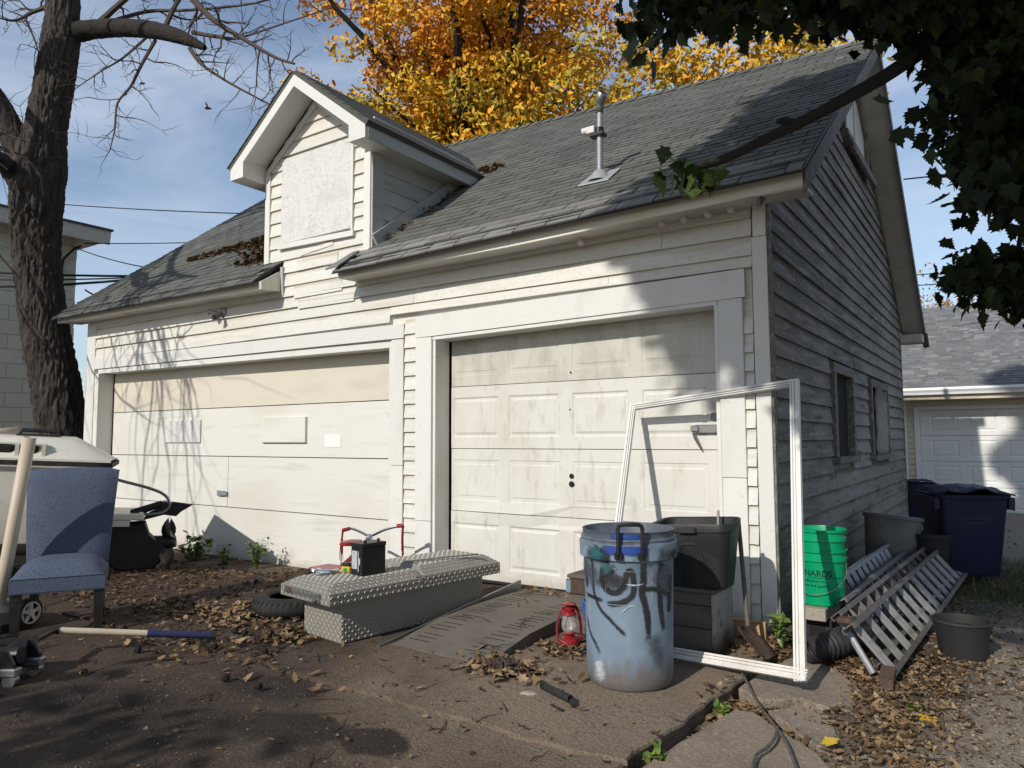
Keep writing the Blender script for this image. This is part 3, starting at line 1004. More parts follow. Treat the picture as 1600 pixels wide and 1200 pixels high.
# ---- gable side wall
side_core = MB()
side_core.prism([(.02, -.2), (7.37, -.2), (7.37, 2.96), (YR, 5.68), (.02, 3.0)], -.12, -.022, Matrix(((0, 0, 1, 0), (1, 0, 0, 0), (0, 1, 0, 0), (0, 0, 0, 1))))
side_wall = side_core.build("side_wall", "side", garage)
def side_boards():
    wins = [(1.95, 2.98, 1.06, 1.99), (4.08, 5.50, 1.03, 1.98), (3.02, 4.62, 4.44, 5.62)]
    def ylim(z):
        lo, hi = .056, 7.297
        if z > 2.95:
            lo = max(lo, Y0+(z+.06-3.04)/(zR(0)-3.04)*(YR-Y0))
            hi = min(hi, 7.70-(z+.06-2.99)/(zR(0)-2.99)*(7.70-YR))
        return lo, hi
    z, k = -.06, 0
    while z < 5.6:
        h = .149
        z1 = z+h
        segs = [ylim(z)]
        for (a, b, c, d) in wins:
            if z1 > c+.02 and z < d-.02:
                new = []
                for (s, e) in segs:
                    if b <= s or a >= e:
                        new.append((s, e))
                    else:
                        if a-s > .03:
                            new.append((s, a))
                        if e-b > .03:
                            new.append((b, e))
                segs = new
        cuts = []
        for (s, e) in segs:
            while e-s > 3.4:
                L = random.uniform(1.4, 3.2)
                cuts.append((s, s+L))
                s += L
            cuts.append((s, e))
        lo1, hi1 = ylim(z1+.01)
        for (s, e) in cuts:
            if e-s < .03:
                continue
            mb = MB()
            s1, e1 = max(s, lo1), min(e, hi1)
            if e1-s1 < .01:
                s1 = e1 = (s+e)/2
            xb = .024+random.uniform(-.004, .005)
            g = .003
            dz = random.uniform(-.003, .003)
            mb.hexa([(xb, s+g, z+dz), (xb, e-g, z-dz), (-.0215, e-g, z), (-.0215, s+g, z)],
                    [(.003, s1+g, z1+.012), (.003, e1-g, z1+.012), (-.0215, e1-g, z1+.012), (-.0215, s1+g, z1+.012)])
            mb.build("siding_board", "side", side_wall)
        z = z1
side_boards()

def side_window(a, b, c, d, name, board=None):
    """frame parts of a window in the gable wall between y a..b, z c..d"""
    fr = MB()
    w = .09
    fr.box((-.02, a, c+.06), (.055, a+w, d), None, .004)
    fr.box((-.02, b-w, c+.06), (.055, b, d), None, .004)
    fr.box((-.02, a+w+.001, d-w), (.053, b-w-.001, d), None, .004)
    o = fr.build(name, "side_trim", garage)
    sl = MB()
    sl.box((-.02, a-.03, c), (.085, b+.03, c+.058), None, .006)
    sl.build("window_sill", "side_trim", o)
    return o
w1 = side_window(1.95, 2.98, 1.06, 1.99, "window")
mb = MB(); mb.box((-.0215, 2.03, 1.11), (-.015, 2.90, 1.905)); mb.build("pane", "dark", w1)
mb = MB(); mb.box((-.0145, 2.05, 1.12), (.004, 2.22, 1.895), None, .003); mb.build("sash_board", "wood", w1)
w2 = side_window(4.08, 5.50, 1.03, 1.98, "window")
mb = MB(); mb.box((-.02, 4.18, 1.09), (.012, 4.40, 1.88)); mb.build("pane", "dark", w2)
mb = MB()
rows = []
for i in range(13):
    z = lerp(1.09, 1.93, i/12)
    rows.append([(.045+random.uniform(-.006, .012)+.02*math.sin(j*.8), 4.42+j*.13+(random.uniform(-.06, .06) if j in (0, 8) else 0), z) for j in range(9)])
mb.grid(rows)
mb.build("peeling_board", "side", w2, solid=.02)
mb = MB(); mb.box((.006, 4.36, 1.10), (.03, 4.45, 1.42)); mb.box((.006, 4.36, 1.075), (.04, 5.2, 1.098)); mb.build("rusted_strip", "rust", w2)
w3 = side_window(3.02, 4.62, 4.50, 5.36, "gable_window")
mb = MB(); mb.box((-.018, 3.11, 4.56), (.014, 4.53, 5.26)); mb.build("shutter_panel", "trim", w3)
mb = MB(); mb.box((.0145, 3.80, 4.56), (.03, 3.84, 5.26)); mb.build("mullion", "trim", w3)
mb = MB(); beam(mb, (.05, 3.35, 4.52), (.11, 4.60, 4.40), .05, .085, (0, 0, 1), .01); mb.build("broken_sill", "side_trim", w3)

# rakes on the gable end: barge boards and the wide soffit behind them
def rake():
    f0, f1 = Vector((.315, -.30, ze(.3)-.03)), Vector((.315, YR, zR(.3)-.015))
    r1 = Vector((.315, 7.70, 2.97))
    for nm, p, q in (("barge_board", f0, f1), ("barge_board", f1, r1)):
        mb = MB()
        d = Vector((0, 0, -.15))
        a = Vector((.018, 0, 0))
        mb.hexa([p+d, q+d, q+d+a, p+d+a], [p, q, q+a, p+a])
        mb.build(nm, "side_trim", garage)
        mb = MB()
        b0, b1 = p+Vector((-.31, 0, -.115)), q+Vector((-.31, 0, -.115))
        c0, c1 = p+Vector((-.001, 0, -.115)), q+Vector((-.001, 0, -.115))
        u = Vector((0, 0, .02))
        mb.hexa([b0, b1, c1, c0], [b0+u, b1+u, c1+u, c0+u])
        mb.build("rake_soffit", "soffit" if nm else "soffit", garage)
        mb = MB()
        e0, e1 = p+Vector((-.30, 0, -.20)), q+Vector((-.30, 0, -.20))
        a = Vector((.022, 0, 0))
        u = Vector((0, 0, .083))
        mb.hexa([e0, e1, e1+a, e0+a], [e0+u, e1+u, e1+u+a, e0+u+a])
        mb.build("rake_frieze", "side_trim", garage)
    mb = MB()          # closed box at the rear foot of the rake
    mb.box((.0, 7.36, 2.74), (.316, 7.72, 2.86), None, .004)
    mb.build("eave_return", "soffit", garage)
    mb = MB()
    for i in range(9):
        y = 7.66+random.uniform(-.12, .10)
        mb.hexa([(.30, y, 2.70+random.uniform(-.04, .04)), (.37, y+.02, 2.70), (.37, y+.05, 2.70), (.30, y+.05, 2.70)], [(.29, y, 2.82), (.35, y+.02, 2.9), (.35, y+.05, 2.9), (.29, y+.05, 2.82)])
    mb.build("rotten_rake_end", "rust", garage)
rake()

# closing walls that only keep daylight out
mb = MB()
mb.box((-9.5, 7.2, -.2), (0, 7.37, 2.95))
mb.build("rear_wall", "side", garage)
mb = MB()
mb.prism([(.02, -.2), (7.37, -.2), (7.37, 2.96), (YR, 5.98), (.02, 3.0)], -9.5, -9.35, Matrix(((0, 0, 1, 0), (1, 0, 0, 0), (0, 1, 0, 0), (0, 0, 0, 1))))
mb.build("left_wall", "side", garage)
mb = MB()
mb.box((-9.30, .30, -.19), (-.15, .36, 2.9))
mb.build("door_backing", "dark", garage)

# ---- dormer
def dormer():
    d = garage
    x0, x1 = DX-DHW, DX+DHW
    # roof planes
    for s in (-1, 1):
        mb = MB()
        e = DX+s*1.075
        ze_, zr_ = 5.14-.76*1.075, 5.14
        yb_e, yb_r = 1.72, 2.95
        n = Vector((s*.6, 0, .8))*.045
        p = [Vector((e, -.335, ze_)), Vector((DX, -.335, zr_)), Vector((DX, yb_r, zr_)), Vector((e, yb_e, ze_))]
        mb.hexa([q for q in p], [q+n for q in p])
        mb.build("dormer_roof", "shingle", d)
        mb = MB()           # shingle courses on the dormer
        for r in range(10):
            a, b = r/10, (r+1.15)/10
            yb0, yb1 = lerp(yb_e, yb_r, a), lerp(yb_e, yb_r, min(b, 1))
            pa = lambda t, y: Vector((lerp(e, DX, t), y, lerp(ze_, zr_, t)))+n
            y = -.35+(r % 2)*.15-.15
            while y < yb0:
                ya, yz = max(y, -.35)+.003, min(y+.305, yb0)-.003
                y += .305
                if yz-ya < .03:
                    continue
                up_ = Vector((s*.6, 0, .8))
                b_ = min(b, 1.0)
                A, B, C_, D = pa(a-.01, ya), pa(a-.01, yz), pa(b_, yz), pa(b_, ya)
                mb.hexa([A, B, C_, D], [A+up_*.012, B+up_*.012, C_+up_*.004, D+up_*.004], random.uniform(.2, .8))
        mb.build("dormer_shingles", "shingle", d, kind="stuff")
        # white barge board with a thin shadow board above
        mb = MB()
        q0, q1 = Vector((DX+s*1.06, -.334, ze_+.008)), Vector((DX, -.334, zr_-.004))
        dd, yy = Vector((0, 0, -.125)), Vector((0, .03, 0))
        lo, hi = [q0+dd, q1+dd, q1+dd+yy, q0+dd+yy], [q0, q1, q1+yy, q0+yy]
        mb.hexa(lo, hi)
        mb.build("dormer_barge_board", "trim", d)
        # soffit behind it
        mb = MB()
        q0, q1 = Vector((DX+s*1.05, -.303, ze_-.085)), Vector((DX+s*.004, -.303, zr_-.092))
        yy, u = Vector((0, .285, 0)), Vector((0, 0, .02))
        mb.hexa([q0, q1, q1+yy, q0+yy], [q0+u, q1+u, q1+yy+u, q0+yy+u])
        mb.build("dormer_soffit", "trim", d)
        mb = MB()          # frieze on the wall under that soffit
        q0, q1 = Vector((DX+s*.83, -.03, 4.36-.09)), Vector((DX+s*.004, -.03, 4.94-.03))
        yy, u = Vector((0, .03, 0)), Vector((0, 0, .085))
        mb.hexa([q0, q1, q1+yy, q0+yy], [q0+u, q1+u, q1+yy+u, q0+yy+u])
        mb.build("dormer_frieze", "trim", d)
        # boxed eave
        mb = MB()
        xa, xb = sorted((DX+s*.835, DX+s*1.062))
        mb.prism([(DX+s*.835, 4.205), (DX+s*1.063, 4.205), (DX+s*1.063, 4.30), (DX+s*.835, 4.47)], -.3335, .0, Matrix(((1, 0, 0, 0), (0, 0, 1, 0), (0, 1, 0, 0), (0, 0, 0, 1))))
        mb.build("eave_return", "trim", d)
        mb = MB()
        xa, xb = sorted((DX+s*.835, DX+s*1.06))
        mb.box((xa, .001, 4.208), (xb, 1.60, 4.225))
        mb.build("dormer_eave_soffit", "dormer_side", d)
        mb = MB()
        xa, xb = sorted((DX+s*1.045, DX+s*1.068))
        mb.box((xa, -.299, 4.204), (xb, 1.70, 4.33), None, .003)
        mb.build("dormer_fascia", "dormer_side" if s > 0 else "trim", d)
    # corner boards
    trim((x0-.002, -.036, 3.13), (x0+.082, .02, 4.30), name="corner_board")
    trim((x1-.092, -.036, 3.20), (x1+.002, .018, 4.215), name="corner_board")
    trim((x1+.0025, -.022, 3.20), (x1+.024, .14, 4.204), "dormer_side", name="corner_board")
    # cheeks
    mb = MB()
    for s, xx in ((1, x1-.02), (-1, x0)):
        mb.prism([(.02, 2.99), (2.2, 4.60), (.02, 4.60)], xx, xx+.02, Matrix(((0, 0, 1, 0), (1, 0, 0, 0), (0, 1, 0, 0), (0, 0, 0, 1))))
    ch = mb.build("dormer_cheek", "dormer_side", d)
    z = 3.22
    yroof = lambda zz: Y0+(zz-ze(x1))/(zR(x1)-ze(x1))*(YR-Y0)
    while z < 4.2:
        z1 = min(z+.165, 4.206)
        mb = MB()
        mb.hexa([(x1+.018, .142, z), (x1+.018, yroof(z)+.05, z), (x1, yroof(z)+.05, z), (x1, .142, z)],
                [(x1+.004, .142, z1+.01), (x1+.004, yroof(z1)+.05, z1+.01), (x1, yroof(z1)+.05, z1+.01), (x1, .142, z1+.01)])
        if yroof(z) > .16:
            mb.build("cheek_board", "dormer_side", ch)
        z = z1
    mb = MB()           # board along the roof line
    p, q = Vector((x1+.034, .0, roof_z(x1, .0)+.075)), Vector((x1+.034, 1.5, roof_z(x1, 1.5)+.075))
    beam(mb, p, q, .03, .12, (0, 0, 1))
    mb.build("cheek_skirt", "dormer_side", d)
    # boarded window
    mb = MB()
    mb.box((-5.268, -.030, 3.468), (-4.152, .0, 4.435), None, .004)
    mb.build("osb_panel", "osb", d)
    mb = MB()
    mb.hexa([(-5.29, -.055, 3.405), (-4.10, -.055, 3.375), (-4.10, .0, 3.375), (-5.29, .0, 3.405)], [(-5.29, -.05, 3.463), (-4.10, -.05, 3.435), (-4.10, .0, 3.435), (-5.29, .0, 3.463)])
    mb.build("window_sill", "trim", d)
    mb = MB()
    mb.box((-4.148, -.042, 3.44), (-4.122, .0, 4.40), None, .003)
    mb.build("window_stop", "trim", d)
dormer()

# ---- right sectional door: four sections of four raised panels
def raised(mb, x0, x1, z0, z1, y, cells, dent=None):
    """front skin of a door section with raised panels in cells (list of x ranges), facing -y"""
    g1, g2 = .018, .045
    xs = [x0]
    for a, b in cells:
        xs += [a, b]
    xs.append(x1)
    c0, c1 = z0+.10*(z1-z0)/.57, z1-.10*(z1-z0)/.57
    P = lambda x, z, yy: (x, yy + (dent(x, z) if dent else 0), z)
    quad = lambda a, b, c, d: mb._add([a, b, c, d], [(0, 1, 2, 3)])
    nseg = 6
    def strip(xa, xb, za, zb):
        for i in range(nseg):
            u, v = lerp(xa, xb, i/nseg), lerp(xa, xb, (i+1)/nseg)
            quad(P(u, za, y), P(v, za, y), P(v, zb, y), P(u, zb, y))
    strip(x0, x1, z0, c0)
    strip(x0, x1, c1, z1)
    for i in range(0, len(xs), 2):
        quad(P(xs[i], c0, y), P(xs[i+1], c0, y), P(xs[i+1], c1, y), P(xs[i], c1, y))
    for a, b in cells:
        r0 = [(a, c0), (b, c0), (b, c1), (a, c1)]
        r1 = [(a+g1, c0+g1), (b-g1, c0+g1), (b-g1, c1-g1), (a+g1, c1-g1)]
        r2 = [(a+g2, c0+g2), (b-g2, c0+g2), (b-g2, c1-g2), (a+g2, c1-g2)]
        for A, B, ya, yb in ((r0, r1, y, y+.012), (r1, r2, y+.012, y+.001)):
            for k in range(4):
                k2 = (k+1) % 4
                quad(P(*A[k], ya), P(*A[k2], ya), P(*B[k2], yb), P(*B[k], yb))
        quad(*[P(*q, y+.001) for q in r2])

def right_door():
    root = MB()
    root.box((-3.10, .245, .0), (-.33, .26, 2.32))
    d = root.build("sectional_door", "dark", garage)
    zs = [.035, .636, 1.211, 1.790, 2.34]
    cells = [(-2.985, -2.46), (-2.355, -1.83), (-1.70, -1.175), (-1.06, -.53)]
    for i in range(4):
        dents = None
        if i in (0, 1):
            zj = .636
            dents = lambda x, z: .028*math.exp(-((x+1.72)/.10)**2-((z-zj)/.05)**2) - .014*math.exp(-((x+2.3)/.5)**2-((z-zj)/.06)**2)
        if i == 2:
            dents = lambda x, z: .02*math.exp(-((x+.98)/.07)**2-((z-1.21)/.06)**2)
        mb = MB()
        a, b = zs[i]+.003, zs[i+1]-.003
        raised(mb, -3.008, -.392, a, b, .2+.004*(i % 2), cells, dents)
        mb.box((-3.008, .2085, a), (-.392, .24, b))
        mb.build("door_section", "door_top" if i == 3 else "door", d, "grimy cream top section" if i == 3 else None, sharp=20)
    mb = MB()
    for (x, z, r) in ((-1.713, .985, .022), (-1.713, .918, .026), (-1.72, 1.545, .008), (-1.71, 1.86, .009)):
        mb.lathe([(r, 0), (r*.7, .004), (0.0005, .004)], 12, T(x, .1985, z, PI/2))
    mb.build("lock_hole", "dark", d)
    mb = MB()
    mb.box((-.62, .168, 1.335), (-.43, .19, 1.40), None, .006)
    mb.box((-.65, .155, 1.345), (-.585, .188, 1.395), None, .008)
    mb.tube([(-.63, .16, 1.34), (-.61, .165, 1.29), (-.585, .18, 1.235), (-.57, .185, 1.20)], [.012, .013, .010, .003], 6)
    mb.build("latch", "steel", d)
    mb = MB()
    mb.box((-.50, .175, 1.43), (-.405, .195, 1.49), None, .02)
    mb.box((-.485, .17, 1.448), (-.42, .176, 1.470), None, .006)
    mb.build("hasp", "alu", d)
    mb = MB()
    mb.box((-3.03, .19, .012), (-.39, .235, .034), None, .006)
    mb.build("bottom_seal", "black_matt", d)
right_door()

def left_door():
    root = MB()
    root.box((-9.22, .25, -.12), (-3.55, .265, 2.28))
    d = root.build("plywood_door", "dark", garage)
    zs = [(-.155, -.155), (.50, .495), (1.10, 1.105), (1.69, 1.695), (2.30, 2.26)]
    for i in range(4):
        for (xa, xb) in (((-9.145, -6.452), (-6.449, -3.62)) if i < 2 else ((-9.145, -3.62),)):
            f = lambda x, k: lerp(zs[k][0], zs[k][1], (x+9.145)/5.525)
            mb = MB()
            a = .005
            y = .2+random.uniform(-.003, .003)
            mb.hexa([(xa, y, f(xa, i)+a), (xb, y, f(xb, i)+a), (xb, .245, f(xb, i)+a), (xa, .245, f(xa, i)+a)],
                    [(xa, y, f(xa, i+1)-a), (xb, y, f(xb, i+1)-a), (xb, .245, f(xb, i+1)-a), (xa, .245, f(xa, i+1)-a)])
            mb.build("door_section", "plywood_cream" if i == 3 else "plywood", d, "cream coloured top section" if i == 3 else None)
    mb = MB(); mb.box((-7.80, .178, 1.268), (-7.02, .1965, 1.552), None, .003); mb.build("window_cover", "osb", d)
    mb = MB(); mb.box((-5.80, .166, 1.268), (-5.04, .1965, 1.552), None, .003); mb.build("window_cover", "plywood", d)
    mb = MB()
    mb.box((-6.625, .17, .628), (-6.49, .197, .690), None, .004)
    mb.box((-6.485, .165, .635), (-6.44, .197, .682), None, .004)
    mb.build("hasp", "galv", d)
    mb = MB()
    mb.prism([(-3.80, 1.53), (-3.72, 1.60), (-3.70, 1.48)], .17, .196, Matrix(((1, 0, 0, 0), (0, 0, 1, 0), (0, 1, 0, 0), (0, 0, 0, 1))))
    mb.build("bracket", "black", d)
left_door()
mb = MB()
mb.box((-4.752, .1935, 1.217), (-4.502, .1965, 1.353))
tag(mb.build("paper_notice", "paper"), "blank white paper sheet stuck on the plywood door", "notice")

# ---- fittings that hang on the garage
def fittings():
    f = thing("floodlight", "twin lamp holder floodlight under the eave above the plywood door", "floodlight", (-6.30, -.045, 2.80))
    mb = MB(); mb.lathe([(.065, 0), (.065, .012), (.045, .03), (.0005, .032)], 20, T(0, .028, 0, PI/2)); mb.build("mounting_plate", "galv", f)
    for a, dz in ((-.95, .0), (.25, -.55)):
        d = Vector((math.sin(a), -.75, dz)).normalized()
        q = d.to_track_quat('Z', 'Y').to_matrix().to_4x4()
        q.translation = Vector((0, 0, 0))+d*.01
        mb = MB()
        mb.lathe([(.012, 0), (.012, .035), (.024, .04), (.026, .085), (.045, .135), (.043, .135), (.024, .09), (.0005, .088)], 16, q)
        mb.build("lamp_holder", "steel", f)
    for (x, z) in ((-.739, 2.905), (-.562, 2.905), (-.382, 2.912), (-.217, 2.92), (-1.428, 2.868)):
        mb = MB()
        mb.lathe([(.013, 0), (.013, .012), (.026, .016), (.026, .030), (.018, .034), (.018, .046), (.024, .05), (.022, .06), (.0005, .062)], 14, T(x, -.078, z, PI/2))
        mb.build("insulator_knob", "trim", garage)
    v = thing("vent_pipe", "galvanised vent pipe with slanted cap rising from the roof shingles", "vent pipe", (-1.56, .49, roof_z(-1.56, .49)))
    mb = MB(); mb.tube([(0, 0, -.02), (.01, 0, .64)], .027, 16); mb.build("pipe", "galv", v)
    mb = MB()
    s_ = .70
    mb.hexa([(-.15, -.13, -.13*s_+.012), (.15, -.13, -.13*s_+.012), (.15, .13, .13*s_+.012), (-.15, .13, .13*s_+.012)],
            [(-.15, -.13, -.13*s_+.020), (.15, -.13, -.13*s_+.020), (.15, .13, .13*s_+.020), (-.15, .13, .13*s_+.020)])
    mb.lathe([(.11, -.03), (.075, .03), (.048, .07), (.036, .075)], 18)
    mb.build("flashing", "lead", v)
    mb = MB(); mb.tube([(.008, 0, .60), (.010, 0, .655), (.025, -.02, .70), (.075, -.055, .755)], [.034, .036, .044, .052], 18, caps=False); cp = mb.build("cap", "steel", v, solid=.004)
    mb = MB(); mb.tube([(.03, -.025, .705), (.07, -.052, .75)], [.041, .048], 18); mb.build("cap_mouth", "dark", cp)
    mb = MB(); mb.box((-.10, -.06, .41), (-.02, .03, .475), None, .006); mb.lathe([(.03, 0), (.034, .01), (.03, .03), (.034, .05), (.03, .055)], 12, T(-.10, -.02, .455, 0, -PI/2)); mb.build("insulator", "trim", v)
    mb = MB(); mb.lathe([(.043, .40), (.043, .46)], 16); mb.box((-.08, -.05, .385), (.055, .045, .412)); mb.build("clamp", "black", v)
fittings()

# ================================================================== NEIGHBOURS
def left_building():
    X, yc = -13.46, 1.60
    b = thing("block_building", "olive painted concrete block building with white overhanging eave behind the bare tree", "building", (0, 0, 0))
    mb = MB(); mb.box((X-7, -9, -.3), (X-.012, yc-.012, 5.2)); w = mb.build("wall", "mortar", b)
    z, r = -.2, 0
    protos = {}
    H, L = .262, .56
    while z < 5.1:
        y = yc-.001-(L/2 if r % 2 else 0)
        first = True
        while y > -3.4:
            a, e = (y-L, y)
            if first and r % 2:
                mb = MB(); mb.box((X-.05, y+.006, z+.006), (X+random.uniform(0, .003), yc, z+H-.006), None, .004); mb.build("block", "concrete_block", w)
            first = False
            k = 'full'
            if k not in protos:
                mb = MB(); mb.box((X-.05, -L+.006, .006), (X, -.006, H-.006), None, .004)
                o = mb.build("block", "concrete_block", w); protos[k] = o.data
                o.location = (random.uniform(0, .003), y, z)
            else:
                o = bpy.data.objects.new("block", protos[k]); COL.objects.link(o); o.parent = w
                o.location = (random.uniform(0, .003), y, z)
            y -= L
        z += H
        r += 1
    mb = MB()
    mb.hexa([(X+.44, -9, 5.10), (X+.47, -9, 5.10), (X+.47, 1.98, 5.10), (X+.44, 1.98, 5.10)], [(X+.46, -9, 5.36), (X+.49, -9, 5.36), (X+.49, 1.99, 5.36), (X+.46, 1.99, 5.36)])
    mb.build("fascia", "building_trim", b)
    mb = MB(); mb.box((X-7, -9, 5.165), (X+.438, 1.95, 5.20)); mb.build("soffit", "soffit", b)
    mb = MB(); mb.box((X-.3, 1.95, 5.2), (X+.45, 1.99, 5.36)); mb.build("rake_board", "building_trim", b)
    mb = MB(); mb.hexa([(X-7, -9.1, 5.362), (X+.52, -9.1, 5.362), (X+.52, 2.02, 5.362), (X-7, 2.02, 5.362)], [(X-7, -9.1, 7.2), (X+.52, -9.1, 5.40), (X+.52, 2.02, 5.40), (X-7, 2.02, 7.2)]); mb.build("roof", "shingle", b)
    mb = MB(); mb.tube([(X+.03, 1.30, 1.4), (X+.03, 1.30, 4.3), (X+.04, 1.34, 4.75), (X+.12, 1.5, 4.98), (X+.2, 1.58, 5.03)], .022, 8); mb.build("service_cable", "wire", b)
    mb = MB(); mb.box((X+.005, -5, 1.30), (X+.12, .85, 1.42), None, .01); mb.build("ledge", "building_trim", b)
left_building()

def neighbour_garage():
    Y = 10.3
    b = thing("neighbour_garage", "beige sided garage with white panel door and mottled grey roof across the alley", "garage", (0, 0, 0))
    mb = MB(); mb.box((-2.5, Y+.02, -.1), (-.08, Y+7, 2.0)); mb.box((-.08, Y+.12, -.1), (4.9, Y+7, 2.0)); mb.box((4.9, Y+.02, -.1), (7, Y+7, 2.0)); mb.box((-.08, Y+.02, 1.84), (4.9, Y+.119, 2.0))
    w = mb.build("wall", "nsiding", b)
    mb = MB()
    z = -.1
    while z < 1.95:
        for x0, x1 in ((-2.5, -.13), (4.95, 7)):
            mb.hexa([(x0, Y-.012, z), (x1, Y-.012, z), (x1, Y+.02, z), (x0, Y+.02, z)], [(x0, Y+.004, z+.105), (x1, Y+.004, z+.105), (x1, Y+.02, z+.105), (x0, Y+.02, z+.105)])
        z += .1
    mb.build("siding", "nsiding", w, kind="stuff")
    mb = MB(); mb.box((-.355, Y-.03, -.1), (-.255, Y, 1.98), None, .004); mb.build("corner_board", "gutter", b)
    for x0, x1, z0, z1 in ((-.128, -.04, -.1, 1.86), (4.90, 4.99, -.1, 1.86), (-.038, 4.898, 1.80, 1.86)):
        mb = MB(); mb.box((x0, Y-.03, z0), (x1, Y+.10, z1), None, .004); mb.build("door_trim", "gutter", b)
    d = MB(); d.box((-.04, Y+.13, -.08), (4.9, Y+.15, 1.82)); door = d.build("sectional_door", "dark", b)
    zs = [-.06, .40, .86, 1.325, 1.80]
    cells = [(.13+i*.585, .57+i*.585) for i in range(8)]
    for i in range(4):
        mb = MB(); raised(mb, -.036, 4.896, zs[i]+.004, zs[i+1]-.004, Y+.08, cells); mb.box((-.036, Y+.089, zs[i]+.004), (4.896, Y+.12, zs[i+1]-.004)); mb.build("door_section", "ndoor", door)
    # roof: slope towards us
    y0, z0, y1, z1 = Y-.42, 2.17, Y+3.4, 4.22
    mb = MB(); mb.hexa([(-2.8, y0, z0-.06), (7.3, y0, z0-.06), (7.3, y1, z1-.06), (-2.8, y1, z1-.06)], [(-2.8, y0, z0), (7.3, y0, z0), (7.3, y1, z1), (-2.8, y1, z1)])
    mb.hexa([(-2.8, y1, z1-.06), (7.3, y1, z1-.06), (7.3, y1+3.4, z0), (-2.8, y1+3.4, z0)], [(-2.8, y1, z1), (7.3, y1, z1), (7.3, y1+3.4, z0+.06), (-2.8, y1+3.4, z0+.06)])
    rf = mb.build("roof", "nshingle", b)
    tabs = []
    rows = 42
    n = Vector((0, -(z1-z0), y1-y0)).normalized()
    for r in range(rows):
        x = -.9+random.uniform(-.15, .15)
        while x < 2.6:
            w_ = random.choice((.08, .12, .16, .22))
            tabs.append((r, x, min(x+w_, 2.65)))
            x += w_
    def tab(mb, q):
        r, a, e = q
        t0, t1 = r/rows, (r+1.1)/rows
        P = lambda x, t, h: Vector((x, lerp(y0, y1, t), lerp(z0, z1, t)))+n*h
        hh = random.choice((.007, .012, .015))
        mb.hexa([P(a, t0, 0), P(e-.003, t0, 0), P(e-.003, t1, 0), P(a, t1, 0)], [P(a, t0, hh), P(e-.003, t0, hh), P(e-.003, t1, .002), P(a, t1, .002)], random.choice((.05, .2, .3, .4, .5, .5, .6, .66, .85, 1.0)))
    for q in tabs[:300]:
        mb = MB(); tab(mb, q); mb.build("shingle", "nshingle", rf)
    mb = MB()
    for q in tabs[300:]:
        tab(mb, q)
    mb.build("shingles", "nshingle", rf, kind="stuff")
    mb = MB()
    gx0, gx1 = -2.8, 7.3
    prof = [(y0-.002, z0+.01), (y0-.10, z0+.01), (y0-.115, z0-.03), (y0-.085, z0-.075), (y0-.075, z0-.115), (y0-.002, z0-.115)]
    for i in range(len(prof)-1):
        (a, c), (a2, c2) = prof[i], prof[i+1]
        mb._add([(gx0, a, c), (gx1, a, c), (gx1, a2, c2), (gx0, a2, c2)], [(0, 1, 2, 3)])
    mb.build("gutter", "gutter", b)
    mb = MB(); mb.box((gx0, y0-.001, z0-.20), (gx1, y0+.02, z0-.062)); mb.box((gx0, y0+.021, z0-.2), (gx1, Y, z0-.175)); mb.build("fascia", "nsiding", b)
neighbour_garage()

# ================================================================== TREES
def twigs(mb, p, d, L, r, depth, spread=.8, up_=.0, n=6):
    """crooked branch with side shoots"""
    pts, rs = [Vector(p)], [r]
    d = Vector(d).normalized()
    for i in range(n):
        d = (d+Vector((random.gauss(0, .22), random.gauss(0, .22), random.gauss(0, .22)+up_))).normalized()
        pts.append(pts[-1]+d*L/n)
        rs.append(r*(1-.75*(i+1)/n))
    mb.tube(pts, rs, 5 if r > .012 else 3, caps=False)
    if depth > 0:
        k = 4
        for i in range(k):
            j = random.randint(1, n)
            a = (pts[j]-pts[j-1]).normalized()
            s_ = a.orthogonal()
            s_.rotate(Matrix.Rotation(random.uniform(0, 2*PI), 3, a))
            twigs(mb, pts[j], a*.7+s_.normalized()*spread, L*random.uniform(.35, .6), max(.0042, rs[j]*.6), depth-1, spread, up_, 5)
    return pts

def smooth_path(pts, rs, k=6):
    P, Q = [], []
    n = len(pts)
    pts = [Vector(p) for p in pts]
    for i in range(n-1):
        p0, p1, p2, p3 = pts[max(i-1, 0)], pts[i], pts[i+1], pts[min(i+2, n-1)]
        for j in range(k):
            t = j/k
            P.append(.5*((2*p1)+(p2-p0)*t+(2*p0-5*p1+4*p2-p3)*t*t+(3*p1-p0-3*p2+p3)*t**3))
            Q.append(lerp(rs[i], rs[i+1], t))
    P.append(pts[-1]); Q.append(rs[-1])
    return P, Q

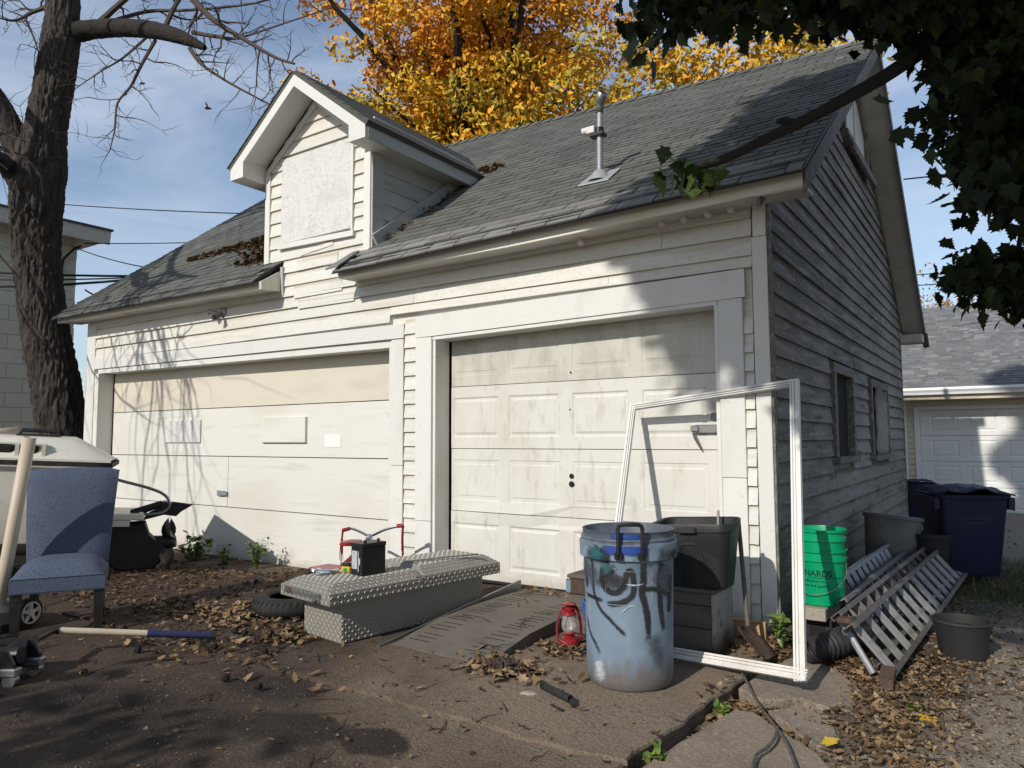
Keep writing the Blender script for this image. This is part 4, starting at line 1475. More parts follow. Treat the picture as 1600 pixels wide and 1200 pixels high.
def bark_tube(name, pts, rs, parent, n=190, k=30, amp=.030, mat="bark", knots=()):
    P, Q = smooth_path(pts, rs, k)
    from mathutils import noise
    rows = []
    prev = None
    for i, p in enumerate(P):
        d = (P[min(i+1, len(P)-1)]-P[max(i-1, 0)]).normalized()
        a = d.orthogonal().normalized() if prev is None else (prev-d*prev.dot(d)).normalized()
        prev = a
        b = d.cross(a)
        row = []
        for j in range(n):
            t = 2*PI*j/n
            v = a*math.cos(t)+b*math.sin(t)
            q = p+v*Q[i]
            wz = .25*noise.noise((q.x*3, q.y*3, q.z*4))
            dd_ = noise.voronoi((q.x*15+wz, q.y*15+wz, q.z*3.6+wz*2))[0]
            f = min(1, (dd_[1]-dd_[0])*2.6)
            d2 = noise.voronoi((q.x*31, q.y*31+4, q.z*10))[0]
            f2 = min(1, (d2[1]-d2[0])*2.2)
            rr = Q[i]+amp*(f*.85-.6+f2*.32+.12*noise.noise((q.x*50, q.y*50, q.z*30)))*min(1, Q[i]/.2)
            for (kc, kr, kh) in knots:
                dd = (q-Vector(kc)).length
                if dd < kr*2:
                    rr += kh*math.exp(-(dd/kr)**2)
            row.append(p+v*rr)
        rows.append(row)
    mb = MB()
    mb.grid(rows, closed=True)
    mb._add(rows[-1], [tuple(range(n))])
    return mb.build(name, mat, parent, sharp=70)

def bare_tree():
    t = thing("bare_tree", "tall bare tree with furrowed dark trunk leaning beside the garage corner", "tree", (0, 0, 0))
    trunk = [(-10.24, .25, -.15), (-10.26, .21, .24), (-10.28, .14, .81), (-10.31, .08, 1.28), (-10.37, -.04, 2.14), (-10.46, -.17, 2.9), (-10.51, -.26, 3.57), (-10.51, -.33, 4.23), (-10.48, -.36, 4.8), (-10.42, -.37, 5.37), (-10.32, -.35, 5.95), (-10.19, -.32, 6.61), (-10.08, -.3, 7.28), (-9.99, -.33, 8.23), (-9.7, -.47, 9.22), (-9.47, -.65, 10.35)]
    rs = [.50, .44, .38, .35, .325, .31, .305, .31, .34, .36, .27, .255, .25, .19, .14, .08]
    kn = [((-10.75, -.42, 4.72), .13, .13), ((-10.25, -.75, 4.5), .10, .05), ((-10.72, -.30, 2.55), .10, .12), ((-10.15, -.62, 2.72), .08, .04), ((-10.30, -.68, 5.0), .12, .05)]
    bark_tube("trunk", trunk, rs, t, knots=kn)
    limbs = [
        ("limb", [(-10.1, -.3, 7.33), (-9.72, -.07, 7.40), (-9.13, .1, 7.32), (-8.5, .18, 7.12), (-7.89, .26, 6.86), (-7.42, .35, 6.59)], [.17, .135, .125, .12, .10, .035]),
        ("limb", [(-10.40, -.36, 4.95), (-10.58, -.56, 5.5), (-10.65, -.83, 6.14), (-10.61, -1.34, 6.75), (-10.29, -1.92, 7.6), (-9.77, -2.38, 8.5)], [.24, .20, .165, .14, .11, .07]),
        ("limb", [(-10.45, -.38, 4.8), (-10.53, -.68, 5.2), (-10.27, -.98, 5.28), (-9.62, -1.61, 5.16), (-8.9, -2.38, 5.1), (-8.4, -3.0, 5.3), (-7.9, -3.6, 5.7)], [.19, .14, .105, .08, .062, .05, .03]),
    ]
    for nm, p, r in limbs:
        bark_tube(nm, p, r, t, n=40, k=10, amp=.018, mat="dark_branch" if p[0][2] > 7 else "bark")  # the high limb takes the darker bark, its shade painted in
    mb = MB(); mb.tube([(-10.2, -.6, 4.60), (-9.95, -.68, 4.62), (-9.88, -.70, 4.60)], [.05, .036, .03], 8, jitter=.15); mb.build("broken_stub", "bark", t)
    mb = MB()
    hand = [
        ([(-9.48, .08, 7.51), (-8.99, .4, 7.67), (-8.26, .66, 7.57), (-7.15, .94, 7.43), (-6.31, 1.03, 7.4)], .035),
        ([(-7.5, -.3, 7.5), (-7.18, -.14, 7.1), (-6.81, .04, 6.65), (-6.4, .22, 6.33), (-5.99, .4, 6.04), (-5.72, .48, 5.91)], .055),
        ([(-8.55, .15, 7.0), (-8.75, -.07, 6.66), (-8.88, -.27, 6.44), (-9.12, -.52, 6.13)], .022),
        ([(-8.44, .23, 6.97), (-8.52, .09, 6.58), (-8.66, .02, 6.27), (-8.83, -.07, 6.03), (-8.87, -.07, 5.69), (-8.94, -.09, 5.4)], .028),
        ([(-7.68, .29, 6.64), (-7.47, .34, 6.37), (-7.05, .41, 6.06), (-6.63, .6, 5.78), (-6.38, .66, 5.63)], .03),
        ([(-7.65, .3, 6.86), (-7.27, .44, 6.74), (-6.89, .47, 6.61), (-6.29, .52, 6.57), (-5.23, .64, 6.55)], .03),
        ([(-10.21, -.44, 7.75), (-10.41, -.57, 7.66), (-10.4, -.78, 7.43), (-10.37, -.99, 7.35)], .04),
        ([(-10.28, -.7, 7.45), (-10.18, -.6, 7.12), (-10.14, -.55, 6.89), (-10.12, -.52, 6.65)], .016),
        ([(-9.6, .0, 7.5), (-8.8, .2, 7.9), (-7.8, .5, 8.3), (-6.7, .6, 8.4)], .05),
        ([(-8.2, .2, 7.0), (-7.9, .3, 7.5), (-7.2, .4, 7.7), (-6.3, .7, 7.9)], .04),
    ]
    for pts, r in hand:
        P, Q = smooth_path(pts, [r*(1-.75*i/(len(pts)-1)) for i in range(len(pts))], 4)
        mb.tube(P, Q, 6, caps=False)
        for i in range(2, len(P)):
            for _ in range(1):
                if random.random() < .95:
                    d = (P[i]-P[i-1]).normalized()
                    s_ = d.orthogonal(); s_.rotate(Matrix.Rotation(random.uniform(0, 2*PI), 3, d))
                    twigs(mb, P[i], d*.5+s_, random.uniform(.25, .75), max(.0085, Q[i]*.5), 1, .9, 0, 5)
    # boughs overhanging the yard on the left, out of frame: their shade falls on the plywood door
    for p, d, L, r in (((-9.62, -1.61, 5.2), (.9, -.55, .1), 3.0, .055), ((-8.9, -2.4, 5.1), (.95, -.2, -.12), 2.4, .045), ((-9.2, -2.0, 5.15), (.8, -.1, -.5), 1.9, .035),
                       ((-8.4, -3.0, 5.3), (1, -.3, .05), 2.2, .04), ((-8.7, -2.6, 5.15), (.5, -.3, -.9), 1.5, .03), ((-10.3, -1.9, 7.6), (.7, -.8, .2), 3.5, .07), ((-9.77, -2.38, 8.5), (.8, -.4, .3), 3.2, .06)):
        twigs(mb, p, d, L, r, 2, .75, 0, 8)
    main = [(-10.61, -1.34, 6.7), (-10.0, -2.6, 6.9), (-9.3, -3.9, 6.9), (-8.4, -4.9, 6.8), (-7.4, -5.4, 6.7)]
    P, Q = smooth_path(main, [.09, .07, .06, .05, .03], 6)
    mb.tube(P, Q, 8, caps=False)
    for k in range(17):
        j = random.randint(4, len(P)-1)
        d = Vector((random.uniform(-.15, .5), random.uniform(-.35, .2), random.uniform(-1.0, -.7)))
        twigs(mb, P[j], d, random.uniform(2.8, 4.8), random.uniform(.022, .042), 1, .45, -.06, 10)
    mb.build("twigs", "twig_bark", t)
    # a few dead leaves still hanging
    P = np.array([(-7.3, .33, 5.75), (-7.28, .33, 5.7), (-8.5, .1, 6.3), (-8.1, .1, 6.4)])
    scatter("dead_leaves", LEAF_V, LEAF_F, P, np.full(4, .10), rand_rot(4), "twig_bark", np.full(4, .2), t)
bare_tree()

def leaf_cloud(name, centres, radius, per, size, mat, parent, lo=0, hi=1, squash=.8, shape=None, hang=None, rng=RNG):
    C_ = np.repeat(np.array(centres, float), per, 0)
    n = len(C_)
    d = rng.normal(size=(n, 3))
    d /= np.linalg.norm(d, axis=1)[:, None]
    rr = radius*np.cbrt(rng.uniform(.05, 1, n))
    if np.ndim(radius) == 0:
        pass
    P = C_+d*rr[:, None]*np.array([1, 1, squash])
    sz = size*rng.uniform(.65, 1.25, n)
    shv, shf = shape or (LEAF_V, LEAF_F)
    rot = rand_rot(n, hang)
    cl = np.repeat(rng.uniform(lo, hi, len(centres)), per)
    tint = np.clip(cl+rng.normal(0, .16, n), .01, 1)
    return scatter(name, shv, shf, P, sz, rot, mat, tint, parent, curl=rng.uniform(-.5, .5, n))

def gold_tree():
    t = thing("gold_tree", "large tree in golden autumn leaf rising behind the garage roof", "tree", (0, 0, 0))
    base = Vector((-11.0, 11.2, -.1))
    mb = MB()
    P, Q = smooth_path([base, base+Vector((.1, 0, 4)), base+Vector((0, 0, 7.5)), base+Vector((.25, .1, 9.8)), base+Vector((.05, 0, 11.5)), base+Vector((.35, .2, 13.5)), base+Vector((.2, 0, 16))], [.5, .42, .36, .30, .2, .13, .06], 5)
    mb.tube(P, Q, 14, jitter=.08)
    mb.build("trunk", "dark_branch", t)
    mb = MB()
    ends = []
    for i in range(46):
        h = random.uniform(6.2, 14.5)
        a = random.uniform(0, 2*PI)
        st = base+Vector((.1, 0, h-1.2))
        L = random.uniform(2.0, 5.4)*(1-.35*max(0, (h-11)/4))
        d = Vector((math.cos(a), math.sin(a)*.8, random.uniform(.1, .75)))
        pts = [st]
        dd = d.normalized()
        for k in range(7):
            dd = (dd+Vector((random.gauss(0, .18), random.gauss(0, .18), random.gauss(0.02, .14)))).normalized()
            pts.append(pts[-1]+dd*L/7)
        mb.tube(pts, [.13*(1-.12*k) for k in range(8)], 6, caps=False)
        ends += pts[2:]
    for d in ((-.25, -.9, 1.1), (.35, -.9, .9), (.05, -.8, 1.3), (-.6, -.7, .9), (.8, -.6, .8), (-.5, -.4, 1), (.55, -.3, 1), (.2, -.5, 1.1), (-.2, .5, 1)):
        pts = [base+Vector((.1, 0, 8.4))]
        dd = Vector(d).normalized()
        for k in range(8):
            dd = (dd+Vector((random.gauss(0, .12), random.gauss(0, .12), .05))).normalized()
            pts.append(pts[-1]+dd*.85)
        mb.tube(pts, [.2*(1-.1*k) for k in range(9)], 7, caps=False)
        ends += pts[3:]
    mb.build("branches", "dark_branch", t)
    rng = np.random.default_rng(5)
    cs = []
    # wide crown: clumps round branch ends, longer reach to the right along the roof
    for e in ends:
        for _ in range(2):
            cs.append((e.x+rng.normal(0, .45), e.y+rng.normal(0, .45), e.z+rng.normal(0, .4)))
    for _ in range(140):
        a, u = rng.uniform(0, 2*np.pi), rng.uniform(.45, 1)
        z = rng.uniform(7.5, 17)
        rad = 5.1*np.sqrt(max(.05, 1-((z-11.6)/6.4)**2))
        cs.append((base.x+.3+math.cos(a)*rad*u, base.y+math.sin(a)*rad*u*.8, z))
    for _ in range(120):
        u = rng.uniform(0, 1)**1.35
        cs.append((base.x+3+u*7.2, base.y+rng.uniform(-1.5, 1.5)-u*.5, 8.4+rng.uniform(-1.4, 2.4-1.2*u)))
    cs = np.array(cs)
    low = cs[:, 2] < 10.6
    leaf_cloud("crown", cs[low], .55, 105, .165, "gold", t, .08, .62, .75)
    leaf_cloud("crown", cs[~low], .55, 105, .165, "gold", t, .38, .92, .75)
gold_tree()

CL = np.array([
(1.27,-1.51,3.32),(1.65,-1.05,2.87),(1.28,-0.67,3.63),(1.36,-0.58,3.79),(1.52,-0.26,3.03),(0.58,-1.48,3.64),(1.70,-1.12,2.83),(1.40,-1.00,2.39),(1.86,0.08,3.90),(2.02,0.02,3.26),(1.25,-0.83,3.33),(1.35,-0.09,3.88),(1.76,-1.15,2.68),(1.43,-1.28,3.19),(1.70,-0.13,3.06),(0.79,-1.19,3.54),(1.87,0.26,4.09),(1.44,-0.61,3.32),(0.60,-1.47,3.57),(1.20,-0.85,3.75),(1.22,-0.82,3.57),(1.81,-0.60,3.15),(1.25,-0.05,3.17),(1.86,-0.84,2.85),(1.05,-0.33,4.13),(1.23,-0.75,3.12),(1.36,-1.06,3.12),(1.40,-0.04,2.89),(-0.10,-1.64,3.77),(1.19,-1.31,3.10),(1.56,-1.15,3.46),(1.63,-0.70,3.36),(1.41,-0.76,3.61),(1.79,-0.11,3.71),(0.46,-1.75,3.42),(1.04,-1.02,3.48),(1.65,0.34,2.77),(1.65,0.14,3.05),(1.62,-0.78,3.17),(1.91,-0.28,3.60),(1.93,-0.16,3.55),(1.49,0.28,2.79),(1.31,-0.83,2.98),(0.23,-0.84,4.06),(1.66,-0.63,3.68),(1.78,-0.87,2.61),(1.91,0.26,2.60),(0.59,-0.89,3.69),(1.86,-0.32,2.60),(-0.07,-1.49,3.73),(-0.08,-0.86,4.16),(1.43,-1.14,3.02),(-0.03,-1.41,3.67),(1.60,-0.15,3.40),(1.90,-0.49,3.17),(1.46,-0.92,2.85),(-0.17,-1.60,3.68),(-0.03,-1.30,3.86),(1.31,-0.53,2.60),(1.94,-0.34,2.92),(1.55,-0.23,3.16),(0.55,-1.96,3.19),(1.51,-0.89,3.09),(1.52,-0.69,3.52),(1.12,-0.22,3.71),(0.51,-1.97,3.41),(1.76,-0.29,3.26),(0.83,-0.43,3.77),(1.69,-1.18,3.11),(1.75,0.15,2.59),(1.47,-1.08,3.45),(1.05,-0.55,3.83),(1.83,-0.85,3.43),(1.53,-0.51,2.68),(1.87,-0.95,2.59),(1.42,-0.28,2.90),(1.09,-0.41,3.78),(1.17,-1.08,2.87),(1.01,-1.36,3.24),(0.40,-1.87,3.28),(1.62,-0.70,2.62),(1.56,-1.24,2.29),(1.38,-0.34,3.52),(1.68,-1.10,2.68),(1.39,-1.05,2.85),(1.19,-1.08,3.35),(0.11,-2.29,3.14),(1.64,0.21,3.97),(-0.12,-1.56,3.74),(-0.23,-1.02,4.22),(1.42,-1.45,3.31),(0.99,-1.70,3.20),(1.47,-0.42,3.49),(1.60,-0.29,3.20),(1.86,-0.83,3.14),(0.71,-1.61,3.43),(0.34,-1.78,3.56),(1.78,-1.06,3.19),(2.02,0.22,4.03),(2.00,-0.06,3.79),(1.48,-0.08,2.86),(1.44,0.04,3.13),(1.71,-0.35,3.71),(1.21,-1.27,2.68),(0.88,-1.26,3.53),(1.98,0.62,2.98),(0.18,-1.12,3.88),(0.78,-1.09,3.71),(0.68,-1.07,3.62),(1.72,-1.10,2.40),(0.16,-2.11,3.22),(1.95,-0.93,3.42),(1.07,-0.81,3.43),(1.94,0.56,3.44),(1.95,-0.59,3.43),(1.82,-0.05,2.44),(2.01,0.61,2.59),(1.32,-0.37,2.95),(0.73,-1.26,3.59),(0.05,-1.06,3.91),(1.94,-0.88,3.16),(1.56,-0.62,2.92),(1.70,-0.54,3.47),(1.57,-0.59,3.66),(1.73,-0.34,2.57),(1.66,-1.02,2.48),(1.19,-1.42,3.29),(0.77,-1.85,3.40),(1.24,-1.33,3.03),(0.29,-1.25,3.63),(0.85,-1.04,3.74),(1.38,-0.20,3.71),(1.53,-0.26,3.63),(1.37,-0.61,3.19),(0.70,-0.95,3.86),(1.65,-1.21,2.48),(1.49,-0.37,3.17),(1.42,-1.19,3.52),(1.28,-0.09,2.90),(1.95,0.16,3.36),(1.65,-0.92,2.99),(1.85,-0.48,3.36),(1.83,0.17,3.53),(0.60,-1.99,3.29),(1.80,-0.10,3.09),(1.65,-1.17,3.08),(1.22,-1.45,2.45),(1.14,-0.18,3.48),(1.62,-0.11,3.55),(1.74,-0.52,3.67),(0.90,-0.38,4.10),(1.13,-0.59,3.16),(1.54,0.27,3.04),(1.74,-0.71,2.60),(1.92,0.47,4.27),(1.51,-1.30,3.07),(2.02,-0.40,3.57),(1.91,-0.31,2.61),(1.18,-1.25,3.49),(1.26,-0.50,3.96),(1.25,-1.44,2.77),(0.10,-1.30,3.95),(1.31,-0.41,3.58),(1.01,-1.35,3.33),(1.73,-0.66,3.25),(1.88,0.13,3.02),(1.59,-0.35,3.60),(1.96,0.10,2.62),(1.23,-0.51,3.31),(1.23,-0.22,2.76),(1.67,-1.07,2.63),(1.41,-1.21,3.31),(1.39,-0.14,2.71),(1.34,-0.35,2.72),(1.05,-1.16,3.58),(1.36,-1.11,2.62),(1.51,-0.83,3.04),(1.83,-0.41,2.65),(0.81,-0.85,3.66),(1.03,-1.55,3.30),(1.61,-0.26,2.84),(1.31,-1.01,3.08),(1.44,-0.97,3.02),(1.22,-0.92,2.72),(1.87,-0.55,3.69),(1.56,-1.30,2.74),(1.38,-0.97,2.96),(1.89,-0.08,3.44),(2.15,0.68,3.68),(-0.14,-0.93,4.24),(-0.33,-1.12,4.22),(1.27,-0.72,3.52),(1.35,-1.29,3.49),(1.54,-1.03,2.71),(1.63,-0.56,3.66),(1.54,-0.13,2.58),(2.18,0.69,3.97),(1.65,-1.08,3.01),(2.08,0.56,3.70),(-0.19,-1.00,4.14),(0.42,-1.13,3.95),(2.01,-0.04,3.12),(1.94,0.15,2.94),(1.37,-0.92,2.81),(1.77,0.18,4.14),(0.68,-0.37,4.24),(1.84,-0.02,3.53),(2.10,0.35,3.46),(1.88,0.53,2.72),(0.71,-1.63,3.35),(0.09,-1.29,3.70),(1.72,-0.96,2.66),(1.59,-0.29,2.69),(0.01,-1.30,3.70),(1.71,0.27,2.75),(1.49,-1.04,3.55),(1.82,-0.76,2.88),(1.24,-1.14,3.26),(1.47,-0.65,2.82),(1.65,-0.70,2.71),(1.43,-0.21,2.74),(1.23,-1.52,3.28),(0.50,-0.70,4.08),(1.80,-0.59,3.50),(2.04,0.58,2.94),(1.50,0.34,2.13),(1.35,-0.32,2.20),(1.72,-0.09,2.13),(1.61,-0.18,2.02),(1.57,-0.05,2.12),(1.21,-0.36,2.26),(1.52,-0.38,2.13),(1.42,-0.26,2.25),(1.64,-0.07,2.14),(1.27,-0.10,2.19),(1.34,-0.25,2.14),(1.58,-0.19,2.18),(1.43,0.31,2.16),(1.48,0.33,2.30),(1.53,0.23,2.32),(1.57,0.34,2.11),(1.40,0.11,2.21),(1.16,-0.00,2.26),(1.27,0.18,2.33),(1.68,0.09,2.10),(1.48,0.27,2.20),(1.22,-0.48,2.12)])

def maple():
    t = thing("maple_tree", "dark green maple overhanging the right side, one limb reaching over the roof", "tree", (0, 0, 0))
    tr = Vector((4.9, -2.6, -.1))
    bark_tube("trunk", [tr, tr+Vector((0, 0, 1.2)), tr+Vector((-.1, .1, 3)), tr+Vector((-.4, .1, 5)), tr+Vector((-1, -.2, 7.5)), tr+Vector((-1.6, -.6, 10))], [.4, .32, .28, .24, .16, .05], t, n=24, k=6, amp=.02, mat="dark_branch")
    limb = [(4.6, -2.5, 3.4), (3.4, -1.4, 4.3), (2.3, -.75, 4.2), (1.58, -.66, 3.76), (1.24, -1.1, 3.32), (.97, -1.49, 2.99), (.83, -1.69, 2.84), (.67, -1.85, 2.71), (.54, -1.99, 2.61), (.43, -2.18, 2.49), (.33, -2.30, 2.43), (.29, -2.39, 2.42)]
    bark_tube("limb", limb, [.13, .10, .075, .055, .040, .032, .029, .026, .023, .020, .016, .010], t, n=12, k=5, amp=.012, mat="dark_branch")
    mb = MB()
    mb.tube([(.64, -1.87, 2.69), (.60, -1.95, 2.69), (.58, -1.98, 2.68)], [.02, .017, .012], 7, jitter=.3)
    mb.tube([(1.6, -.2, 3.0), (1.48, -.02, 2.58), (1.44, -.03, 2.38), (1.39, -.06, 2.34), (1.36, -.07, 2.28), (1.28, -.13, 2.25)], [.02, .017, .014, .012, .010, .006], 6)
    for a, b in (((3.4, -1.4, 4.3), (.5, -2.2, 3.6)), ((2.3, -.75, 4.2), (1.4, -.3, 3.0)), ((2.3, -.75, 4.2), (1.2, -.5, 2.5)), ((3.4, -1.4, 4.3), (1.7, .2, 2.6)), ((4.5, -2.5, 5), (.4, -3.2, 5.5)), ((4.5, -2.5, 5), (1.2, -6.5, 5.2)), ((4.2, -2.6, 6), (0, -4.2, 6.8)), ((4.2, -2.6, 6.5), (2, -5.5, 8)), ((3.6, -3.0, 7.5), (.5, -8, 9)), ((3.4, -3.1, 8.5), (1.5, -8.2, 11.5))):
        a, b = Vector(a), Vector(b)
        pts = [a.lerp(b, i/6)+Vector((random.gauss(0, .06), random.gauss(0, .06), .25*math.sin(PI*i/6))) for i in range(7)]
        mb.tube(pts, [.05*(1-.13*i) for i in range(7)], 6, caps=False)
    mb.build("branches", "dark_branch", t)
    rng = np.random.default_rng(21)
    # leaves that hang into the picture
    C_ = np.repeat(CL, 30, 0)
    P = C_+rng.normal(0, .075, C_.shape)
    n = len(P)
    def hang_rot(n, sd=.55):
        # blade hangs tip down, turned any way
        a = rng.uniform(0, 2*np.pi, n)
        e = rng.normal(-1.0, sd, n)
        s_ = rng.normal(0, .6, n)
        out = np.zeros((n, 3, 3))
        for i in range(n):
            out[i] = np.array(Euler((s_[i], -e[i], a[i]), 'XYZ').to_matrix())
        return out
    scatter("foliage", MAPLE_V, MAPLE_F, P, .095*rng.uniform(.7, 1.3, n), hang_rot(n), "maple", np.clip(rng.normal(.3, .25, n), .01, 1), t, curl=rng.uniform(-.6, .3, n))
    sg = np.array([(.1, -2.44, 2.94), (.13, -2.42, 2.89), (.16, -2.40, 2.97), (.93, -1.51, 2.86)])
    tip = np.array([(.28, -2.39, 2.36), (.31, -2.33, 2.38), (.24, -2.40, 2.36), (.33, -2.28, 2.37), (.30, -2.36, 2.42), (.36, -2.24, 2.40)])
    sg = np.vstack([sg, np.repeat(tip, 4, 0)+rng.normal(0, .035, (24, 3))])
    n = len(sg)
    scatter("foliage", MAPLE_V, MAPLE_F, sg, np.concatenate([[.13, .12, .12, .115], .088*rng.uniform(.8, 1.3, n-4)]), hang_rot(n, .5), "maple", np.clip(rng.normal(.7, .2, n), .01, 1), t, curl=rng.uniform(-.6, .2, n))
    # unseen crown above and behind the camera, its outline shaped to shade this side
    m = 15000
    d = rng.normal(size=(m, 3))
    d /= np.linalg.norm(d, axis=1)[:, None]
    r_ = np.cbrt(rng.uniform(.2, 1, m))
    P = np.array([2.45, -4.2, 6.6])+d*r_[:, None]*np.array([3.55, 4.1, 3.25])
    P += rng.normal(0, .1, P.shape)
    k = 17000
    zq = rng.uniform(3.65, 10.6, k)
    left = -1.15+.11*(zq-4.3)+.35*np.sin(zq*2.3)+np.where(zq < 4.3, .55+rng.uniform(0, .6, k), 0)
    P = np.vstack([P, np.stack([left+np.abs(rng.normal(0, 1, k))*1.5+rng.uniform(0, 1.2, k)-.40, rng.uniform(-9.3, -7.1, k)-.25*np.sin(zq*3), zq+3.1], 1)])  # loose leaf slab added for its shade, placed by where the shadow lands
    # keep it out of the picture: nothing of the high crown dips into the frame
    f_, r2, u2 = np.array(fw), np.array(rt2), np.array(up2)
    q = P-np.array(CAM)
    zz = q @ f_
    inside = (zz > .2) & (np.abs(q @ r2)/np.maximum(zz, .01) < .76) & (np.abs(q @ u2)/np.maximum(zz, .01) < .56)
    near = np.linalg.norm(q, axis=1) < 1.2
    # leave the neighbour's front and roof in the sun, as in the photograph
    tt = 10.3-P[:, 1]
    hx, hz = P[:, 0]+.08*tt, P[:, 2]-.62*tt
    lit = (hx > -.3) & (hx < 1.25+.25*np.sin(hz*5)) & (hz > .2) & (hz < 4.4)
    # and the gravel with the near end of the ladders, with leaves removed so the sun reaches them
    tg = P[:, 2]/.62
    gx, gy = P[:, 0]+.08*tg, P[:, 1]+tg
    lit |= (gx > .30) & (gx < 2.2+.3*np.sin(gy*4)) & (gy > -3.2) & (gy < .35+.35*np.sin(gx*7)) & (rng.random(len(P)) < .93)
    P = P[~(inside | near | lit)]
    n = len(P)
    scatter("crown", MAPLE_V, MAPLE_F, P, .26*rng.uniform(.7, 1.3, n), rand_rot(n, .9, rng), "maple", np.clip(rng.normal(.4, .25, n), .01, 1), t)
maple()

def added_shade_tree():  # unseen tree, added only to throw shade on the near driveway
    t = thing("added_shade_tree", "unseen low bushy tree added behind the viewer to shade the near driveway", "tree", (0, 0, 0))
    mb = MB(); mb.tube([(-3.4, -9.6, -.1), (-3.4, -9.6, 1), (-3.2, -9.5, 2.2), (-3.3, -9.6, 3.2)], [.14, .12, .09, .04], 10); mb.build("trunk", "dark_branch", t)
    rng = np.random.default_rng(8)
    n = 5200
    d = rng.normal(size=(n, 3))
    d /= np.linalg.norm(d, axis=1)[:, None]
    P = np.array([-3.7, -9.6, 2.25])+d*np.cbrt(rng.uniform(.2, 1, n))[:, None]*np.array([3.4, 1.5, 1.55])
    P += rng.normal(0, .12, P.shape)
    scatter("crown", LEAF_V, LEAF_F, P, .2*rng.uniform(.7, 1.3, n), rand_rot(n, None, rng), "maple", np.clip(rng.normal(.4, .25, n), .01, 1), t)
added_shade_tree()

def far_trees():
    rng = np.random.default_rng(4)
    for (x, y, h, lab, leafy) in ((-2.3, 46, 11.2, "far russet tree showing over the neighbour garage roof", 1), (1.4, 50, 10.6, "far thin tree over the neighbour roof beside the maple leaves", 1),
                                  (-22.5, 13.5, 4.6, "far bare tree in the gap between trunk and garage corner", 0), (-27, 12, 7.6, "far bare tree behind the block building roof", 0)):
        t = thing("far_tree", lab, "tree", (x, y, -.1), 0, "trees in the distance")
        mb = MB(); mb.tube([(0, 0, 0), (.1, 0, h*.4), (0, .1, h*.7)], [.25, .18, .1], 8); mb.build("trunk", "twig_bark", t)
        mb = MB()
        for i in range(16 if leafy else 13):
            a = random.uniform(0, 2*PI)
            twigs(mb, (0, 0, h*random.uniform(.3, .7)), (math.cos(a), math.sin(a), random.uniform(.3, 1.1)), h*.36, .05, 2, .8, .06, 6)
        mb.build("branches", "twig_bark", t)
        if leafy:
            cs = [(rng.normal(0, 2.3), rng.normal(0, 2), h*.78+rng.normal(0, 1.3)) for _ in range(60)]
            leaf_cloud("crown", cs, .8, 26, .22, "orange", t, .1, .9)
far_trees()

# ---- poles, wires, a scrap of brick building in the gap on the left
def wires():
    def wire(a, b, sag, r, lab):
        a, b = Vector(a), Vector(b)
        mb = MB()
        mb.tube([a.lerp(b, i/14)-Vector((0, 0, sag*4*(i/14)*(1-i/14))) for i in range(15)], r, 5)
        tag(mb.build("power_line", "wire"), lab, "power line", "overhead power lines")
    wire((-17.6, 3, 7.05), (-8, 3.6, 5.2), .05, .012, "thin wire from behind the trunk to the upper roof slope")
    wire((-13.3, 1.65, 5.1), (-8.5, 5, 5.3), .06, .010, "thin wire from the white eave tip across to the roof")
    wire((-13.38, 1.45, 5.02), (-9.7, 1.1, 4.0), .05, .010, "straight wire slanting from the block building down to the roof edge")
    wire((-16, -4.0, 4.62), (-9.72, .85, 3.85), .22, .018, "upper cable of the three crossing the trunk")
    wire((-16, -4.2, 4.45), (-9.72, .82, 3.83), .30, .012, "thinnest cable of the three crossing the trunk")
    wire((-15, -4.0, 4.15), (-9.72, .80, 3.80), .34, .020, "lowest and thickest cable crossing the trunk")
    wire((-13.3, 1.7, 4.2), (-9.75, .9, 3.45), .10, .016, "cable below the others ending at the roof edge")
    wire((.0, 9, 5.80), (6, 10.5, 5.95), .05, .014, "thin wire behind the rake in the open sky")
    wire((-2, 26, 7.45), (14, 28, 7.9), .2, .02, "upper far wire over the neighbour roof")
    wire((-2, 26, 7.05), (14, 28, 7.4), .2, .02, "lower far wire over the neighbour roof")
    wire((-30, 14, 4.3), (-16, 14, 4.25), .02, .014, "far wire below the eave in the gap left of the garage")
    wire((-30, 15, 3.1), (-16, 15, 3.05), .02, .012, "lowest far wire in the gap left of the garage")
    p = thing("utility_pole", "distant utility pole in the gap beside the garage corner", "utility pole", (-21.0, 12.6, -.1))
    mb = MB(); mb.tube([(0, 0, 0), (0, 0, 3.8)], .06, 8); mb.build("post", "pole", p)
    mb = MB(); mb.box((-.5, -.04, 3.0), (.5, .04, 3.1)); mb.build("crossarm", "pole", p)
    b = thing("brick_house", "red brick house seen through the gap beside the garage corner", "house", (-30.0, 18.5, -.1))
    mb = MB(); mb.box((-3, 0, 0), (3, 4, 2.4)); mb.build("wall", "brick", b)
    mb = MB(); mb.prism([(-.4, 2.4), (4.4, 2.4), (2, 2.9)], -3.2, 3.2, Matrix(((0, 0, 1, 0), (1, 0, 0, 0), (0, 1, 0, 0), (0, 0, 0, 1)))); mb.build("roof", "shingle", b)
wires()

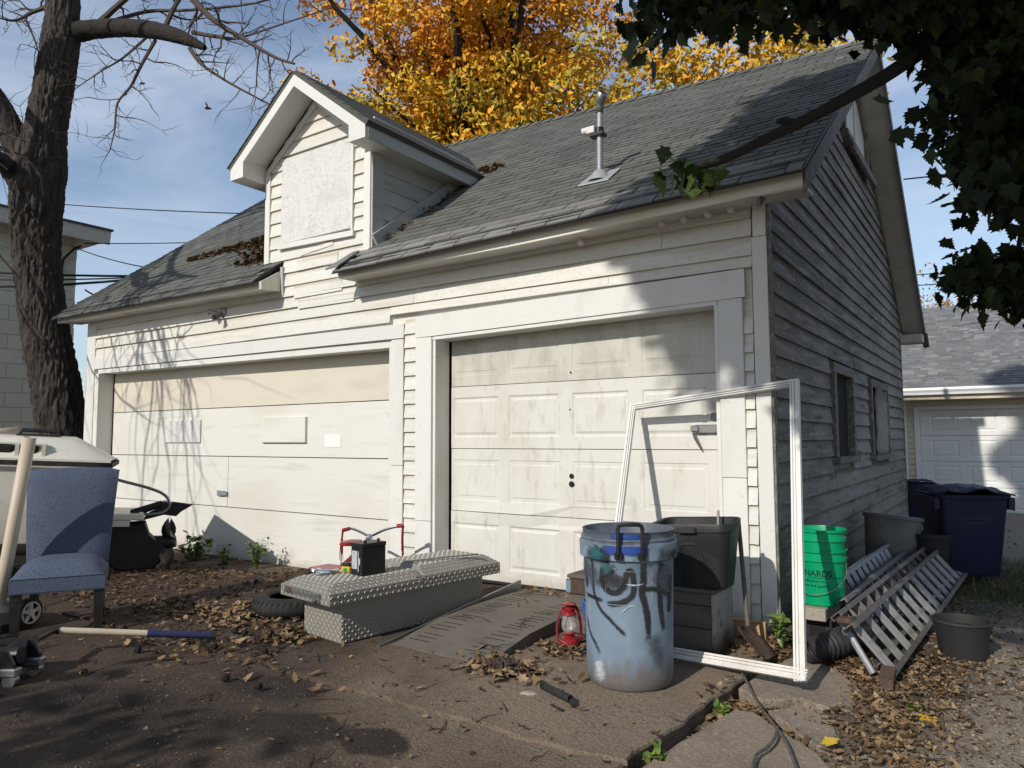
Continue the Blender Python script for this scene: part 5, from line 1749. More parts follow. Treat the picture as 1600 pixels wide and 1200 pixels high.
# ================================================================== THINGS IN THE YARD
def text_mesh(body, size, mat, name, parent, xf, extrude=.0008, align='CENTER', bold=0.0):
    """flat lettering turned into a mesh; xf maps a flat point to its place on the object"""
    cu = bpy.data.curves.new(name, 'FONT')
    cu.body = body
    cu.size = size
    cu.align_x = align
    cu.offset = bold
    cu.resolution_u = 3
    tmp = bpy.data.objects.new(name, cu)
    COL.objects.link(tmp)
    dg = bpy.context.evaluated_depsgraph_get()
    me = bpy.data.meshes.new_from_object(tmp.evaluated_get(dg))
    bpy.data.objects.remove(tmp)
    bm = bmesh.new()
    bm.from_mesh(me)
    bmesh.ops.triangulate(bm, faces=bm.faces[:])
    for v in bm.verts:
        v.co = xf(v.co.x, v.co.y)
    bm.to_mesh(me)
    bm.free()
    me.materials.clear()
    me.materials.append(mats[mat])
    o = bpy.data.objects.new(name, me)
    COL.objects.link(o)
    o.parent = parent
    return o

def boat():
    b = thing("boat", "cream motor boat with black outdrive and grab rail behind the blue chair", "boat", (-6.31, -1.41, 0), R(60), None, (0, R(3.0), R(60)))
    hw = .62
    # hull: stations from stern to bow
    rows = []
    for i in range(13):
        t = i/12
        x = -5.2*t
        w = hw*(1-.75*max(0, (t-.55)/.45)**2)
        kz = .16+.25*max(0, (t-.6)/.4)**2
        rows.append([(x, -w, 1.07), (x, -w*.99, .80), (x, -w*.95, .50), (x, -w*.86, .34), (x, -w*.45, kz+.08), (x, 0, kz), (x, w*.45, kz+.08), (x, w*.86, .34), (x, w*.95, .5), (x, w*.99, .8), (x, w, 1.07)])
    mb = MB(); mb.grid(rows); mb._add(rows[0], [tuple(range(11))]); mb.build("hull", "cream_shade", b)
    rows = []
    for i in range(13):
        t = i/12
        x = .10-5.3*t
        w = (hw+.03)*(1-.75*max(0, (t-.55)/.45)**2)
        k = 0 if i else 1
        rows.append([(x, -w, 1.095), (x, -w, 1.115), (x-.33*k, -w+.17, 1.29), (x-.33*k, -w+.24, 1.31), (x-.33*k, 0, 1.325), (x-.33*k, w-.24, 1.31), (x-.33*k, w-.17, 1.29), (x, w, 1.115), (x, w, 1.095)])
    # the stern of the cap slopes down towards the rail
    first = rows[0]
    second = [(-.26, p[1], p[2]) for p in rows[1]]
    stern = [(.10, p[1], 1.095 if j in (0, 8) else 1.115) for j, p in enumerate(rows[1])]
    mb = MB(); mb.grid([stern, [(-.02, p[1], lerp(q[2], p[2], .35)) for p, q in zip(second, stern)], second]+rows[2:]); mb._add([(p[0], p[1], 1.095) for p in stern], [tuple(range(9))]); mb.build("deck_cap", "cream_gel", b)
    mb = MB()
    mb.grid([[(.115-5.3*i/12, -(hw+.045)*(1-.75*max(0, (i/12-.55)/.45)**2), z) for z in (1.05, 1.075, 1.095)] for i in range(13)])
    mb.box((.0, -hw-.045, 1.05), (.118, hw+.045, 1.094))
    mb.build("rub_rail", "black_matt", b)
    mb = MB()
    for i in range(3):
        x = -1.02+i*.19
        mb.box((x, -hw+.01, 1.135), (x+.15, -hw+.06, 1.235), None, .03)
    mb.build("vent_slot", "dark", b)
    mb = MB()
    mb.box((-1.08, -hw-.012, 1.12), (-.43, -hw+.03, 1.135)); mb.box((-1.08, -hw+.02, 1.236), (-.43, -hw+.075, 1.25))
    for i in range(4):
        mb.box((-1.08+i*.205, -hw-.01, 1.136), (-1.05+i*.205, -hw+.06, 1.235))
    mb.build("vent_frame", "cream_shade", b)
    mb = MB(); mb.tube([(-.70, -.25, 1.32), (-.68, -.25, 1.37), (-.40, -.25, 1.37), (-.38, -.25, 1.32)], .018, 6); mb.box((-.72, -.29, 1.315), (-.36, -.21, 1.332)); mb.build("deck_cleat", "black", b)
    mb = MB(); mb.box((-.05, -.42, .535), (.42, .35, .60), None, .012); mb.box((-.05, -.45, .48), (.30, .3, .534)); mb.build("swim_platform", "cream_gel", b)
    mb = MB()
    P, Q = smooth_path([(-.05, -.30, .98), (.20, -.30, .91), (.46, -.30, .84), (.60, -.30, .77), (.64, -.30, .67), (.57, -.30, .60), (.40, -.30, .585)], [.015]*7, 5)
    mb.tube(P, Q, 8); mb.build("grab_rail", "steel", b)
    mb = MB(); mb.tube([(.05, -.42, .60), (.05, -.42, .80)], .04, 12); mb.build("clear_jar", "glass", b)
    # outdrive, seen side on and tilted
    od = MB()
    conv = lambda px, py: ((px-157)*.0072, .03+(886-py)*.0066)
    ring = [conv(*p) for p in ((160, 818), (218, 812), (224, 830), (233, 839), (246, 845), (247, 858), (245, 868), (234, 884), (200, 887), (186, 886), (178, 880), (161, 852))]
    XZ = Matrix(((1, 0, 0, 0), (0, 0, 1, 0), (0, 1, 0, 0), (0, 0, 0, 1)))
    n = len(ring)
    cx = sum(p[0] for p in ring)/n; cz = sum(p[1] for p in ring)/n
    rows = []
    for y, s_ in ((-.29, .90), (-.26, .985), (-.20, 1.0), (-.14, .985), (-.11, .90)):
        rows.append([(cx+(p[0]-cx)*s_, y, cz+(p[1]-cz)*s_) for p in ring])
    od.grid(rows, closed=True); od._add(rows[0], [tuple(range(n))]); od._add(rows[-1], [tuple(range(n-1, -1, -1))])
    o = od.build("outdrive", "black", b, sharp=25)
    mb = MB()
    h0, h1 = conv(230, 848), conv(258, 843)
    mb.tube([(h0[0], -.2, h0[1]), (lerp(h0[0], h1[0], .5), -.22, lerp(h0[1], h1[1], .5)), (h1[0], -.24, h1[1])], [.085, .072, .06], 12)
    for a in (.5, 2.4, 4.4):
        c = Vector((lerp(h0[0], h1[0], .65), -.22, lerp(h0[1], h1[1], .65)))
        rows = []
        for i in range(5):
            t = i/4
            rr = .06+.22*t
            wd = .12*math.sin(PI*(.25+.7*t))+.01
            row = []
            for j in range(5):
                s_ = (j/4-.5)*2
                row.append(c+Vector((s_*wd*.55, math.cos(a+s_*.42)*rr, math.sin(a+s_*.42)*rr)))
            rows.append(row)
        mb.grid(rows)
    mb.build("propeller", "black", o)
    mb = MB()
    q = [conv(*p) for p in ((212, 812), (222, 799), (250, 783), (277, 787), (262, 798), (256, 805), (240, 803))]
    mb.prism(q, -.26, -.20, XZ)
    p0, p1 = conv(198, 799), conv(237, 784)
    beam(mb, (p0[0], -.30, p0[1]), (p1[0], -.30, p1[1]), .05, .05, (0, 0, 1), .01)
    p0, p1 = conv(208, 803), conv(240, 787)
    beam(mb, (p0[0], -.16, p0[1]), (p1[0], -.16, p1[1]), .04, .035, (0, 0, 1), .01)
    mb.tube([(p1[0], -.33, p1[1]), (p1[0], -.12, p1[1])], .032, 10)
    mb.build("trim_cylinder", "black", o)
    # trailer it stands on
    mb = MB()
    for y in (-.45, .45):
        mb.box((-5.0, y-.04, .14), (-.2, y+.04, .22))
    for x in (-.5, -1.6, -3.0):
        mb.box((x, -.45, .22), (x+.08, .45, .33))
    for y in (-.58, .50):
        mb.lathe([(.0005, 0), (.14, 0), (.22, .01), (.24, .05), (.22, .09), (.14, .1), (.0005, .1)], 20, T(-1.9, y+.1, .14, PI/2))
    mb.build("trailer", "black_matt", b)
boat()

def chair():
    c = thing("upholstered_chair", "blue crackle patterned dining chair with dark wooden legs", "chair", (-3.935, -2.80, 0), math.atan2(.85, .52))
    W, Dp = .238, .46
    for s in (-1, 1):
        mb = MB(); mb.hexa([(s*W-.022, -.02, 0), (s*W+.022, -.02, 0), (s*W+.022, .024, 0), (s*W-.022, .024, 0)], [(s*W-.032, -.03, .36), (s*W+.032, -.03, .36), (s*W+.032, .034, .36), (s*W-.032, .034, .36)]); mb.build("leg", "black", c)
        x = s*(W-.03)
        mb = MB(); mb.hexa([(x-.022, Dp+.06, 0), (x+.022, Dp+.06, 0), (x+.022, Dp+.10, 0), (x-.022, Dp+.10, 0)], [(x-.03, Dp-.03, .36), (x+.03, Dp-.03, .36), (x+.03, Dp+.035, .36), (x-.03, Dp+.035, .36)]); mb.build("leg", "black", c)
    # seat: upholstered apron and a crowned cushion
    rows = []
    for z, ins in ((.30, .004), (.31, 0), (.39, 0), (.405, .004)):
        rows.append([(sx*(W+.035-ins)*(1 if sy < 0 else .93), (-.045+ins) if sy < 0 else Dp+.03, z) for sx, sy in ((-1, -1), (-.5, -1), (0, -1), (.5, -1), (1, -1), (1, 1), (0, 1), (-1, 1))])
    mb = MB(); mb.grid(rows, closed=True, smooth=False); mb.build("seat_apron", "blue_cloth", c)
    G = 14
    rows = []
    for i in range(G+1):
        v = i/G*2-1
        row = []
        for j in range(G+1):
            u = j/G*2-1
            e = (1-abs(u)**4)*(1-abs(v)**4)
            wd = (W+.037)*(1 if v < 0 else lerp(1, .93, v))
            y = lerp(-.05, Dp+.02, (v+1)/2)
            row.append((u*wd*(1-.02*(1-e)), y, .40+.105*e**.75))
        rows.append(row)
    mb = MB(); mb.grid(rows); mb.build("seat_cushion", "blue_cloth", c)
    # backrest: slightly flared, bowed and padded on both faces
    fr, bk = [], []
    for i in range(15):
        t = i/14
        z = .38+t*.72
        hw_ = lerp(.250, .295, t)
        y = Dp-.05+.15*t*t+.02*t
        rf, rb = [], []
        for j in range(13):
            u = j/12*2-1
            e = max(0, 1-abs(u)**6)*max(0, 1-abs(2*t-1)**10)
            xx = u*hw_
            zz = z-.012*(u*u)*t - (0.015*abs(u)**8 if i == 14 else 0)
            rf.append((xx, y-.012-.026*e+.018*u*u, zz))
            rb.append((xx, y+.035+.012*e+.018*u*u, zz))
        fr.append(rf); bk.append(rb)
    mb = MB()
    ringed = [f+b[::-1] for f, b in zip(fr, bk)]
    mb.grid(ringed, closed=True)
    top = ringed[-1]
    m_ = len(fr[-1])
    for j in range(m_-1):
        mb._add([fr[-1][j], fr[-1][j+1], bk[-1][j+1], bk[-1][j]], [(0, 1, 2, 3)], True)
    mb.build("backrest", "blue_cloth", c, sharp=60)
chair()

def pvc():
    mb = MB(); mb.tube([(-4.45, -2.97, 0), (-4.36, -2.95, .44), (-4.19, -2.91, 1.325)], .041, 18, caps=False)
    tag(mb.build("plastic_pipe", "pvc", solid=.006, kind=None), "long dirty cream pipe leaning upright beside the blue chair", "pipe", None)
    mb = MB(); mb.tube([(-6.95, -2.62, 1.31), (-6.58, -2.02, 1.40)], .040, 14, caps=False)
    tag(mb.build("plastic_pipe", "pvc", solid=.006), "short cream pipe lying across the top of the boat", "pipe")
pvc()

def mower():
    m = thing("lawn_mower", "old lawn mower with white spoked wheel behind the chair legs", "mower", (-4.62, -3.02, 0), R(20))
    mb = MB(); mb.lathe([(.30, .06), (.30, .14), (.26, .19), (.12, .21), (.0005, .215)], 24); mb.build("deck", "grey_pot", m)
    mb = MB(); mb.lathe([(.11, .20), (.12, .30), (.08, .36), (.0005, .37)], 16); mb.build("engine", "black", m)
    for (x, y) in ((.30, .14), (.30, -.42), (-.32, .14), (-.32, -.42)):
        w = MB(); w.lathe([(.075, -.025), (.098, -.02), (.1, 0), (.098, .02), (.075, .025)], 24, T(x, y, .10, 0, PI/2)); wo = w.build("wheel", "black_matt", m)
        h = MB()
        h.lathe([(.076, .012), (.076, .026), (.066, .028), (.066, .014)], 24, T(x, y, .10, 0, PI/2))
        h.lathe([(.022, .012), (.022, .032), (.0005, .034)], 12, T(x, y, .10, 0, PI/2))
        for k in range(5):
            a = k*2*PI/5+.3
            beam(h, (x+.02, y+math.cos(a)*.015, .10+math.sin(a)*.015), (x+.02, y+math.cos(a)*.07, .10+math.sin(a)*.07), .024, .01, (1, 0, 0))
        h.build("hub", "cream_gel", wo)
    mb = MB(); mb.tube([(-.2, -.1, .2), (-.75, -.2, .8), (-.95, -.25, .95)], .012, 6); mb.build("handle", "steel", m)
mower()

def jack():
    j = thing("floor_jack", "black trolley jack with orange label and long blue and white handle", "floor jack", (-3.16, -3.345, 0), math.atan2(.563, .827))
    for y in (-.11, .11):
        mb = MB()
        mb.prism([(-.62, .05), (-.60, .11), (-.30, .16), (-.12, .20), (.02, .19), (.06, .12), (.05, .05), (-.1, .035)], y-.008, y+.008, Matrix(((1, 0, 0, 0), (0, 0, 1, 0), (0, 1, 0, 0), (0, 0, 0, 1))))
        mb.build("side_plate", "black", j)
    mb = MB(); mb.hexa([(-.30, -.123, .10), (-.17, -.123, .125), (-.17, -.119, .125), (-.30, -.119, .10)], [(-.29, -.123, .152), (-.14, -.123, .182), (-.14, -.119, .182), (-.29, -.119, .152)]); mb.build("label", "label_orange", j)
    mb = MB(); mb.box((-.58, -.10, .10), (-.05, .10, .135), None, .01); mb.tube([(-.35, 0, .12), (.02, 0, .14)], .045, 12); mb.build("lift_arm", "black", j)
    mb = MB(); mb.tube([(-.05, .0, .13), (-.04, .06, .16), (-.05, .14, .17)], [.05, .045, .04], 12); mb.lathe([(.03, 0), (.03, .03), (.02, .036), (.0005, .036)], 10, T(-.06, -.118, .12, PI/2)); mb.build("handle_socket", "black", j)
    for y in (-.10, .10):
        mb = MB(); mb.box((-.03, y-.03, .055), (.08, y+.03, .10), None, .008); mb.lathe([(.0005, -.02), (.035, -.02), (.036, 0), (.035, .02), (.0005, .02)], 16, T(.035, y, .035, PI/2)); mb.build("caster", "steel", j)
    for y in (-.14, .14):
        mb = MB(); mb.lathe([(.0005, -.02), (.055, -.02), (.057, 0), (.055, .02), (.0005, .02)], 18, T(-.56, y, .057, PI/2)); mb.build("wheel", "rust", j)
    h0, h1 = Vector((-3.43, -3.03, .165)), Vector((-2.945, -2.28, .04))
    inv = (Matrix.Translation(j.location) @ Euler(j.rotation_euler).to_matrix().to_4x4()).inverted()
    P = lambda t: inv @ h0.lerp(h1, t)
    mb = MB(); mb.tube([inv @ Vector((-3.30, -3.20, .17)), inv @ Vector((-3.42, -3.06, .172)), P(0), P(.02)], .022, 10); mb.build("handle_joint", "black", j)
    mb = MB(); mb.tube([P(.0), P(.55)], .019, 14); mb.build("handle", "pvc", j)
    mb = MB(); mb.tube([P(.55), P(.97)], .022, 14); mb.build("handle_grip", "grip_blue", j)
    mb = MB(); mb.tube([P(.96), P(1.0)], .026, 14); mb.build("handle_end", "black_matt", j)
jack()

def tyre():
    t = thing("motorcycle_tyre", "worn black tyre lying flat behind the diamond plate toolbox", "tyre", (-3.20, -1.46, 0))
    mb = MB()
    prof = []
    for k in range(19):
        a = lerp(-2.4, 2.4, k/18)
        prof.append((.225+.075*math.cos(a)*1.0, .072+.068*math.sin(a)))
    mb.lathe(prof, 48); mb.build("carcass", "black_matt", t, solid=.010)
    mb = MB()
    for k in range(40):
        a = 2*PI*k/40
        for s in (-1, 1):
            p0 = Vector((math.cos(a)*.2985, math.sin(a)*.2985, .072+s*.012)); p1 = Vector((math.cos(a+.05)*.2845, math.sin(a+.05)*.2845, .072+s*.052))
            beam(mb, p0, p1, .006, .004, (math.cos(a), math.sin(a), 0))
    mb.build("tread_grooves", "dark", t, kind="stuff")
tyre()

def treads(mb, o, u, v, nrm, w, h, pitch=.025, size=.029):
    """raised lozenges of diamond plate over a w x h face"""
    o, u, v, nrm = Vector(o), Vector(u).normalized(), Vector(v).normalized(), Vector(nrm).normalized()
    nu, nv = int(w/pitch), int(h/pitch)
    for i in range(nu):
        for j in range(nv):
            c = o+u*((i+.5)*w/nu)+v*((j+.5)*h/nv)
            s = 1 if (i+j) % 2 else -1
            a = (u*.72+v*.70*s)*size*.5
            b = (v*.72-u*.70*s)*size*.16
            t = nrm*.0035
            mb._add([c-a, c-b, c+a, c+b, c-a*.55+t, c-b*.4+t, c+a*.55+t, c+b*.4+t], [(4, 5, 6, 7), (0, 1, 5, 4), (1, 2, 6, 5), (2, 3, 7, 6), (3, 0, 4, 7)])

def toolbox():
    b = thing("truck_toolbox", "diamond plate crossover toolbox standing on the driveway before the doors", "toolbox", (-2.22, -1.88, 0), -math.atan2(.18, 1.27))
    mb = MB(); mb.box((-.43, 0, .002), (0, 1.28, .27), None, .004); bd = mb.build("body", "diamond", b)
    mb = MB()
    treads(mb, (0, 0, .006), (0, 1, 0), (0, 0, 1), (1, 0, 0), 1.28, .26)
    treads(mb, (-.43, 0, .006), (1, 0, 0), (0, 0, 1), (0, -1, 0), .43, .26)
    mb.build("plate_treads", "diamond_raised", bd, kind="stuff")
    for k, (ya, yb, dz) in enumerate(((-.135, .625, 0), (.63, 1.40, .022))):
        xa, xb = -.505, .07
        z0, z1, z2 = .268, .338+dz*.4, .385+dz
        ins = .085
        mb = MB()
        r0 = [(xa, ya, z0), (xb, ya, z0), (xb, yb, z0), (xa, yb, z0)]
        r1 = [(xa, ya, z1), (xb, ya, z1), (xb, yb, z1), (xa, yb, z1)]
        ia, ib = (ins, .0) if k == 0 else (.03, ins)
        r2 = [(xa+ins, ya+ia, z2), (xb-ins, ya+ia, z2), (xb-ins, yb-ib, z2), (xa+ins, yb-ib, z2)]
        for A, B in ((r0, r1), (r1, r2)):
            for q in range(4):
                mb._add([A[q], A[(q+1) % 4], B[(q+1) % 4], B[q]], [(0, 1, 2, 3)])
        mb._add(r2, [(0, 1, 2, 3)]); mb._add(r0, [(3, 2, 1, 0)])
        lid = mb.build("lid", "diamond", b)
        mb = MB()
        treads(mb, r0[1], (0, 1, 0), (0, 0, 1), (1, 0, 0), yb-ya, z1-z0)
        treads(mb, r0[0], (1, 0, 0), (0, 0, 1), (0, -1, 0), xb-xa, z1-z0)
        n1 = Vector((z2-z1, 0, ins))
        treads(mb, r1[1], (0, 1, 0), (-ins, 0, z2-z1), n1, yb-ya-.05, .094)
        if k == 0:
            treads(mb, (xa+.06, ya, z1), (1, 0, 0), (0, ins, z2-z1), (0, -(z2-z1), ins), xb-xa-.12, .094)
        treads(mb, r2[0], (1, 0, 0), (0, 1, 0), (0, 0, 1), xb-xa-2*ins, r2[2][1]-r2[0][1])
        mb.build("plate_treads", "diamond_raised", lid, kind="stuff")
    mb = MB(); mb.box((-.46, -.137, .285), (-.13, -.1355, .333)); mb.build("label", "steel", b)
    mb = MB(); mb.box((-.44, -.1385, .290), (-.36, -.137, .328)); mb.build("label_mark", "rust", b)
    mb = MB(); mb.box((-.11, -.150, .275), (-.03, -.1365, .333), None, .004); mb.tube([(-.10, -.155, .29), (-.07, -.165, .285), (-.04, -.155, .30)], .006, 6); mb.build("latch", "steel", b)
    mb = MB(); mb.box((-.05, .56, .335), (.06, .70, .356), None, .006); mb.build("hinge_tongue", "steel", b)
    # bits on top of it
    k = thing("car_battery", "black car battery standing on the toolbox lid", "battery", (-2.263, -1.666, .386), -.14)
    mb = MB(); mb.box((-.122, 0, 0), (0, .20, .185), None, .004); mb.box((-.126, -.004, .186), (.004, .204, .215), None, .005); mb.build("case", "black", k)
    for y in (.045, .155):
        mb = MB(); mb.tube([(-.025, y, .215), (-.025, y, .236)], .011, 10); mb.build("terminal", "black_matt", k)
    mb = MB(); mb.box((-.105, -.0055, .045), (-.045, -.004, .165), None); mb.box((-.036, -.0055, .03), (-.028, -.004, .165)); mb.box((-.03, -.006, .075), (-.012, -.004, .12)); mb.build("label", "grey_label", k)
    k = thing("tape_measure", "small yellow and black tape measure beside the battery", "tape measure", (-2.47, -1.60, .386), .3)
    mb = MB(); mb.box((-.035, -.03, 0), (.035, .03, .042), None, .008); mb.build("case", "yellow", k)
    mb = MB(); mb.box((-.037, -.02, .043), (.03, .032, .066), None, .008); mb.build("clip", "black", k)
    mb = MB(); mb.lathe([(.016, 0), (.014, .003), (.0005, .003)], 14, T(.0, -.0305, .02, PI/2)); mb.build("badge", "green", k)
    mb = MB(); beam(mb, (-2.32, -1.20, .418), (-2.02, -.70, .432), .03, .008); tag(mb.build("steel_strip", "steel"), "flat steel strip lying along the far half of the toolbox lid", "metal strip")
    mb = MB()
    P, Q = smooth_path([(-2.62, -1.72, .40), (-2.56, -1.78, .405), (-2.50, -1.72, .405), (-2.52, -1.64, .40)], [.02, .022, .016, .012], 5)
    mb.tube(P, Q, 10); mb.lathe([(.03, 0), (.034, .012), (.03, .024), (.012, .026), (.012, -.001)], 16, T(-2.66, -1.72, .386))
    tag(mb.build("chrome_shackle", "chrome"), "chrome shackle lying at the near left corner of the toolbox lid", "shackle")
toolbox()

def tricycle():
    t = thing("tricycle", "red tricycle with chrome handlebar and hanging streamers behind the toolbox", "tricycle", (-3.42, -.42, 0))
    # front wheel
    mb = MB(); mb.lathe([(.12, -.014), (.15, -.018), (.162, 0), (.15, .018), (.12, .014)], 28, T(0, 0, .162, 0, PI/2)); w = mb.build("wheel", "black_matt", t)
    mb = MB(); mb.lathe([(.0005, -.01), (.12, -.012), (.12, .012), (.0005, .01)], 24, T(0, 0, .162, 0, PI/2)); mb.build("rim", "chrome", w)
    mb = MB(); mb.tube([(-.035, 0, .16), (-.035, -.01, .34), (0, -.02, .37), (.035, -.01, .34), (.035, 0, .16)], .012, 8); mb.tube([(0, -.02, .36), (0, -.03, .42)], .02, 10); mb.build("fork", "red", t)
    mb = MB(); mb.tube([(0, -.03, .40), (-.01, -.02, .455)], .022, 10); mb.box((-.03, -.05, .40), (.03, .0, .43), None, .008); mb.build("stem", "chrome", t)
    mb = MB(); P, Q = smooth_path([(-.34, .03, .472), (-.27, .02, .482), (-.14, .0, .463), (-.03, -.02, .442), (.03, -.02, .447), (.15, .0, .50), (.25, .03, .53), (.30, .05, .54)], [.012]*8, 5); mb.tube(P, Q, 8); mb.build("handlebar", "chrome", t)
    for e, d in (((-.315, .03, .478), (-.085, .0, -.02)), ((.27, .040, .538), (.055, .02, .005))):
        mb = MB(); e = Vector(e); d = Vector(d); mb.tube([e, e+d], .018, 10); mb.build("grip", "red", t)
        mb = MB()
        for k in range(7):
            q = e+d+Vector((random.uniform(-.006, .006), random.uniform(-.006, .006), 0))
            mb.tube([q, q+Vector((0, -.008, -.05)), q+Vector((random.uniform(-.015, .015), -.01, -.15)), q+Vector((random.uniform(-.03, .03), -.01, random.uniform(-.31, -.22)))], [.005, .0045, .004, .002], 4)
        mb.build("streamer", "red", t)
    mb = MB(); P, Q = smooth_path([(0, -.03, .37), (.03, -.16, .36), (.10, -.35, .29), (.16, -.60, .21)], [.02]*4, 5); mb.tube(P, Q, 10); mb.tube([(-.06, -.60, .15), (.42, -.60, .15)], .012, 8); mb.tube([(.16, -.60, .21), (.16, -.60, .15)], .014, 8); mb.build("frame", "red", t)
    mb = MB(); mb.lathe([(.0005, -.012), (.09, -.012), (.115, 0), (.10, .02), (.04, .03), (.0005, .03)], 20, T(.0, -.24, .40) @ Matrix.Diagonal((.7, 1.1, 1, 1))); mb.tube([(.06, -.25, .33), (.0, -.24, .40)], .012, 8); mb.build("seat", "red", t)
    mb = MB(); mb.box((.0, -.72, .245), (.30, -.50, .265), None, .01); mb.build("step", "red", t)
    for x in (-.06, .42):
        mb = MB(); mb.lathe([(.08, -.014), (.112, -.018), (.122, 0), (.112, .018), (.08, .014)], 24, T(x, -.60, .122, 0, PI/2)); w = mb.build("wheel", "black_matt", t)
        mb = MB(); mb.lathe([(.0005, .016), (.05, .02), (.08, .015), (.08, -.015), (.05, -.02), (.0005, -.016)], 20, T(x, -.60, .122, 0, PI/2)); mb.build("hub_cap", "chrome", w)
tricycle()

def ramp():
    r = thing("loading_ramp", "dusty slotted steel ramp leading up to the panel door", "ramp", (0, 0, 0))
    xa, xb = -1.935, -1.20
    prof = [(-1.72, .010), (-1.25, .075), (-.85, .088), (-.10, .088)]
    mb = MB()
    for (y0, z0), (y1, z1) in zip(prof, prof[1:]):
        o0, o1 = .02*(y0+1.7), .02*(y1+1.7)
        mb.hexa([(xa-o0, y0, z0-.01), (xb-o0, y0, z0-.01), (xb-o1, y1, z1-.01), (xa-o1, y1, z1-.01)], [(xa-o0, y0, z0), (xb-o0, y0, z0), (xb-o1, y1, z1), (xa-o1, y1, z1)])
    mb.build("plate", "ramp", r)
    mb = MB()
    for (y0, z0), (y1, z1) in zip(prof, prof[1:]):
        o0, o1 = .02*(y0+1.7), .02*(y1+1.7)
        mb.hexa([(xb-o0+.001, y0, .0), (xb-o0+.009, y0, .0), (xb-o1+.009, y1, .0), (xb-o1+.001, y1, .0)], [(xb-o0+.001, y0, z0+.002), (xb-o0+.009, y0, z0+.002), (xb-o1+.009, y1, z1+.002), (xb-o1+.001, y1, z1+.002)])
    mb.build("side_flange", "ramp", r)
    mb = MB()
    mb.hexa([(-1.985, -1.80, 0), (-1.965, -1.80, 0), (-2.00, -.14, .09), (-2.02, -.14, .09)], [(-1.985, -1.80, .012), (-1.965, -1.80, .012), (-2.00, -.14, .15), (-2.02, -.14, .15)])
    mb.box((-2.02, -.75, .0), (-1.965, -.2, .03)); mb.build("side_rail", "steel", r)
    me = None
    def zat(y):
        return float(np.interp(y, [p[0] for p in prof], [p[1] for p in prof]))
    for g in range(8):
        for k in range(3):
            for side in (0, 1):
                y = -1.60+g*.20+k*.055
                if y > -.14:
                    continue
                x = (xa+.05 if side == 0 else xb-.24)-.02*(y+1.7)+k*.015
                if me is None:
                    mb = MB(); mb.box((0, -.0035, -.002), (.16, .0035, .0015)); o = mb.build("slot", "dark", r); me = o.data
                else:
                    o = bpy.data.objects.new("slot", me); COL.objects.link(o); o.parent = r
                o.location = (x, y, zat(y)+.0002)
ramp()

def lantern():
    l = thing("storm_lantern", "small red storm lantern on the ground beside the graffitied bin", "lantern", (-1.0, -1.10, 0), .9)
    mb = MB(); mb.lathe([(.0005, .006), (.066, .006), (.072, .016), (.070, .036), (.052, .052), (.030, .060), (.030, .072), (.0005, .074)], 28); mb.build("fuel_tank", "red", l)
    mb = MB(); mb.lathe([(.034, .070), (.044, .078), (.036, .085)], 24); mb.build("burner", "red", l)
    mb = MB(); mb.lathe([(.040, .188), (.048, .194), (.042, .204), (.035, .212), (.038, .232), (.030, .240), (.020, .246), (.044, .254), (.046, .260), (.018, .268), (.0005, .269)], 24); mb.build("hood", "red", l)
    mb = MB(); mb.lathe([(.034, .084), (.047, .105), (.051, .13), (.046, .16), (.038, .188)], 28); mb.build("globe", "glass", l)
    for s in (-1, 1):
        mb = MB(); P, Q = smooth_path([(s*.058, 0, .028), (s*.076, 0, .055), (s*.079, 0, .11), (s*.068, 0, .18), (s*.054, 0, .225), (s*.032, 0, .243)], [.0095, .0095, .009, .009, .0095, .010], 5); mb.tube(P, Q, 10); mb.build("side_tube", "red", l)
    mb = MB()
    for k in range(4):
        a = k*PI/2+.4
        mb.tube([(.036*math.cos(a), .036*math.sin(a), .085), (.055*math.cos(a+.3), .055*math.sin(a+.3), .13), (.04*math.cos(a+.6), .04*math.sin(a+.6), .188)], .0018, 4)
    mb.build("globe_guard", "steel", l)
    mb = MB(); P, Q = smooth_path([(-.07, 0, .20), (-.095, -.02, .13), (-.085, -.03, .06), (-.04, -.06, .03)], [.0022]*4, 5); mb.tube(P, Q, 5); mb.build("bail_handle", "steel", l)
lantern()

def bucket(name, label, cat, loc, mat, r0, r1, h, handle=True, rz=0.0, rot=None, group=None, rims=(0.72, 0.86)):
    b = thing(name, label, cat, loc, rz, group, rot)
    prof = [(.0005, .004), (r0-.008, 0), (r0, .008)]
    rad = lambda t: lerp(r0, r1, t)
    for q in rims:
        prof += [(rad(q)-.001, h*q-.004), (rad(q)+.009, h*q), (rad(q)+.009, h*q+.022), (rad(q)+.001, h*q+.026)]
    prof += [(r1-.002, h-.016), (r1+.008, h-.014), (r1+.009, h), (r1-.002, h+.002), (r1-.006, h-.01), (r0-.006, .012), (.0005, .012)]
    mb = MB(); mb.lathe(prof, 40); mb.build("pail", mat, b)
    if handle:
        mb = MB(); q = h*.78
        P, Q = smooth_path([(r1+.008, 0, q), (r1+.012, -.03, q-.09), (r1*.75, -r1*.74, q-.17), (0, -r1-.015, q-.20), (-r1*.75, -r1*.74, q-.17), (-r1-.012, -.03, q-.09), (-r1-.008, 0, q)], [.0028]*7, 6)
        mb.tube(P, Q, 6); mb.build("handle", "steel", b)
    return b

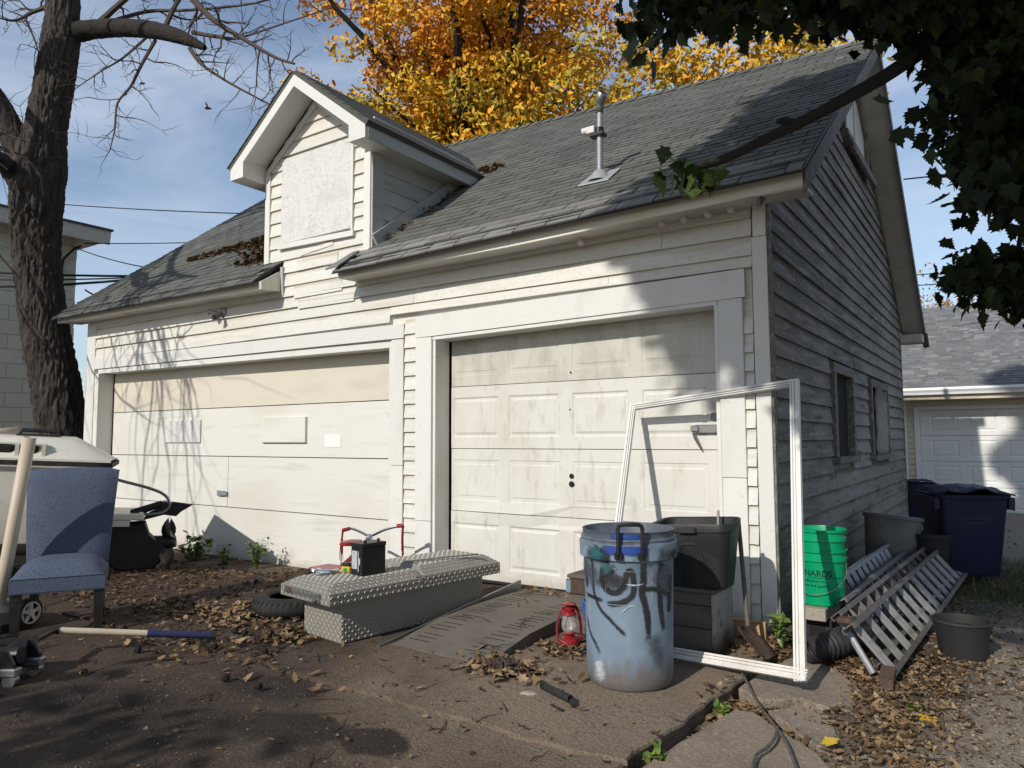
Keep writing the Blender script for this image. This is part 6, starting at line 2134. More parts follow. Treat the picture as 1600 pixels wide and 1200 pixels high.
def bin_can():
    b = thing("graffiti_bin", "tall weathered blue plastic bin with black spray paint scrawl", "trash bin", (-.41, -1.47, 0))
    prof = [(.0005, .01), (.19, .004), (.215, .0), (.226, .012), (.231, .05), (.238, .40), (.243, .655), (.250, .662), (.263, .668), (.266, .745), (.262, .752), (.254, .754), (.254, .762), (.258, .766), (.256, .774), (.247, .777), (.247, .806), (.251, .81), (.246, .812), (.241, .805), (.239, .66), (.226, .04), (.0005, .04)]
    mb = MB(); mb.lathe(prof, 64); mb.build("barrel", "bluecan", b, sharp=50)
    # black dirt band round the foot, wiped on
    for a0 in (-1.085-.22,):
        mb = MB()
        for a in (a0, a0+.44):
            pass
        ca, cb = a0, a0+.44
        R_ = .283
        pt = lambda a, r, z: (r*math.cos(a), r*math.sin(a), z)
        P, Q = smooth_path([pt(ca, .264, .69), pt(ca, R_, .70), pt(ca, R_, .765), pt(ca, R_, .835), pt(ca+.05, R_, .855), pt((ca+cb)/2, R_+.004, .858), pt(cb-.05, R_, .855), pt(cb, R_, .835), pt(cb, R_, .765), pt(cb, R_, .70), pt(cb, .264, .69)], [.0105]*11, 5)
        mb.tube(P, Q, 10)
        for a in (ca, cb):
            mb.box((.258, -.022, .675), (.285, .022, .715), Matrix.Rotation(a, 4, 'Z'), .006)
        mb.build("handle", "black", b)
    # raised maker's panel
    rel = lambda z: float(np.interp(z, [.05, .40, .655], [.231, .238, .243]))
    mb = MB()
    a0, a1, z0, z1 = -1.64, -.60, .44, .613
    for (A, B) in (((a0, z0), (a1, z0)), ((a1, z0), (a1, z1)), ((a1, z1), (a0, z1)), ((a0, z1), (a0, z0))):
        pts = []
        for i in range(13):
            a, z = lerp(A[0], B[0], i/12), lerp(A[1], B[1], i/12)
            pts.append((rel(z)*math.cos(a), rel(z)*math.sin(a), z))
        mb.tube(pts, .0022, 4)
    mb.build("panel_outline", "bluecan", b)
    strokes = [
        ([(-1.70, .625), (-1.728, .596), (-1.731, .555), (-1.649, .516), (-1.476, .5), (-1.331, .511), (-1.207, .549), (-1.169, .598), (-1.10, .617), (-1.04, .600), (-1.015, .534), (-1.07, .485), (-1.265, .455), (-1.443, .444), (-1.634, .443)], .0145, 1.0),
        ([(-2.322, .464), (-2.1, .462), (-1.903, .458), (-1.70, .452)], .010, .75),
        ([(-2.007, .663), (-2.003, .57), (-1.981, .488), (-1.809, .412), (-1.56, .363), (-1.344, .316), (-1.173, .283)], .010, .6),
        ([(-.818, .660), (-.805, .574), (-.846, .509), (-.779, .444), (-.728, .379), (-.70, .262)], .017, .95),
        ([(-.341, .655), (-.408, .567), (-.407, .485), (-.368, .402), (-.28, .295)], .017, .95),
        ([(-.845, .521), (-.659, .523), (-.451, .515), (-.251, .497), (.0, .462)], .012, 1.0),
        ([(.004, .58), (-.02, .50), (-.06, .42), (-.14, .39)], .022, .8),
        ([(-2.316, .354), (-2.203, .277), (-1.948, .216), (-1.825, .171)], .011, .5),
        ([(-2.45, .60), (-2.30, .57), (-2.25, .535), (-2.30, .50)], .012, .8),
        ([(-.02, .712), (.0, .690), (.01, .672)], .030, 1.0),
        ([(-.55, .70), (-.30, .69), (-.05, .70)], .045, .42),
        ([(-2.1, .70), (-1.8, .69), (-1.5, .70), (-1.7, .69), (-1.62, .70)], .045, .40),
        ([(-1.62, .722), (-1.30, .728), (-1.0, .722), (-.70, .728)], .024, 1.0, 'spray_blue'),
        ([(-1.50, .792), (-1.25, .795), (-1.02, .792), (-.86, .795)], .016, 1.0, 'spray_blue'),
        ([(-1.95, .71), (-1.78, .70), (-1.66, .72)], .035, .75, 'spray_teal'),
        ([(-1.75, .60), (-1.60, .62), (-1.4, .62)], .04, .45, 'spray_teal'),
        ([(-2.6, .56), (-2.35, .60), (-2.0, .58), (-1.8, .62)], .06, .42, 'spray_grey'),
        ([(-.45, .62), (-.2, .55), (.05, .52)], .07, .50, 'spray_grey'),
        ([(-.62, .30), (-.5, .20), (-.3, .12)], .05, .40, 'spray_grey'),
        ([(-1.9, .14), (-1.85, .10), (-1.83, .03)], .035, .55, 'spray_white'),
        ([(-1.2, .55), (-1.0, .545), (-.8, .552)], .004, .7, 'spray_white'),
        ([(-1.3, .40), (-1.1, .44), (-.95, .43)], .003, .6, 'spray_white'),
        ([(-1.62, .60), (-1.55, .575), (-1.4, .57), (-1.3, .60)], .06, .55),
    ]
    off = .0012
    for st, wd, op, *mt in strokes:
        P, _ = smooth_path([(a, z, 0) for a, z in st], [0]*len(st), 6)
        m_ = len(P)
        vs, fs, tn = [], [], []
        K = 8
        for i, p in enumerate(P):
            q0, q1 = P[max(0, i-1)], P[min(m_-1, i+1)]
            d = Vector(((q1.x-q0.x)*.24, q1.y-q0.y)).normalized()
            nrm = Vector((-d.y, d.x))
            for k in range(K+1):
                u = (k/K-.5)*2
                z = min(max(p.y+nrm.y*u*wd*1.25, .01), .745 if p.y < .76 else .803)
                a = p.x+nrm.x*u*wd*1.25/.24
                r_ = (rel(z) if z < .66 else .266 if z < .76 else .247)+off
                vs.append((r_*math.cos(a), r_*math.sin(a), z))
        off += .00025
        mb = MB()
        ts = []
        for i in range(m_-1):
            for k in range(K):
                u = abs((k+.5)/K-.5)*2
                e = min(1, i/3+.3, (m_-2-i)/4+.15)
                fs.append((i*(K+1)+k, i*(K+1)+k+1, (i+1)*(K+1)+k+1, (i+1)*(K+1)+k))
                ts.append(max(.001, min(1, (1.35-1.25*u))*op*e))
        mb.v, mb.f, mb.t, mb.sm = vs, fs, ts, [True]*len(fs)
        mb.build("spray_stroke", mt[0] if mt else "spray", b)

bin_can()
bucket("blue_pail", "bright blue ribbed pail half hidden between lantern and graffitied bin", "pail", (-.755, -1.06, 0), "bluedeep", .125, .145, .30, False)

def chest():
    c = thing("wooden_chest", "old plank chest with whitewashed end standing behind the graffitied bin", "chest", (0, 0, 0))
    x0, x1, y0, y1, zt = -1.14, -.15, -.85, -.50, .392
    mb = MB(); mb.box((x0+.02, y0+.02, .0), (x1-.02, y1, zt-.02)); mb.build("carcass", "dark", c)
    for z0, z1 in ((.006, .155), (.159, .29), (.294, zt-.026)):
        mb = MB(); mb.box((x0, y0+random.uniform(-.004, .002), z0), (x1-.022, y0+.022, z1), None, .004); mb.build("plank", "wood", c)
    for ya, yb in ((y0+.003, y0+.17), (y0+.174, y1)):
        mb = MB(); mb.box((x1-.02, ya, .004), (x1+.002, yb, zt-.026), None, .004); mb.build("end_board", "wood_pale", c)
    mb = MB(); mb.box((x0-.012, y0-.014, zt-.024), (x1+.012, y1+.01, zt), None, .005); mb.build("lid", "wood", c)
    mb = MB(); mb.box((x0-.014, y0-.018, zt-.12), (x0+.24, y0-.006, zt-.03)); mb.build("metal_band", "rust", c)
    mb = MB(); mb.box((x0-.0155, y0-.0195, zt-.115), (x0+.02, y0-.0185, zt-.035)); mb.build("blue_paint_patch", "bluecan", c)
chest()

def rrect(w, d, r, n=6):
    pts = []
    for cx, cy, a0 in ((w/2-r, d/2-r, 0), (-w/2+r, d/2-r, PI/2), (-w/2+r, -d/2+r, PI), (w/2-r, -d/2+r, 3*PI/2)):
        for k in range(n+1):
            a = a0+PI/2*k/n
            pts.append((cx+r*math.cos(a), cy+r*math.sin(a)))
    return pts

def tub():
    t = thing("recycling_tub", "dusty black plastic tub standing on the wooden chest", "tub", (-.275, -.72, .393), R(4), None, (R(2), R(-3), R(4)))
    rows = []
    H = .395
    for z, w, d, r in ((.004, .20, .14, .05), (0, .36, .25, .06), (.012, .375, .265, .06), (H-.05, .475, .355, .07), (H-.048, .492, .372, .075), (H-.006, .500, .380, .08), (H, .494, .374, .08), (H-.008, .476, .356, .07), (H-.05, .466, .346, .065), (.016, .366, .256, .055), (.016, .1, .1, .04)):
        rows.append([(x, y, z) for x, y in rrect(w, d, r)])
    mb = MB(); mb.grid(rows, closed=True); mb._add(rows[0], [tuple(range(len(rows[0])))]); mb.build("shell", "tub", t, sharp=40)
    mb = MB()
    # moulded handle recess on the front
    f = lambda x, z, dy: (x, -(.1325+(.0445)*z/(H-.05))-dy, z)
    P, Q = smooth_path([f(-.075, .06, .002), f(-.07, .20, .003), f(-.05, .265, .004), f(0, .275, .004), f(.05, .265, .004), f(.07, .20, .003), f(.075, .06, .002)], [.006]*7, 5)
    mb.tube(P, Q, 6); mb.build("handle_rib", "tub", t)
    mb = MB(); mb.box((-.055, -.205, H-.052), (.055, -.187, H-.016), None, .006); mb.build("finger_grip", "tub", t)
    mb = MB(); mb.hexa([(-.175, -.69, .45), (-.160, -.69, .45), (-.160, -.675, .45), (-.175, -.675, .45)], [(-.195, -.63, .845), (-.182, -.63, .845), (-.182, -.615, .845), (-.195, -.615, .845)])
    tag(mb.build("wooden_stake", "wood_end"), "short wooden stake poking out of the black tub", "stake")
tub()

def screen_frame():
    f = thing("window_frame", "large empty white metal frame leaning against the garage corner", "frame", (0, 0, 0))
    B, Tp, TL, L = Vector((.435, -1.175, .055)), Vector((.205, -.095, 1.69)), Vector((-1.085, .04, 1.562)), Vector((-.845, -.985, .0))
    mid = lambda a, b: (a+b)/2
    nrm = (Tp-B).cross(L-B).normalized()
    if nrm.y > 0:
        nrm = -nrm
    cen = (B+Tp+TL+L)/4
    for p, q, nm, w in ((B, Tp, "stile", .062), (L, TL, "stile", .045), (TL, Tp, "rail", .050), (L, B, "rail", .062)):
        d = (q-p).normalized()
        inn = nrm.cross(d)
        if inn.dot(cen-p) < 0:
            inn = -inn
        mb = MB()
        def bar(a0, a1, h, y0=0.0):
            # strip from a0..a1 inwards, h proud
            m = [p+inn*a0-nrm*.016, q+inn*a0-nrm*.016, q+inn*a1-nrm*.016, p+inn*a1-nrm*.016]
            u = [p+inn*a0+nrm*h, q+inn*a0+nrm*h, q+inn*a1+nrm*h, p+inn*a1+nrm*h]
            mb.hexa(m, u)
        sh = 0.001 if nm == "rail" else 0
        bar(0, w*.36, .012-sh)
        bar(w*.37, w*.50, .002-sh)
        bar(w*.51, w*.72, .010-sh)
        bar(w*.73, w*.80, -.003-sh)
        bar(w*.81, w, .006-sh)
        mb.build(nm, "trim", f)
screen_frame()

def shovel():
    s = thing("shovel", "old shovel leaning against the chest beside the garage corner", "shovel", (0, 0, 0))
    mb = MB(); mb.tube([(-.118, -.44, .76), (-.04, -.56, .14)], .014, 10); mb.build("shaft", "wood", s)
    mb = MB()
    rows = []
    c0, ax = Vector((-.045, -.555, .13)), Vector((.12, -.14, -.07)).normalized()
    sd = ax.cross(Vector((0, .6, 1))).normalized()
    up_ = sd.cross(ax)
    for i, w in enumerate((.03, .10, .11, .108, .09, .03)):
        row = []
        for j in range(7):
            u = j/6*2-1
            row.append(c0+ax*(.055*i)+sd*u*w-up_*(.02*(1-u*u)))
        rows.append(row)
    mb.grid(rows); mb.build("blade", "rust", s, solid=.003)
    mb = MB(); mb.box((-.235, -.30, -.01), (-.005, -.26, .11), T(0, 0, 0), .003); tag(mb.build("pine_offcut", "wood_new"), "raw pine offcut lying at the foot of the garage corner", "board")
shovel()

def green_pails():
    g = "green pails nested in one another"
    b = bucket("green_pail", "lower green pail with dark printed lettering, holding another pail", "pail", (.27, .06, .205), "green", .138, .158, .36, True, R(-12), None, g, (.80,))
    fy = lambda x, y, z0, lx: None
    def wrap(z0):
        def f(x, y):
            z = z0+y
            r_ = lerp(.138, .158, z/.36)+.0012
            a = -PI/2+R(12)-.50+x/r_+.32
            return Vector((r_*math.cos(a), r_*math.sin(a), z))
        return f
    text_mesh("MENARDS", .056, "print_green", "lettering", b, wrap(.195), bold=.0011)
    text_mesh("Dedicated to", .030, "print_green", "lettering", b, wrap(.155), bold=.0002)
    text_mesh("Service and quality", .027, "print_green", "lettering", b, wrap(.125), bold=.0002)
    mb = MB()
    pts = []
    for i in range(12):
        a = -1.75+1.5*i/11
        r_ = .1495
        pts.append((r_*math.cos(a), r_*math.sin(a), .186))
    mb.tube(pts, .0016, 4); mb.build("underline", "print_green", b)
    bucket("green_pail", "upper green pail sitting inside the lettered one", "pail", (.27, .06, .335), "green", .136, .158, .36, False, R(-12), None, g, (.80,))
    mb = MB(); mb.box((.19, -.14, .125), (.33, .85, .203), None, .005); tag(mb.build("timber", "wood_end"), "grey sawn timber lying under the green pails", "timber")
    for i, y in enumerate((.02, .55)):
        k = thing("concrete_block", ("hollow block under the near end of the timber beneath the green pails", "hollow block under the far end of the timber beneath the green pails")[i], "block", (.26, y+.1, -.02))
        mb = MB(); mb.box((-.09, -.18, 0), (.09, .18, .144), None, .006); mb.build("shell", "pot", k)
        mb = MB(); mb.box((-.05, -.1805, .03), (.05, -.18, .11)); mb.build("hollow", "dark", k)
green_pails()

def ladder(label, A, B, w, rungs, mat, rail=(.03, .07), double=False, rung_mat="alu", w0=0.0):
    """A,B ends of the lower rail; w the vector to the upper rail"""
    l = thing("ladder", label, "ladder", (0, 0, 0), 0, "ladders stacked along the side wall")
    A, B, w = Vector(A), Vector(B), Vector(w)
    d = (B-A).normalized()
    nrm = d.cross(w).normalized()
    for off in (Vector((0, 0, 0)), w):
        mb = MB()
        # C channel: web and two lips
        h = rail[1]
        sgn = 1 if off.length == 0 else -1
        ww = w.normalized()*sgn
        beam(mb, A+off, B+off, rail[1], .006, ww)
        for s in (-1, 1):
            beam(mb, A+off+nrm*s*h*.48+ww*.013, B+off+nrm*s*h*.48+ww*.013, .006, .026, ww)
        mb.build("rail", mat, l)
    me = None
    L = (B-A).length
    for i in range(rungs):
        t = (i+.5)/rungs
        p = A.lerp(B, t)+w.normalized()*.006
        q = A.lerp(B, t)+w-w.normalized()*.006
        mb = MB(); beam(mb, p, q, .020, .048, d*.75+nrm*.66, .006); mb.build("rung", rung_mat, l)
    return l
def ladders():
    l = ladder("front aluminium ladder lying on edge in front of the others with wide flat rungs", (.775, -.80, .03), (.965, 3.10, .03), (-.205, .0, .235), 15, "alu_brown", (.03, .075))
    ladder("inner fly section ladder lying right behind the wide runged front one", (.70, -.62, .05), (.885, 3.0, .05), (-.225, .0, .235), 14, "alu_brown", (.03, .06), rung_mat="alu_brown")
    ladder("middle ladder between the front pair and the bluish one by the wall", (.56, -.05, .0), (.66, 3.0, .0), (-.155, .0, .255), 13, "alu", (.03, .06), rung_mat="alu")
    ladder("rear bluish ladder lying closest to the side wall", (.46, .55, .02), (.52, 2.5, .02), (-.155, .0, .30), 10, "galv", (.03, .06), rung_mat="steel")
    mb = MB()
    mb.hexa([(.74, -.90, -.02), (.80, -.92, -.02), (.80, -.80, .0), (.74, -.80, .0)], [(.73, -.88, .05), (.80, -.90, .05), (.80, -.78, .09), (.73, -.78, .09)])
    mb.build("rubber_foot", "rust", l)
    mb = MB(); mb.tube([(.50, -.62, .27), (.58, -.68, .17), (.68, -.72, .02)], .018, 8); mb.build("stabiliser_leg", "galv", l)
    mb = MB(); mb.box((.50, -.72, .262), (.59, -.64, .292), None, .008); mb.build("end_bracket", "rust", l)
ladders()

def side_junk():
    d = thing("corrugated_pipe", "black corrugated drain pipe on the ground behind the white frame", "drain pipe", (0, 0, 0))
    mb = MB()
    P, Q = smooth_path([(.31, -.60, .055), (.38, -.52, .065), (.47, -.36, .085), (.50, -.16, .075), (.46, .05, .07)], [.062, .070, .078, .075, .07], 22)
    Q = [q*(1+.075*math.sin(i*1.55)+random.uniform(-.03, .03)) for i, q in enumerate(Q)]
    mb.tube(P, Q, 22, caps=False); mb.build("tube", "tub", d, solid=.006)
    p = thing("plant_pot", "wide dark plant pot of soil standing by the ladder end", "plant pot", (1.06, .06, gz(1.06, .06)-.005))
    mb = MB(); mb.lathe([(.0005, .003), (.112, 0), (.122, .01), (.148, .17), (.158, .205), (.165, .21), (.162, .222), (.152, .222), (.146, .205), (.139, .16)], 36); mb.build("shell", "pot", p)
    mb = MB(); mb.lathe([(.141, .168), (.09, .174), (.0005, .168)], 24); mb.build("soil", "soil", p)
    p = thing("planter_tub", "tall grey plastic planter tub against the side wall beyond the ladders", "planter", (.36, 2.55, gz(.36, 2.5)))
    mb = MB(); mb.lathe([(.0005, .01), (.19, 0), (.205, .02), (.245, .55), (.262, .555), (.262, .585), (.25, .59), (.238, .55), (.2, .03), (.0005, .03)], 36, Euler((R(-6), R(4), 0)).to_matrix().to_4x4()); mb.build("shell", "grey_pot", p)
    p = thing("plant_pot", "small black nursery pot between grey planter tub and navy cart", "plant pot", (.70, 2.62, gz(.7, 2.6)))
    mb = MB(); mb.lathe([(.0005, .01), (.12, 0), (.16, .40), (.178, .405), (.178, .44), (.165, .44), (.150, .40), (.118, .03), (.0005, .03)], 30); mb.build("shell", "pot", p)

def cart(label, loc, rz, text=True):
    c = thing("wheeled_cart", label, "wheeled bin", loc, rz, "navy wheeled bins behind the garage")
    rows = []
    for z, w, d, y in ((.06, .44, .46, 0), (.10, .46, .50, 0), (.62, .545, .60, -.01), (.64, .55, .605, -.01), (.76, .57, .63, -.012), (.765, .60, .66, -.012), (.80, .61, .67, -.012), (.80, .56, .62, -.012), (.5, .5, .55, 0)):
        rows.append([(x, yy+y, z) for x, yy in rrect(w, d, .05, 4)])
    mb = MB(); mb.grid(rows, closed=True); mb._add(rows[0], [tuple(range(len(rows[0])-1, -1, -1))]); mb.build("body", "navy", c, sharp=30)
    rows = []
    for i in range(9):
        v = i/8
        rows.append([((u/8-.5)*(.64-.03*v), -.36+v*.70, .815+.055*math.sin(PI*(u/8)*.96)*(.6+.4*math.sin(PI*v))+.022*math.sin(u*1.7+i*.8)-(.03 if u in (0, 8) else 0)) for u in range(9)])
    mb = MB(); mb.grid(rows); mb.build("lid", "navy", c, solid=.012)
    for s in (-1, 1):
        mb = MB(); mb.lathe([(.0005, -.025), (.10, -.025), (.115, -.015), (.115, .015), (.10, .025), (.0005, .025)], 22, T(s*.25, .24, .115, 0, PI/2)); mb.build("wheel", "black_matt", c)
        mb = MB(); mb.hexa([(s*.285, -.30, .68), (s*.33, -.31, .66), (s*.33, .25, .66), (s*.285, .25, .68)], [(s*.29, -.30, .785), (s*.335, -.31, .775), (s*.335, .25, .775), (s*.29, .25, .785)]); mb.build("side_lip", "navy", c)
    mb = MB(); mb.tube([(-.22, .35, .80), (-.22, .41, .82), (.22, .41, .82), (.22, .35, .80)], .016, 8); mb.build("handle", "navy", c)
    if text:
        fl = lambda z0: (lambda x, y: Vector((x, -.3055-.05*(z0+y-.1)/.54+.0, z0+y)))
        for body, s_, z0 in (("CEDAR RAPIDS", .040, .575), ("SOLID WASTE", .032, .535), ("CR", .030, .495)):
            text_mesh(body, s_, "emboss", "lettering", c, (lambda zz: (lambda x, y: Vector((x, -(.25+.05*(zz+y-.1)/.52)-.0145, zz+y))))(z0))
    return c
side_junk()
cart("navy wheeled cart with warped lid and pale stamp standing before the alley", (.93, 2.98, gz(.9, 3)), R(24))
c2 = cart("navy wheeled cart mostly hidden behind the rear corner of the garage", (.10, 8.2, gz(.2, 8)), R(10), False)
c2.scale = (.74, .74, .74)

# ---- broken paving, hose, chain, small litter on the ground
def paving():
    polys = [
        ([(.105, -1.235), (.118, -.98), (.15, -.753), (.20, -.50), (.335, -.475), (.481, -.596), (.692, -.958), (.663, -1.243), (.558, -1.262), (.409, -1.202), (.259, -1.356)], -.03, .0, .02, "broken concrete slab lying under the white frame corner"),
        ([(.31, -1.427), (.425, -1.272), (.573, -1.377), (.677, -1.622), (.657, -1.775), (.557, -1.702)], -.04, .01, -.01, "small broken concrete piece between the two large slabs, crossed by a cable"),
        ([(.183, -1.525), (.282, -1.546), (.411, -1.67), (.58, -1.807), (.688, -1.938), (.803, -2.194), (.511, -2.5), (.27, -2.6), (.12, -2.3), (.098, -2.109)], -.025, .0, .0, "large broken concrete slab nearest to the viewer beside the driveway edge"),
        ([(.060, -2.365), (.063, -2.249), (.15, -2.255), (.23, -2.45), (.143, -2.562), (.05, -2.56)], -.04, .0, .0, "small concrete fragment wedged against the driveway edge"),
    ]
    for pts, z, tx, ty, lab in polys:
        rag = []
        n = len(pts)
        for i in range(n):
            a, b = pts[i], pts[(i+1) % n]
            for k in range(5):
                t = k/5
                j = .008 if k else .0
                rag.append((lerp(a[0], b[0], t)+random.uniform(-j, j), lerp(a[1], b[1], t)+random.uniform(-j, j)))
        cx, cy = sum(p[0] for p in rag)/len(rag), sum(p[1] for p in rag)/len(rag)
        m = Matrix.Translation((cx, cy, z)) @ Euler((tx, ty, 0)).to_matrix().to_4x4()
        loc = [(p[0]-cx, p[1]-cy) for p in rag]
        mb = MB()
        k = len(loc)
        tops = [(x, y, 0) for x, y in loc]
        ins = [(x*.965, y*.965, .006+random.uniform(-.002, .002)) for x, y in loc]
        bot = [(x*.98, y*.98, -.085) for x, y in loc]
        mb.grid([bot, tops, ins], closed=True, smooth=False)
        mb._add(ins, [tuple(range(k))])
        o = mb.build("broken_slab", "slab")
        o.matrix_world = m
        tag(o, lab, "paving slab", "broken concrete slabs beside the driveway")
paving()

def ground_odds():
    mb = MB()
    P, Q = smooth_path([(-.02, -.88, .05), (.038, -1.0, .02), (.161, -1.237, .0), (.269, -1.444, -.012), (.387, -1.659, .0), (.491, -1.847, .004), (.562, -2.008, .004), (.63, -2.2, .0), (.68, -2.5, -.02)], [.0065]*9, 8)
    mb.tube(P, Q, 8)
    P, Q = smooth_path([(.43, -1.72, .002), (.455, -1.86, .006), (.455, -1.98, .006), (.44, -2.10, .004), (.50, -2.4, 0)], [.007]*5, 8)
    mb.tube(P, Q, 8)
    tag(mb.build("cable", "hose"), "grey cable trailing over the broken concrete slabs", "cable")
    # rusty chain heap
    c = thing("rusty_chain", "heap of rusty chain mixed with leaves at the foot of the ramp", "chain", (-1.04, -1.76, 0))
    mb = MB()
    mj, mn, ma, mi = .024, .0075, 12, 6
    rows = []
    for i in range(ma):
        a = 2*PI*i/ma
        cx, cy = math.cos(a)*mj*1.35, math.sin(a)*mj*.8
        rows.append([(cx+math.cos(a)*mn*math.cos(2*PI*j/mi), cy+math.sin(a)*mn*math.cos(2*PI*j/mi), mn*math.sin(2*PI*j/mi)) for j in range(mi)])
    rows.append(rows[0])
    mb.grid(rows, closed=True)
    me = None
    for i in range(95):
        if me is None:
            o = mb.build("link", "chain", c); me = o.data
        else:
            o = bpy.data.objects.new("link", me); COL.objects.link(o); o.parent = c
        r_ = min(1, abs(random.gauss(0, .5)))
        a = random.uniform(0, 2*PI)
        o.location = (math.cos(a)*r_*.21, math.sin(a)*r_*.11, .012+.05*(1-r_)*random.random())
        o.rotation_euler = (random.gauss(0, .6), random.gauss(0, .6), random.uniform(0, PI))
    # bit of pipe, flat scrap, stone
    mb = MB(); mb.tube([(-.708, -1.887, .022), (-.49, -1.98, .022)], .020, 14, caps=False)
    t = thing("broken_pipe", "short broken black pipe on the driveway before the graffitied bin", "pipe")
    mb.build("tube", "black_matt", t, solid=.004)
    mb = MB(); mb.hexa([(-.49, -1.99, .004), (-.45, -2.03, .002), (-.44, -2.015, .002), (-.48, -1.965, .004)], [(-.50, -1.985, .02), (-.455, -2.03, .022), (-.445, -2.015, .024), (-.485, -1.96, .03)]); mb.build("torn_lip", "black_matt", t)
    mb = MB(); mb.hexa([(-.565, -2.055, .001), (-.47, -2.10, .001), (-.463, -2.085, .001), (-.555, -2.04, .001)], [(-.563, -2.054, .006), (-.47, -2.098, .009), (-.463, -2.086, .009), (-.556, -2.042, .006)])
    tag(mb.build("rubber_scrap", "black_matt"), "flat dark scrap lying just in front of the broken pipe", "scrap")
    mb = MB(); mb.lathe([(.0005, .016), (.03, .014), (.045, .006), (.05, 0)], 14, T(-.733, -1.982, 0, 0, 0, .5) @ Matrix.Diagonal((1, .55, 1, 1)))
    tag(mb.build("flat_stone", "wood_end"), "pale flat stone on the driveway left of the broken pipe", "stone")
    # walnuts in their husks
    sp = [(-3.019, -2.09), (-2.923, -2.084), (-2.796, -2.392), (-2.445, -2.289), (-2.95, -3.10), (-3.13, -2.694), (-1.945, -2.706), (-2.204, -2.721), (-4.0, -1.4), (-3.6, -1.1), (-4.4, -.9), (-5.3, -.35), (-5.0, -.5), (-4.6, -.4), (-3.7, -2.1)]
    me = None
    for i, (x, y) in enumerate(sp):
        if me is None:
            mb = MB()
            rows = []
            for k in range(9):
                a = PI*k/8
                rows.append([(math.sin(a)*math.cos(b)*.024*random.uniform(.9, 1.1), math.sin(a)*math.sin(b)*.024*random.uniform(.9, 1.1), .022-math.cos(a)*.022) for b in [2*PI*j/10 for j in range(10)]])
            mb.grid(rows, closed=True)
            o = mb.build("walnut", "walnut"); me = o.data
        else:
            o = bpy.data.objects.new("walnut", me); COL.objects.link(o)
        o.location = (x, y, floor_z(x, y))
        o.rotation_euler = (0, 0, i*1.3)
        o.scale = (1, 1, .95)
        tag(o, "black husked walnut fallen on the brown driveway dirt", "walnut", "walnuts scattered on the driveway")
    # twigs
    mb = MB()
    for i in range(118):
        if i < 105:
            x, y = random.uniform(-4.2, -.2), random.uniform(-3.8, -1.9)
        else:
            x, y = random.uniform(-1.9, -1.2), random.uniform(-1.7, -.4)
        z = floor_z(x, y)+.006 + (.085 if i >= 105 and y > -1.2 else .05 if i >= 105 else 0)
        a = random.uniform(0, PI)
        L = random.uniform(.05, .26)
        pts = [(x, y, z)]
        for k in range(4):
            a += random.gauss(0, .3)
            p = pts[-1]
            pts.append((p[0]+math.cos(a)*L/4, p[1]+math.sin(a)*L/4, z+random.uniform(0, .008)))
        mb.tube(pts, [.003, .0028, .0022, .0016, .001], 4, caps=False)
    mb.build("fallen_twigs", "chain", kind="stuff")
ground_odds()

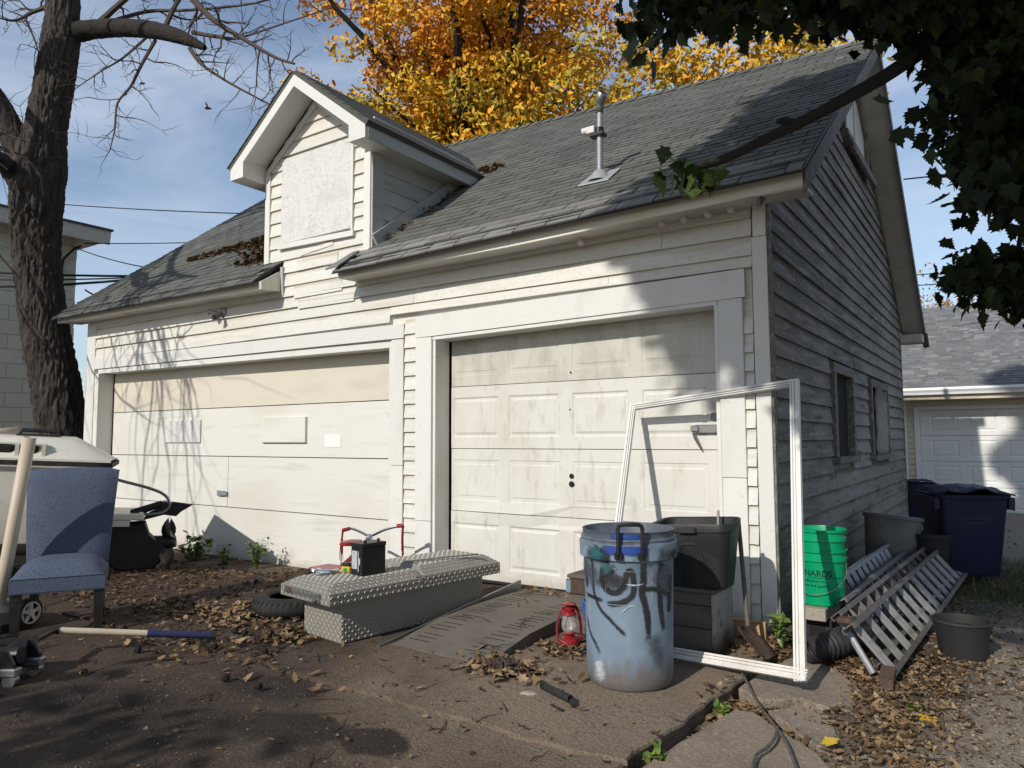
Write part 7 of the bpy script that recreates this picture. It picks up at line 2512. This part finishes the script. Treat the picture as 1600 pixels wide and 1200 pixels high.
def litter():
    rng = np.random.default_rng(33)
    pts, sizes, tints = [], [], []
    def area(n, fx, fy, size, tl, th, zoff=.008, keep=None):
        k = 0
        for _ in range(n):
            x, y = fx(), fy()
            if keep and not keep(x, y):
                continue
            pts.append((x, y, floor_z(x, y)+zoff+rng.uniform(0, .012)))
            sizes.append(size*rng.uniform(.42, 1.2))
            tints.append(np.clip(rng.normal((tl+th)/2, (th-tl)/2.6), .01, 1))
    u, g = rng.uniform, rng.normal
    # mulch of old leaves under the boat and along the doors
    area(2000, lambda: u(-8.2, -3.2), lambda: u(-2.3, .12), .07, .02, .42, keep=lambda x, y: rng.random() < (1 if y > -1.5 or x < -4.2 else .45))
    area(300, lambda: g(-3.75, .45), lambda: g(-1.90, .13), .07, .3, .95)
    area(260, lambda: g(-3.35, .22), lambda: g(-1.55, .25), .08, .35, .95, .012)
    area(120, lambda: g(-3.0, .45), lambda: g(-2.42, .16), .08, .15, .75)
    area(90, lambda: g(-2.65, .12), lambda: g(-1.95, .15), .09, .1, .7)
    area(200, lambda: u(-4.2, .0), lambda: u(-3.6, -1.7), .045, .05, .7)
    area(130, lambda: g(-.98, .10), lambda: g(-1.22, .10), .075, .2, .9)
    area(130, lambda: g(-1.04, .16), lambda: g(-1.78, .10), .075, .2, .95, .03)
    area(90, lambda: g(-1.95, .08), lambda: g(-.95, .4), .06, .2, .8)
    area(50, lambda: u(-1.9, -1.1), lambda: u(-.3, -.1), .06, .2, .9, .10)
    # gap between the driveway edge and the broken slabs, and the drift on the right
    area(240, lambda: g(.135, .045), lambda: u(-2.6, -.9), .06, .2, .9)
    area(150, lambda: g(.30, .14), lambda: g(-1.40, .06), .07, .15, .75, .02)
    area(60, lambda: g(.45, .07), lambda: g(-1.75, .1), .06, .15, .75, .03)
    area(620, lambda: g(.86, .13), lambda: g(-1.45, .42), .055, .1, .9)
    area(520, lambda: g(.70, .20), lambda: g(-.62, .26), .055, .1, .85)
    area(260, lambda: g(.30, .25), lambda: g(-.42, .16), .07, .1, .7)
    area(200, lambda: g(1.0, .28), lambda: g(-.40, .3), .055, .05, .7)
    area(700, lambda: u(.7, 2.6), lambda: u(-.5, 3.4), .055, .02, .5)
    area(160, lambda: u(.9, 1.9), lambda: u(-3.0, -1.0), .045, .2, .8)
    area(180, lambda: u(-.25, .3), lambda: u(-.75, -.1), .06, .1, .6)
    area(160, lambda: u(0, 3), lambda: u(5, 10), .08, .1, .5)
    area(2600, lambda: g(.82, .26), lambda: g(-1.0, .7), .024, .02, .8)
    area(1500, lambda: u(-6.0, -2.6), lambda: g(-1.7, .5), .028, .02, .7)
    area(900, lambda: u(-4.0, .0), lambda: u(-3.4, -1.6), .016, .02, .8)
    P = np.array(pts)
    n = len(P)
    S_, T2 = np.array(sizes), np.array(tints)
    pick = rng.random(n) < .34
    scatter("fallen_leaves", LEAF_V, LEAF_F, P[~pick], S_[~pick], rand_rot((~pick).sum(), .45, rng), "litter", T2[~pick], None, "stuff", curl=rng.uniform(-1.4, 1.6, (~pick).sum()))
    scatter("fallen_maple_leaves", MAPLE_V, MAPLE_F, P[pick], S_[pick]*.8, rand_rot(pick.sum(), .4, rng), "litter", T2[pick], None, "stuff", curl=rng.uniform(-.8, 1.8, pick.sum()))
    # leaves caught on the roof left of the dormer and in its valley
    R_, S_, T_ = [], [], []
    def roofleaf(n, fx, ft, tl=.2, th=.7):
        for _ in range(n):
            x, t = fx(), ft()
            if not (0 < t < 1):
                continue
            p = rp(x, t, .022+rng.uniform(0, .02))
            if x > -5.56 and x < -3.86 and p.y > 0:
                continue
            R_.append(p); S_.append(.085*rng.uniform(.6, 1.3)); T_.append(np.clip(rng.normal((tl+th)/2, .2), .01, 1))
    def drift():
        x = -5.6-abs(g(0, .55))
        return x
    for _ in range(1500):
        k = rng.random()
        x = -5.58-2.6*k**1.5
        tc_ = float(np.interp(x, [-8.2, -7.1, -6.5, -5.6], [.262, .29, .285, .25]))
        wd = float(np.interp(x, [-8.2, -7.1, -6.6, -5.6], [.006, .014, .04, .075]))
        roofleaf(1, lambda: x, lambda: tc_+g(0, wd), .05, .45)
    roofleaf(260, lambda: -5.58-abs(g(0, .35)), lambda: u(.10, .2), .05, .4)
    roofleaf(140, lambda: g(-3.70, .08), lambda: g(.525, .015), .2, .6)
    roofleaf(26, lambda: g(-3.78, .05), lambda: u(.12, .45), .1, .5)
    P = np.array(R_)
    n = len(P)
    scatter("roof_leaves", LEAF_V, LEAF_F, P, np.array(S_), rand_rot(n, .6, rng), "litter", np.array(T_)*.95, None, "stuff", curl=rng.uniform(-.9, 1.2, n))
    # pebbles and crumbs on the gravel and driveway
    n = 5200
    x = np.concatenate([rng.uniform(.75, 2.8, 3400), rng.uniform(-3.6, .05, 1800)])
    y = np.concatenate([rng.uniform(-3.2, 2.0, 3400), rng.uniform(-3.8, -1.7, 1800)])
    z = np.array([floor_z(a, b)+.002 for a, b in zip(x, y)])
    V8 = [(-.5, -.4, 0), (.5, -.5, 0), (.45, .5, 0), (-.4, .45, 0), (-.3, -.25, .4), (.3, -.3, .45), (.25, .3, .4), (-.25, .3, .38)]
    F8 = [(4, 5, 6, 7), (0, 1, 5, 4), (1, 2, 6, 5), (2, 3, 7, 6), (3, 0, 4, 7)]
    sz = np.concatenate([rng.uniform(.006, .024, 3400), rng.uniform(.002, .006, 1800)])
    scatter("gravel", V8, F8, np.stack([x, y, z], 1), sz, rand_rot(n, .2, rng), "slab", np.zeros(n)+.5, None, "stuff")
    # short grass by the carts
    n = 2600
    x, y = rng.uniform(.9, 3.4, n), rng.uniform(1.7, 4.2, n)
    z = np.array([floor_z(a, b) for a, b in zip(x, y)])
    Vg = [(-.06, 0, 0), (.06, 0, 0), (.03, .15, .6), (-.03, .15, .6), (0, .35, 1)]
    Fg = [(0, 1, 2), (0, 2, 3), (3, 2, 4)]
    scatter("grass", Vg, Fg, np.stack([x, y, z], 1), rng.uniform(.04, .09, n), rand_rot(n, .3, rng), "grass", rng.uniform(.01, 1, n), None, "stuff")
litter()

def weed(label, loc, h, n, size, spread, mat="green_leaf", name="weed", maple_like=False):
    w = thing(name, label, "weed", loc)
    rng = np.random.default_rng(int(abs(loc[0]*1000)))
    mb = MB()
    P, rots = [], []
    ns = max(3, n//9)
    for i in range(ns):
        a = rng.uniform(0, 2*PI)
        top = Vector((math.cos(a)*spread*rng.uniform(.3, 1), math.sin(a)*spread*rng.uniform(.3, 1), h*rng.uniform(.55, 1)))
        mid = Vector((top.x*.35, top.y*.35, top.z*.6))
        mb.tube([(0, 0, 0), mid, top], [.004, .003, .0015], 4, caps=False)
        for k in range(n//ns):
            t = rng.uniform(.25, 1)
            q = mid.lerp(top, (t-.5)*2) if t > .5 else Vector((0, 0, 0)).lerp(mid, t*2)
            P.append(q+Vector(rng.normal(0, spread*.16, 3)))
    mb.build("stem", mat, w)
    n = len(P)
    scatter("foliage", MAPLE_V if maple_like else LEAF_V, MAPLE_F if maple_like else LEAF_F, np.array(P), size*rng.uniform(.6, 1.3, n), rand_rot(n, .7, rng), mat, rng.uniform(.05, 1, n), w, curl=rng.uniform(-.6, .3, n))
    return w
weed("leafy green weed at the garage corner behind the white frame", (.13, -.42, .0), .26, 40, .085, .12)
weed("small weed growing in the ladder's near end", (.52, -.30, .0), .20, 16, .06, .08)
weed("round leaved mallow growing behind the propeller", (-6.55, -.16, low(-6.55, -.16)), .36, 110, .085, .26, maple_like=True)
weed("feathery weed against the plywood door, nearer the propeller", (-5.95, -.14, low(-5.95, -.14)), .26, 120, .05, .16)
weed("taller feathery weed against the plywood door, farther from the propeller", (-5.45, -.12, low(-5.45, -.12)), .36, 150, .05, .15)
weed("low green weed in the gap by the driveway edge, near the slab with the cable", (.13, -1.52, -.07), .06, 60, .045, .08)
weed("dark clover like weed in the gap beside the nearest slab", (.06, -2.22, -.07), .06, 60, .05, .08)
weed("tuft of grass at the foot of the white frame's lower rail", (.07, -1.02, -.05), .12, 24, .03, .08)
weed("small green weed among the leaves under the white frame", (.92, -1.15, -.03), .06, 14, .06, .08)
tag(scatter("yellow_leaf", MAPLE_V, MAPLE_F, np.array([(.985, -1.22, .0)]), np.array([.11]), rand_rot(1, .3), "gold", np.array([.3])), "bright yellow leaf on the leaf drift, farther from the viewer", "leaf", "bright yellow leaves")
tag(scatter("yellow_leaf", MAPLE_V, MAPLE_F, np.array([(.66, -1.78, .01)]), np.array([.09]), rand_rot(1, .3), "gold", np.array([.3])), "bright yellow leaf at the broken slab's edge, nearer the viewer", "leaf", "bright yellow leaves")
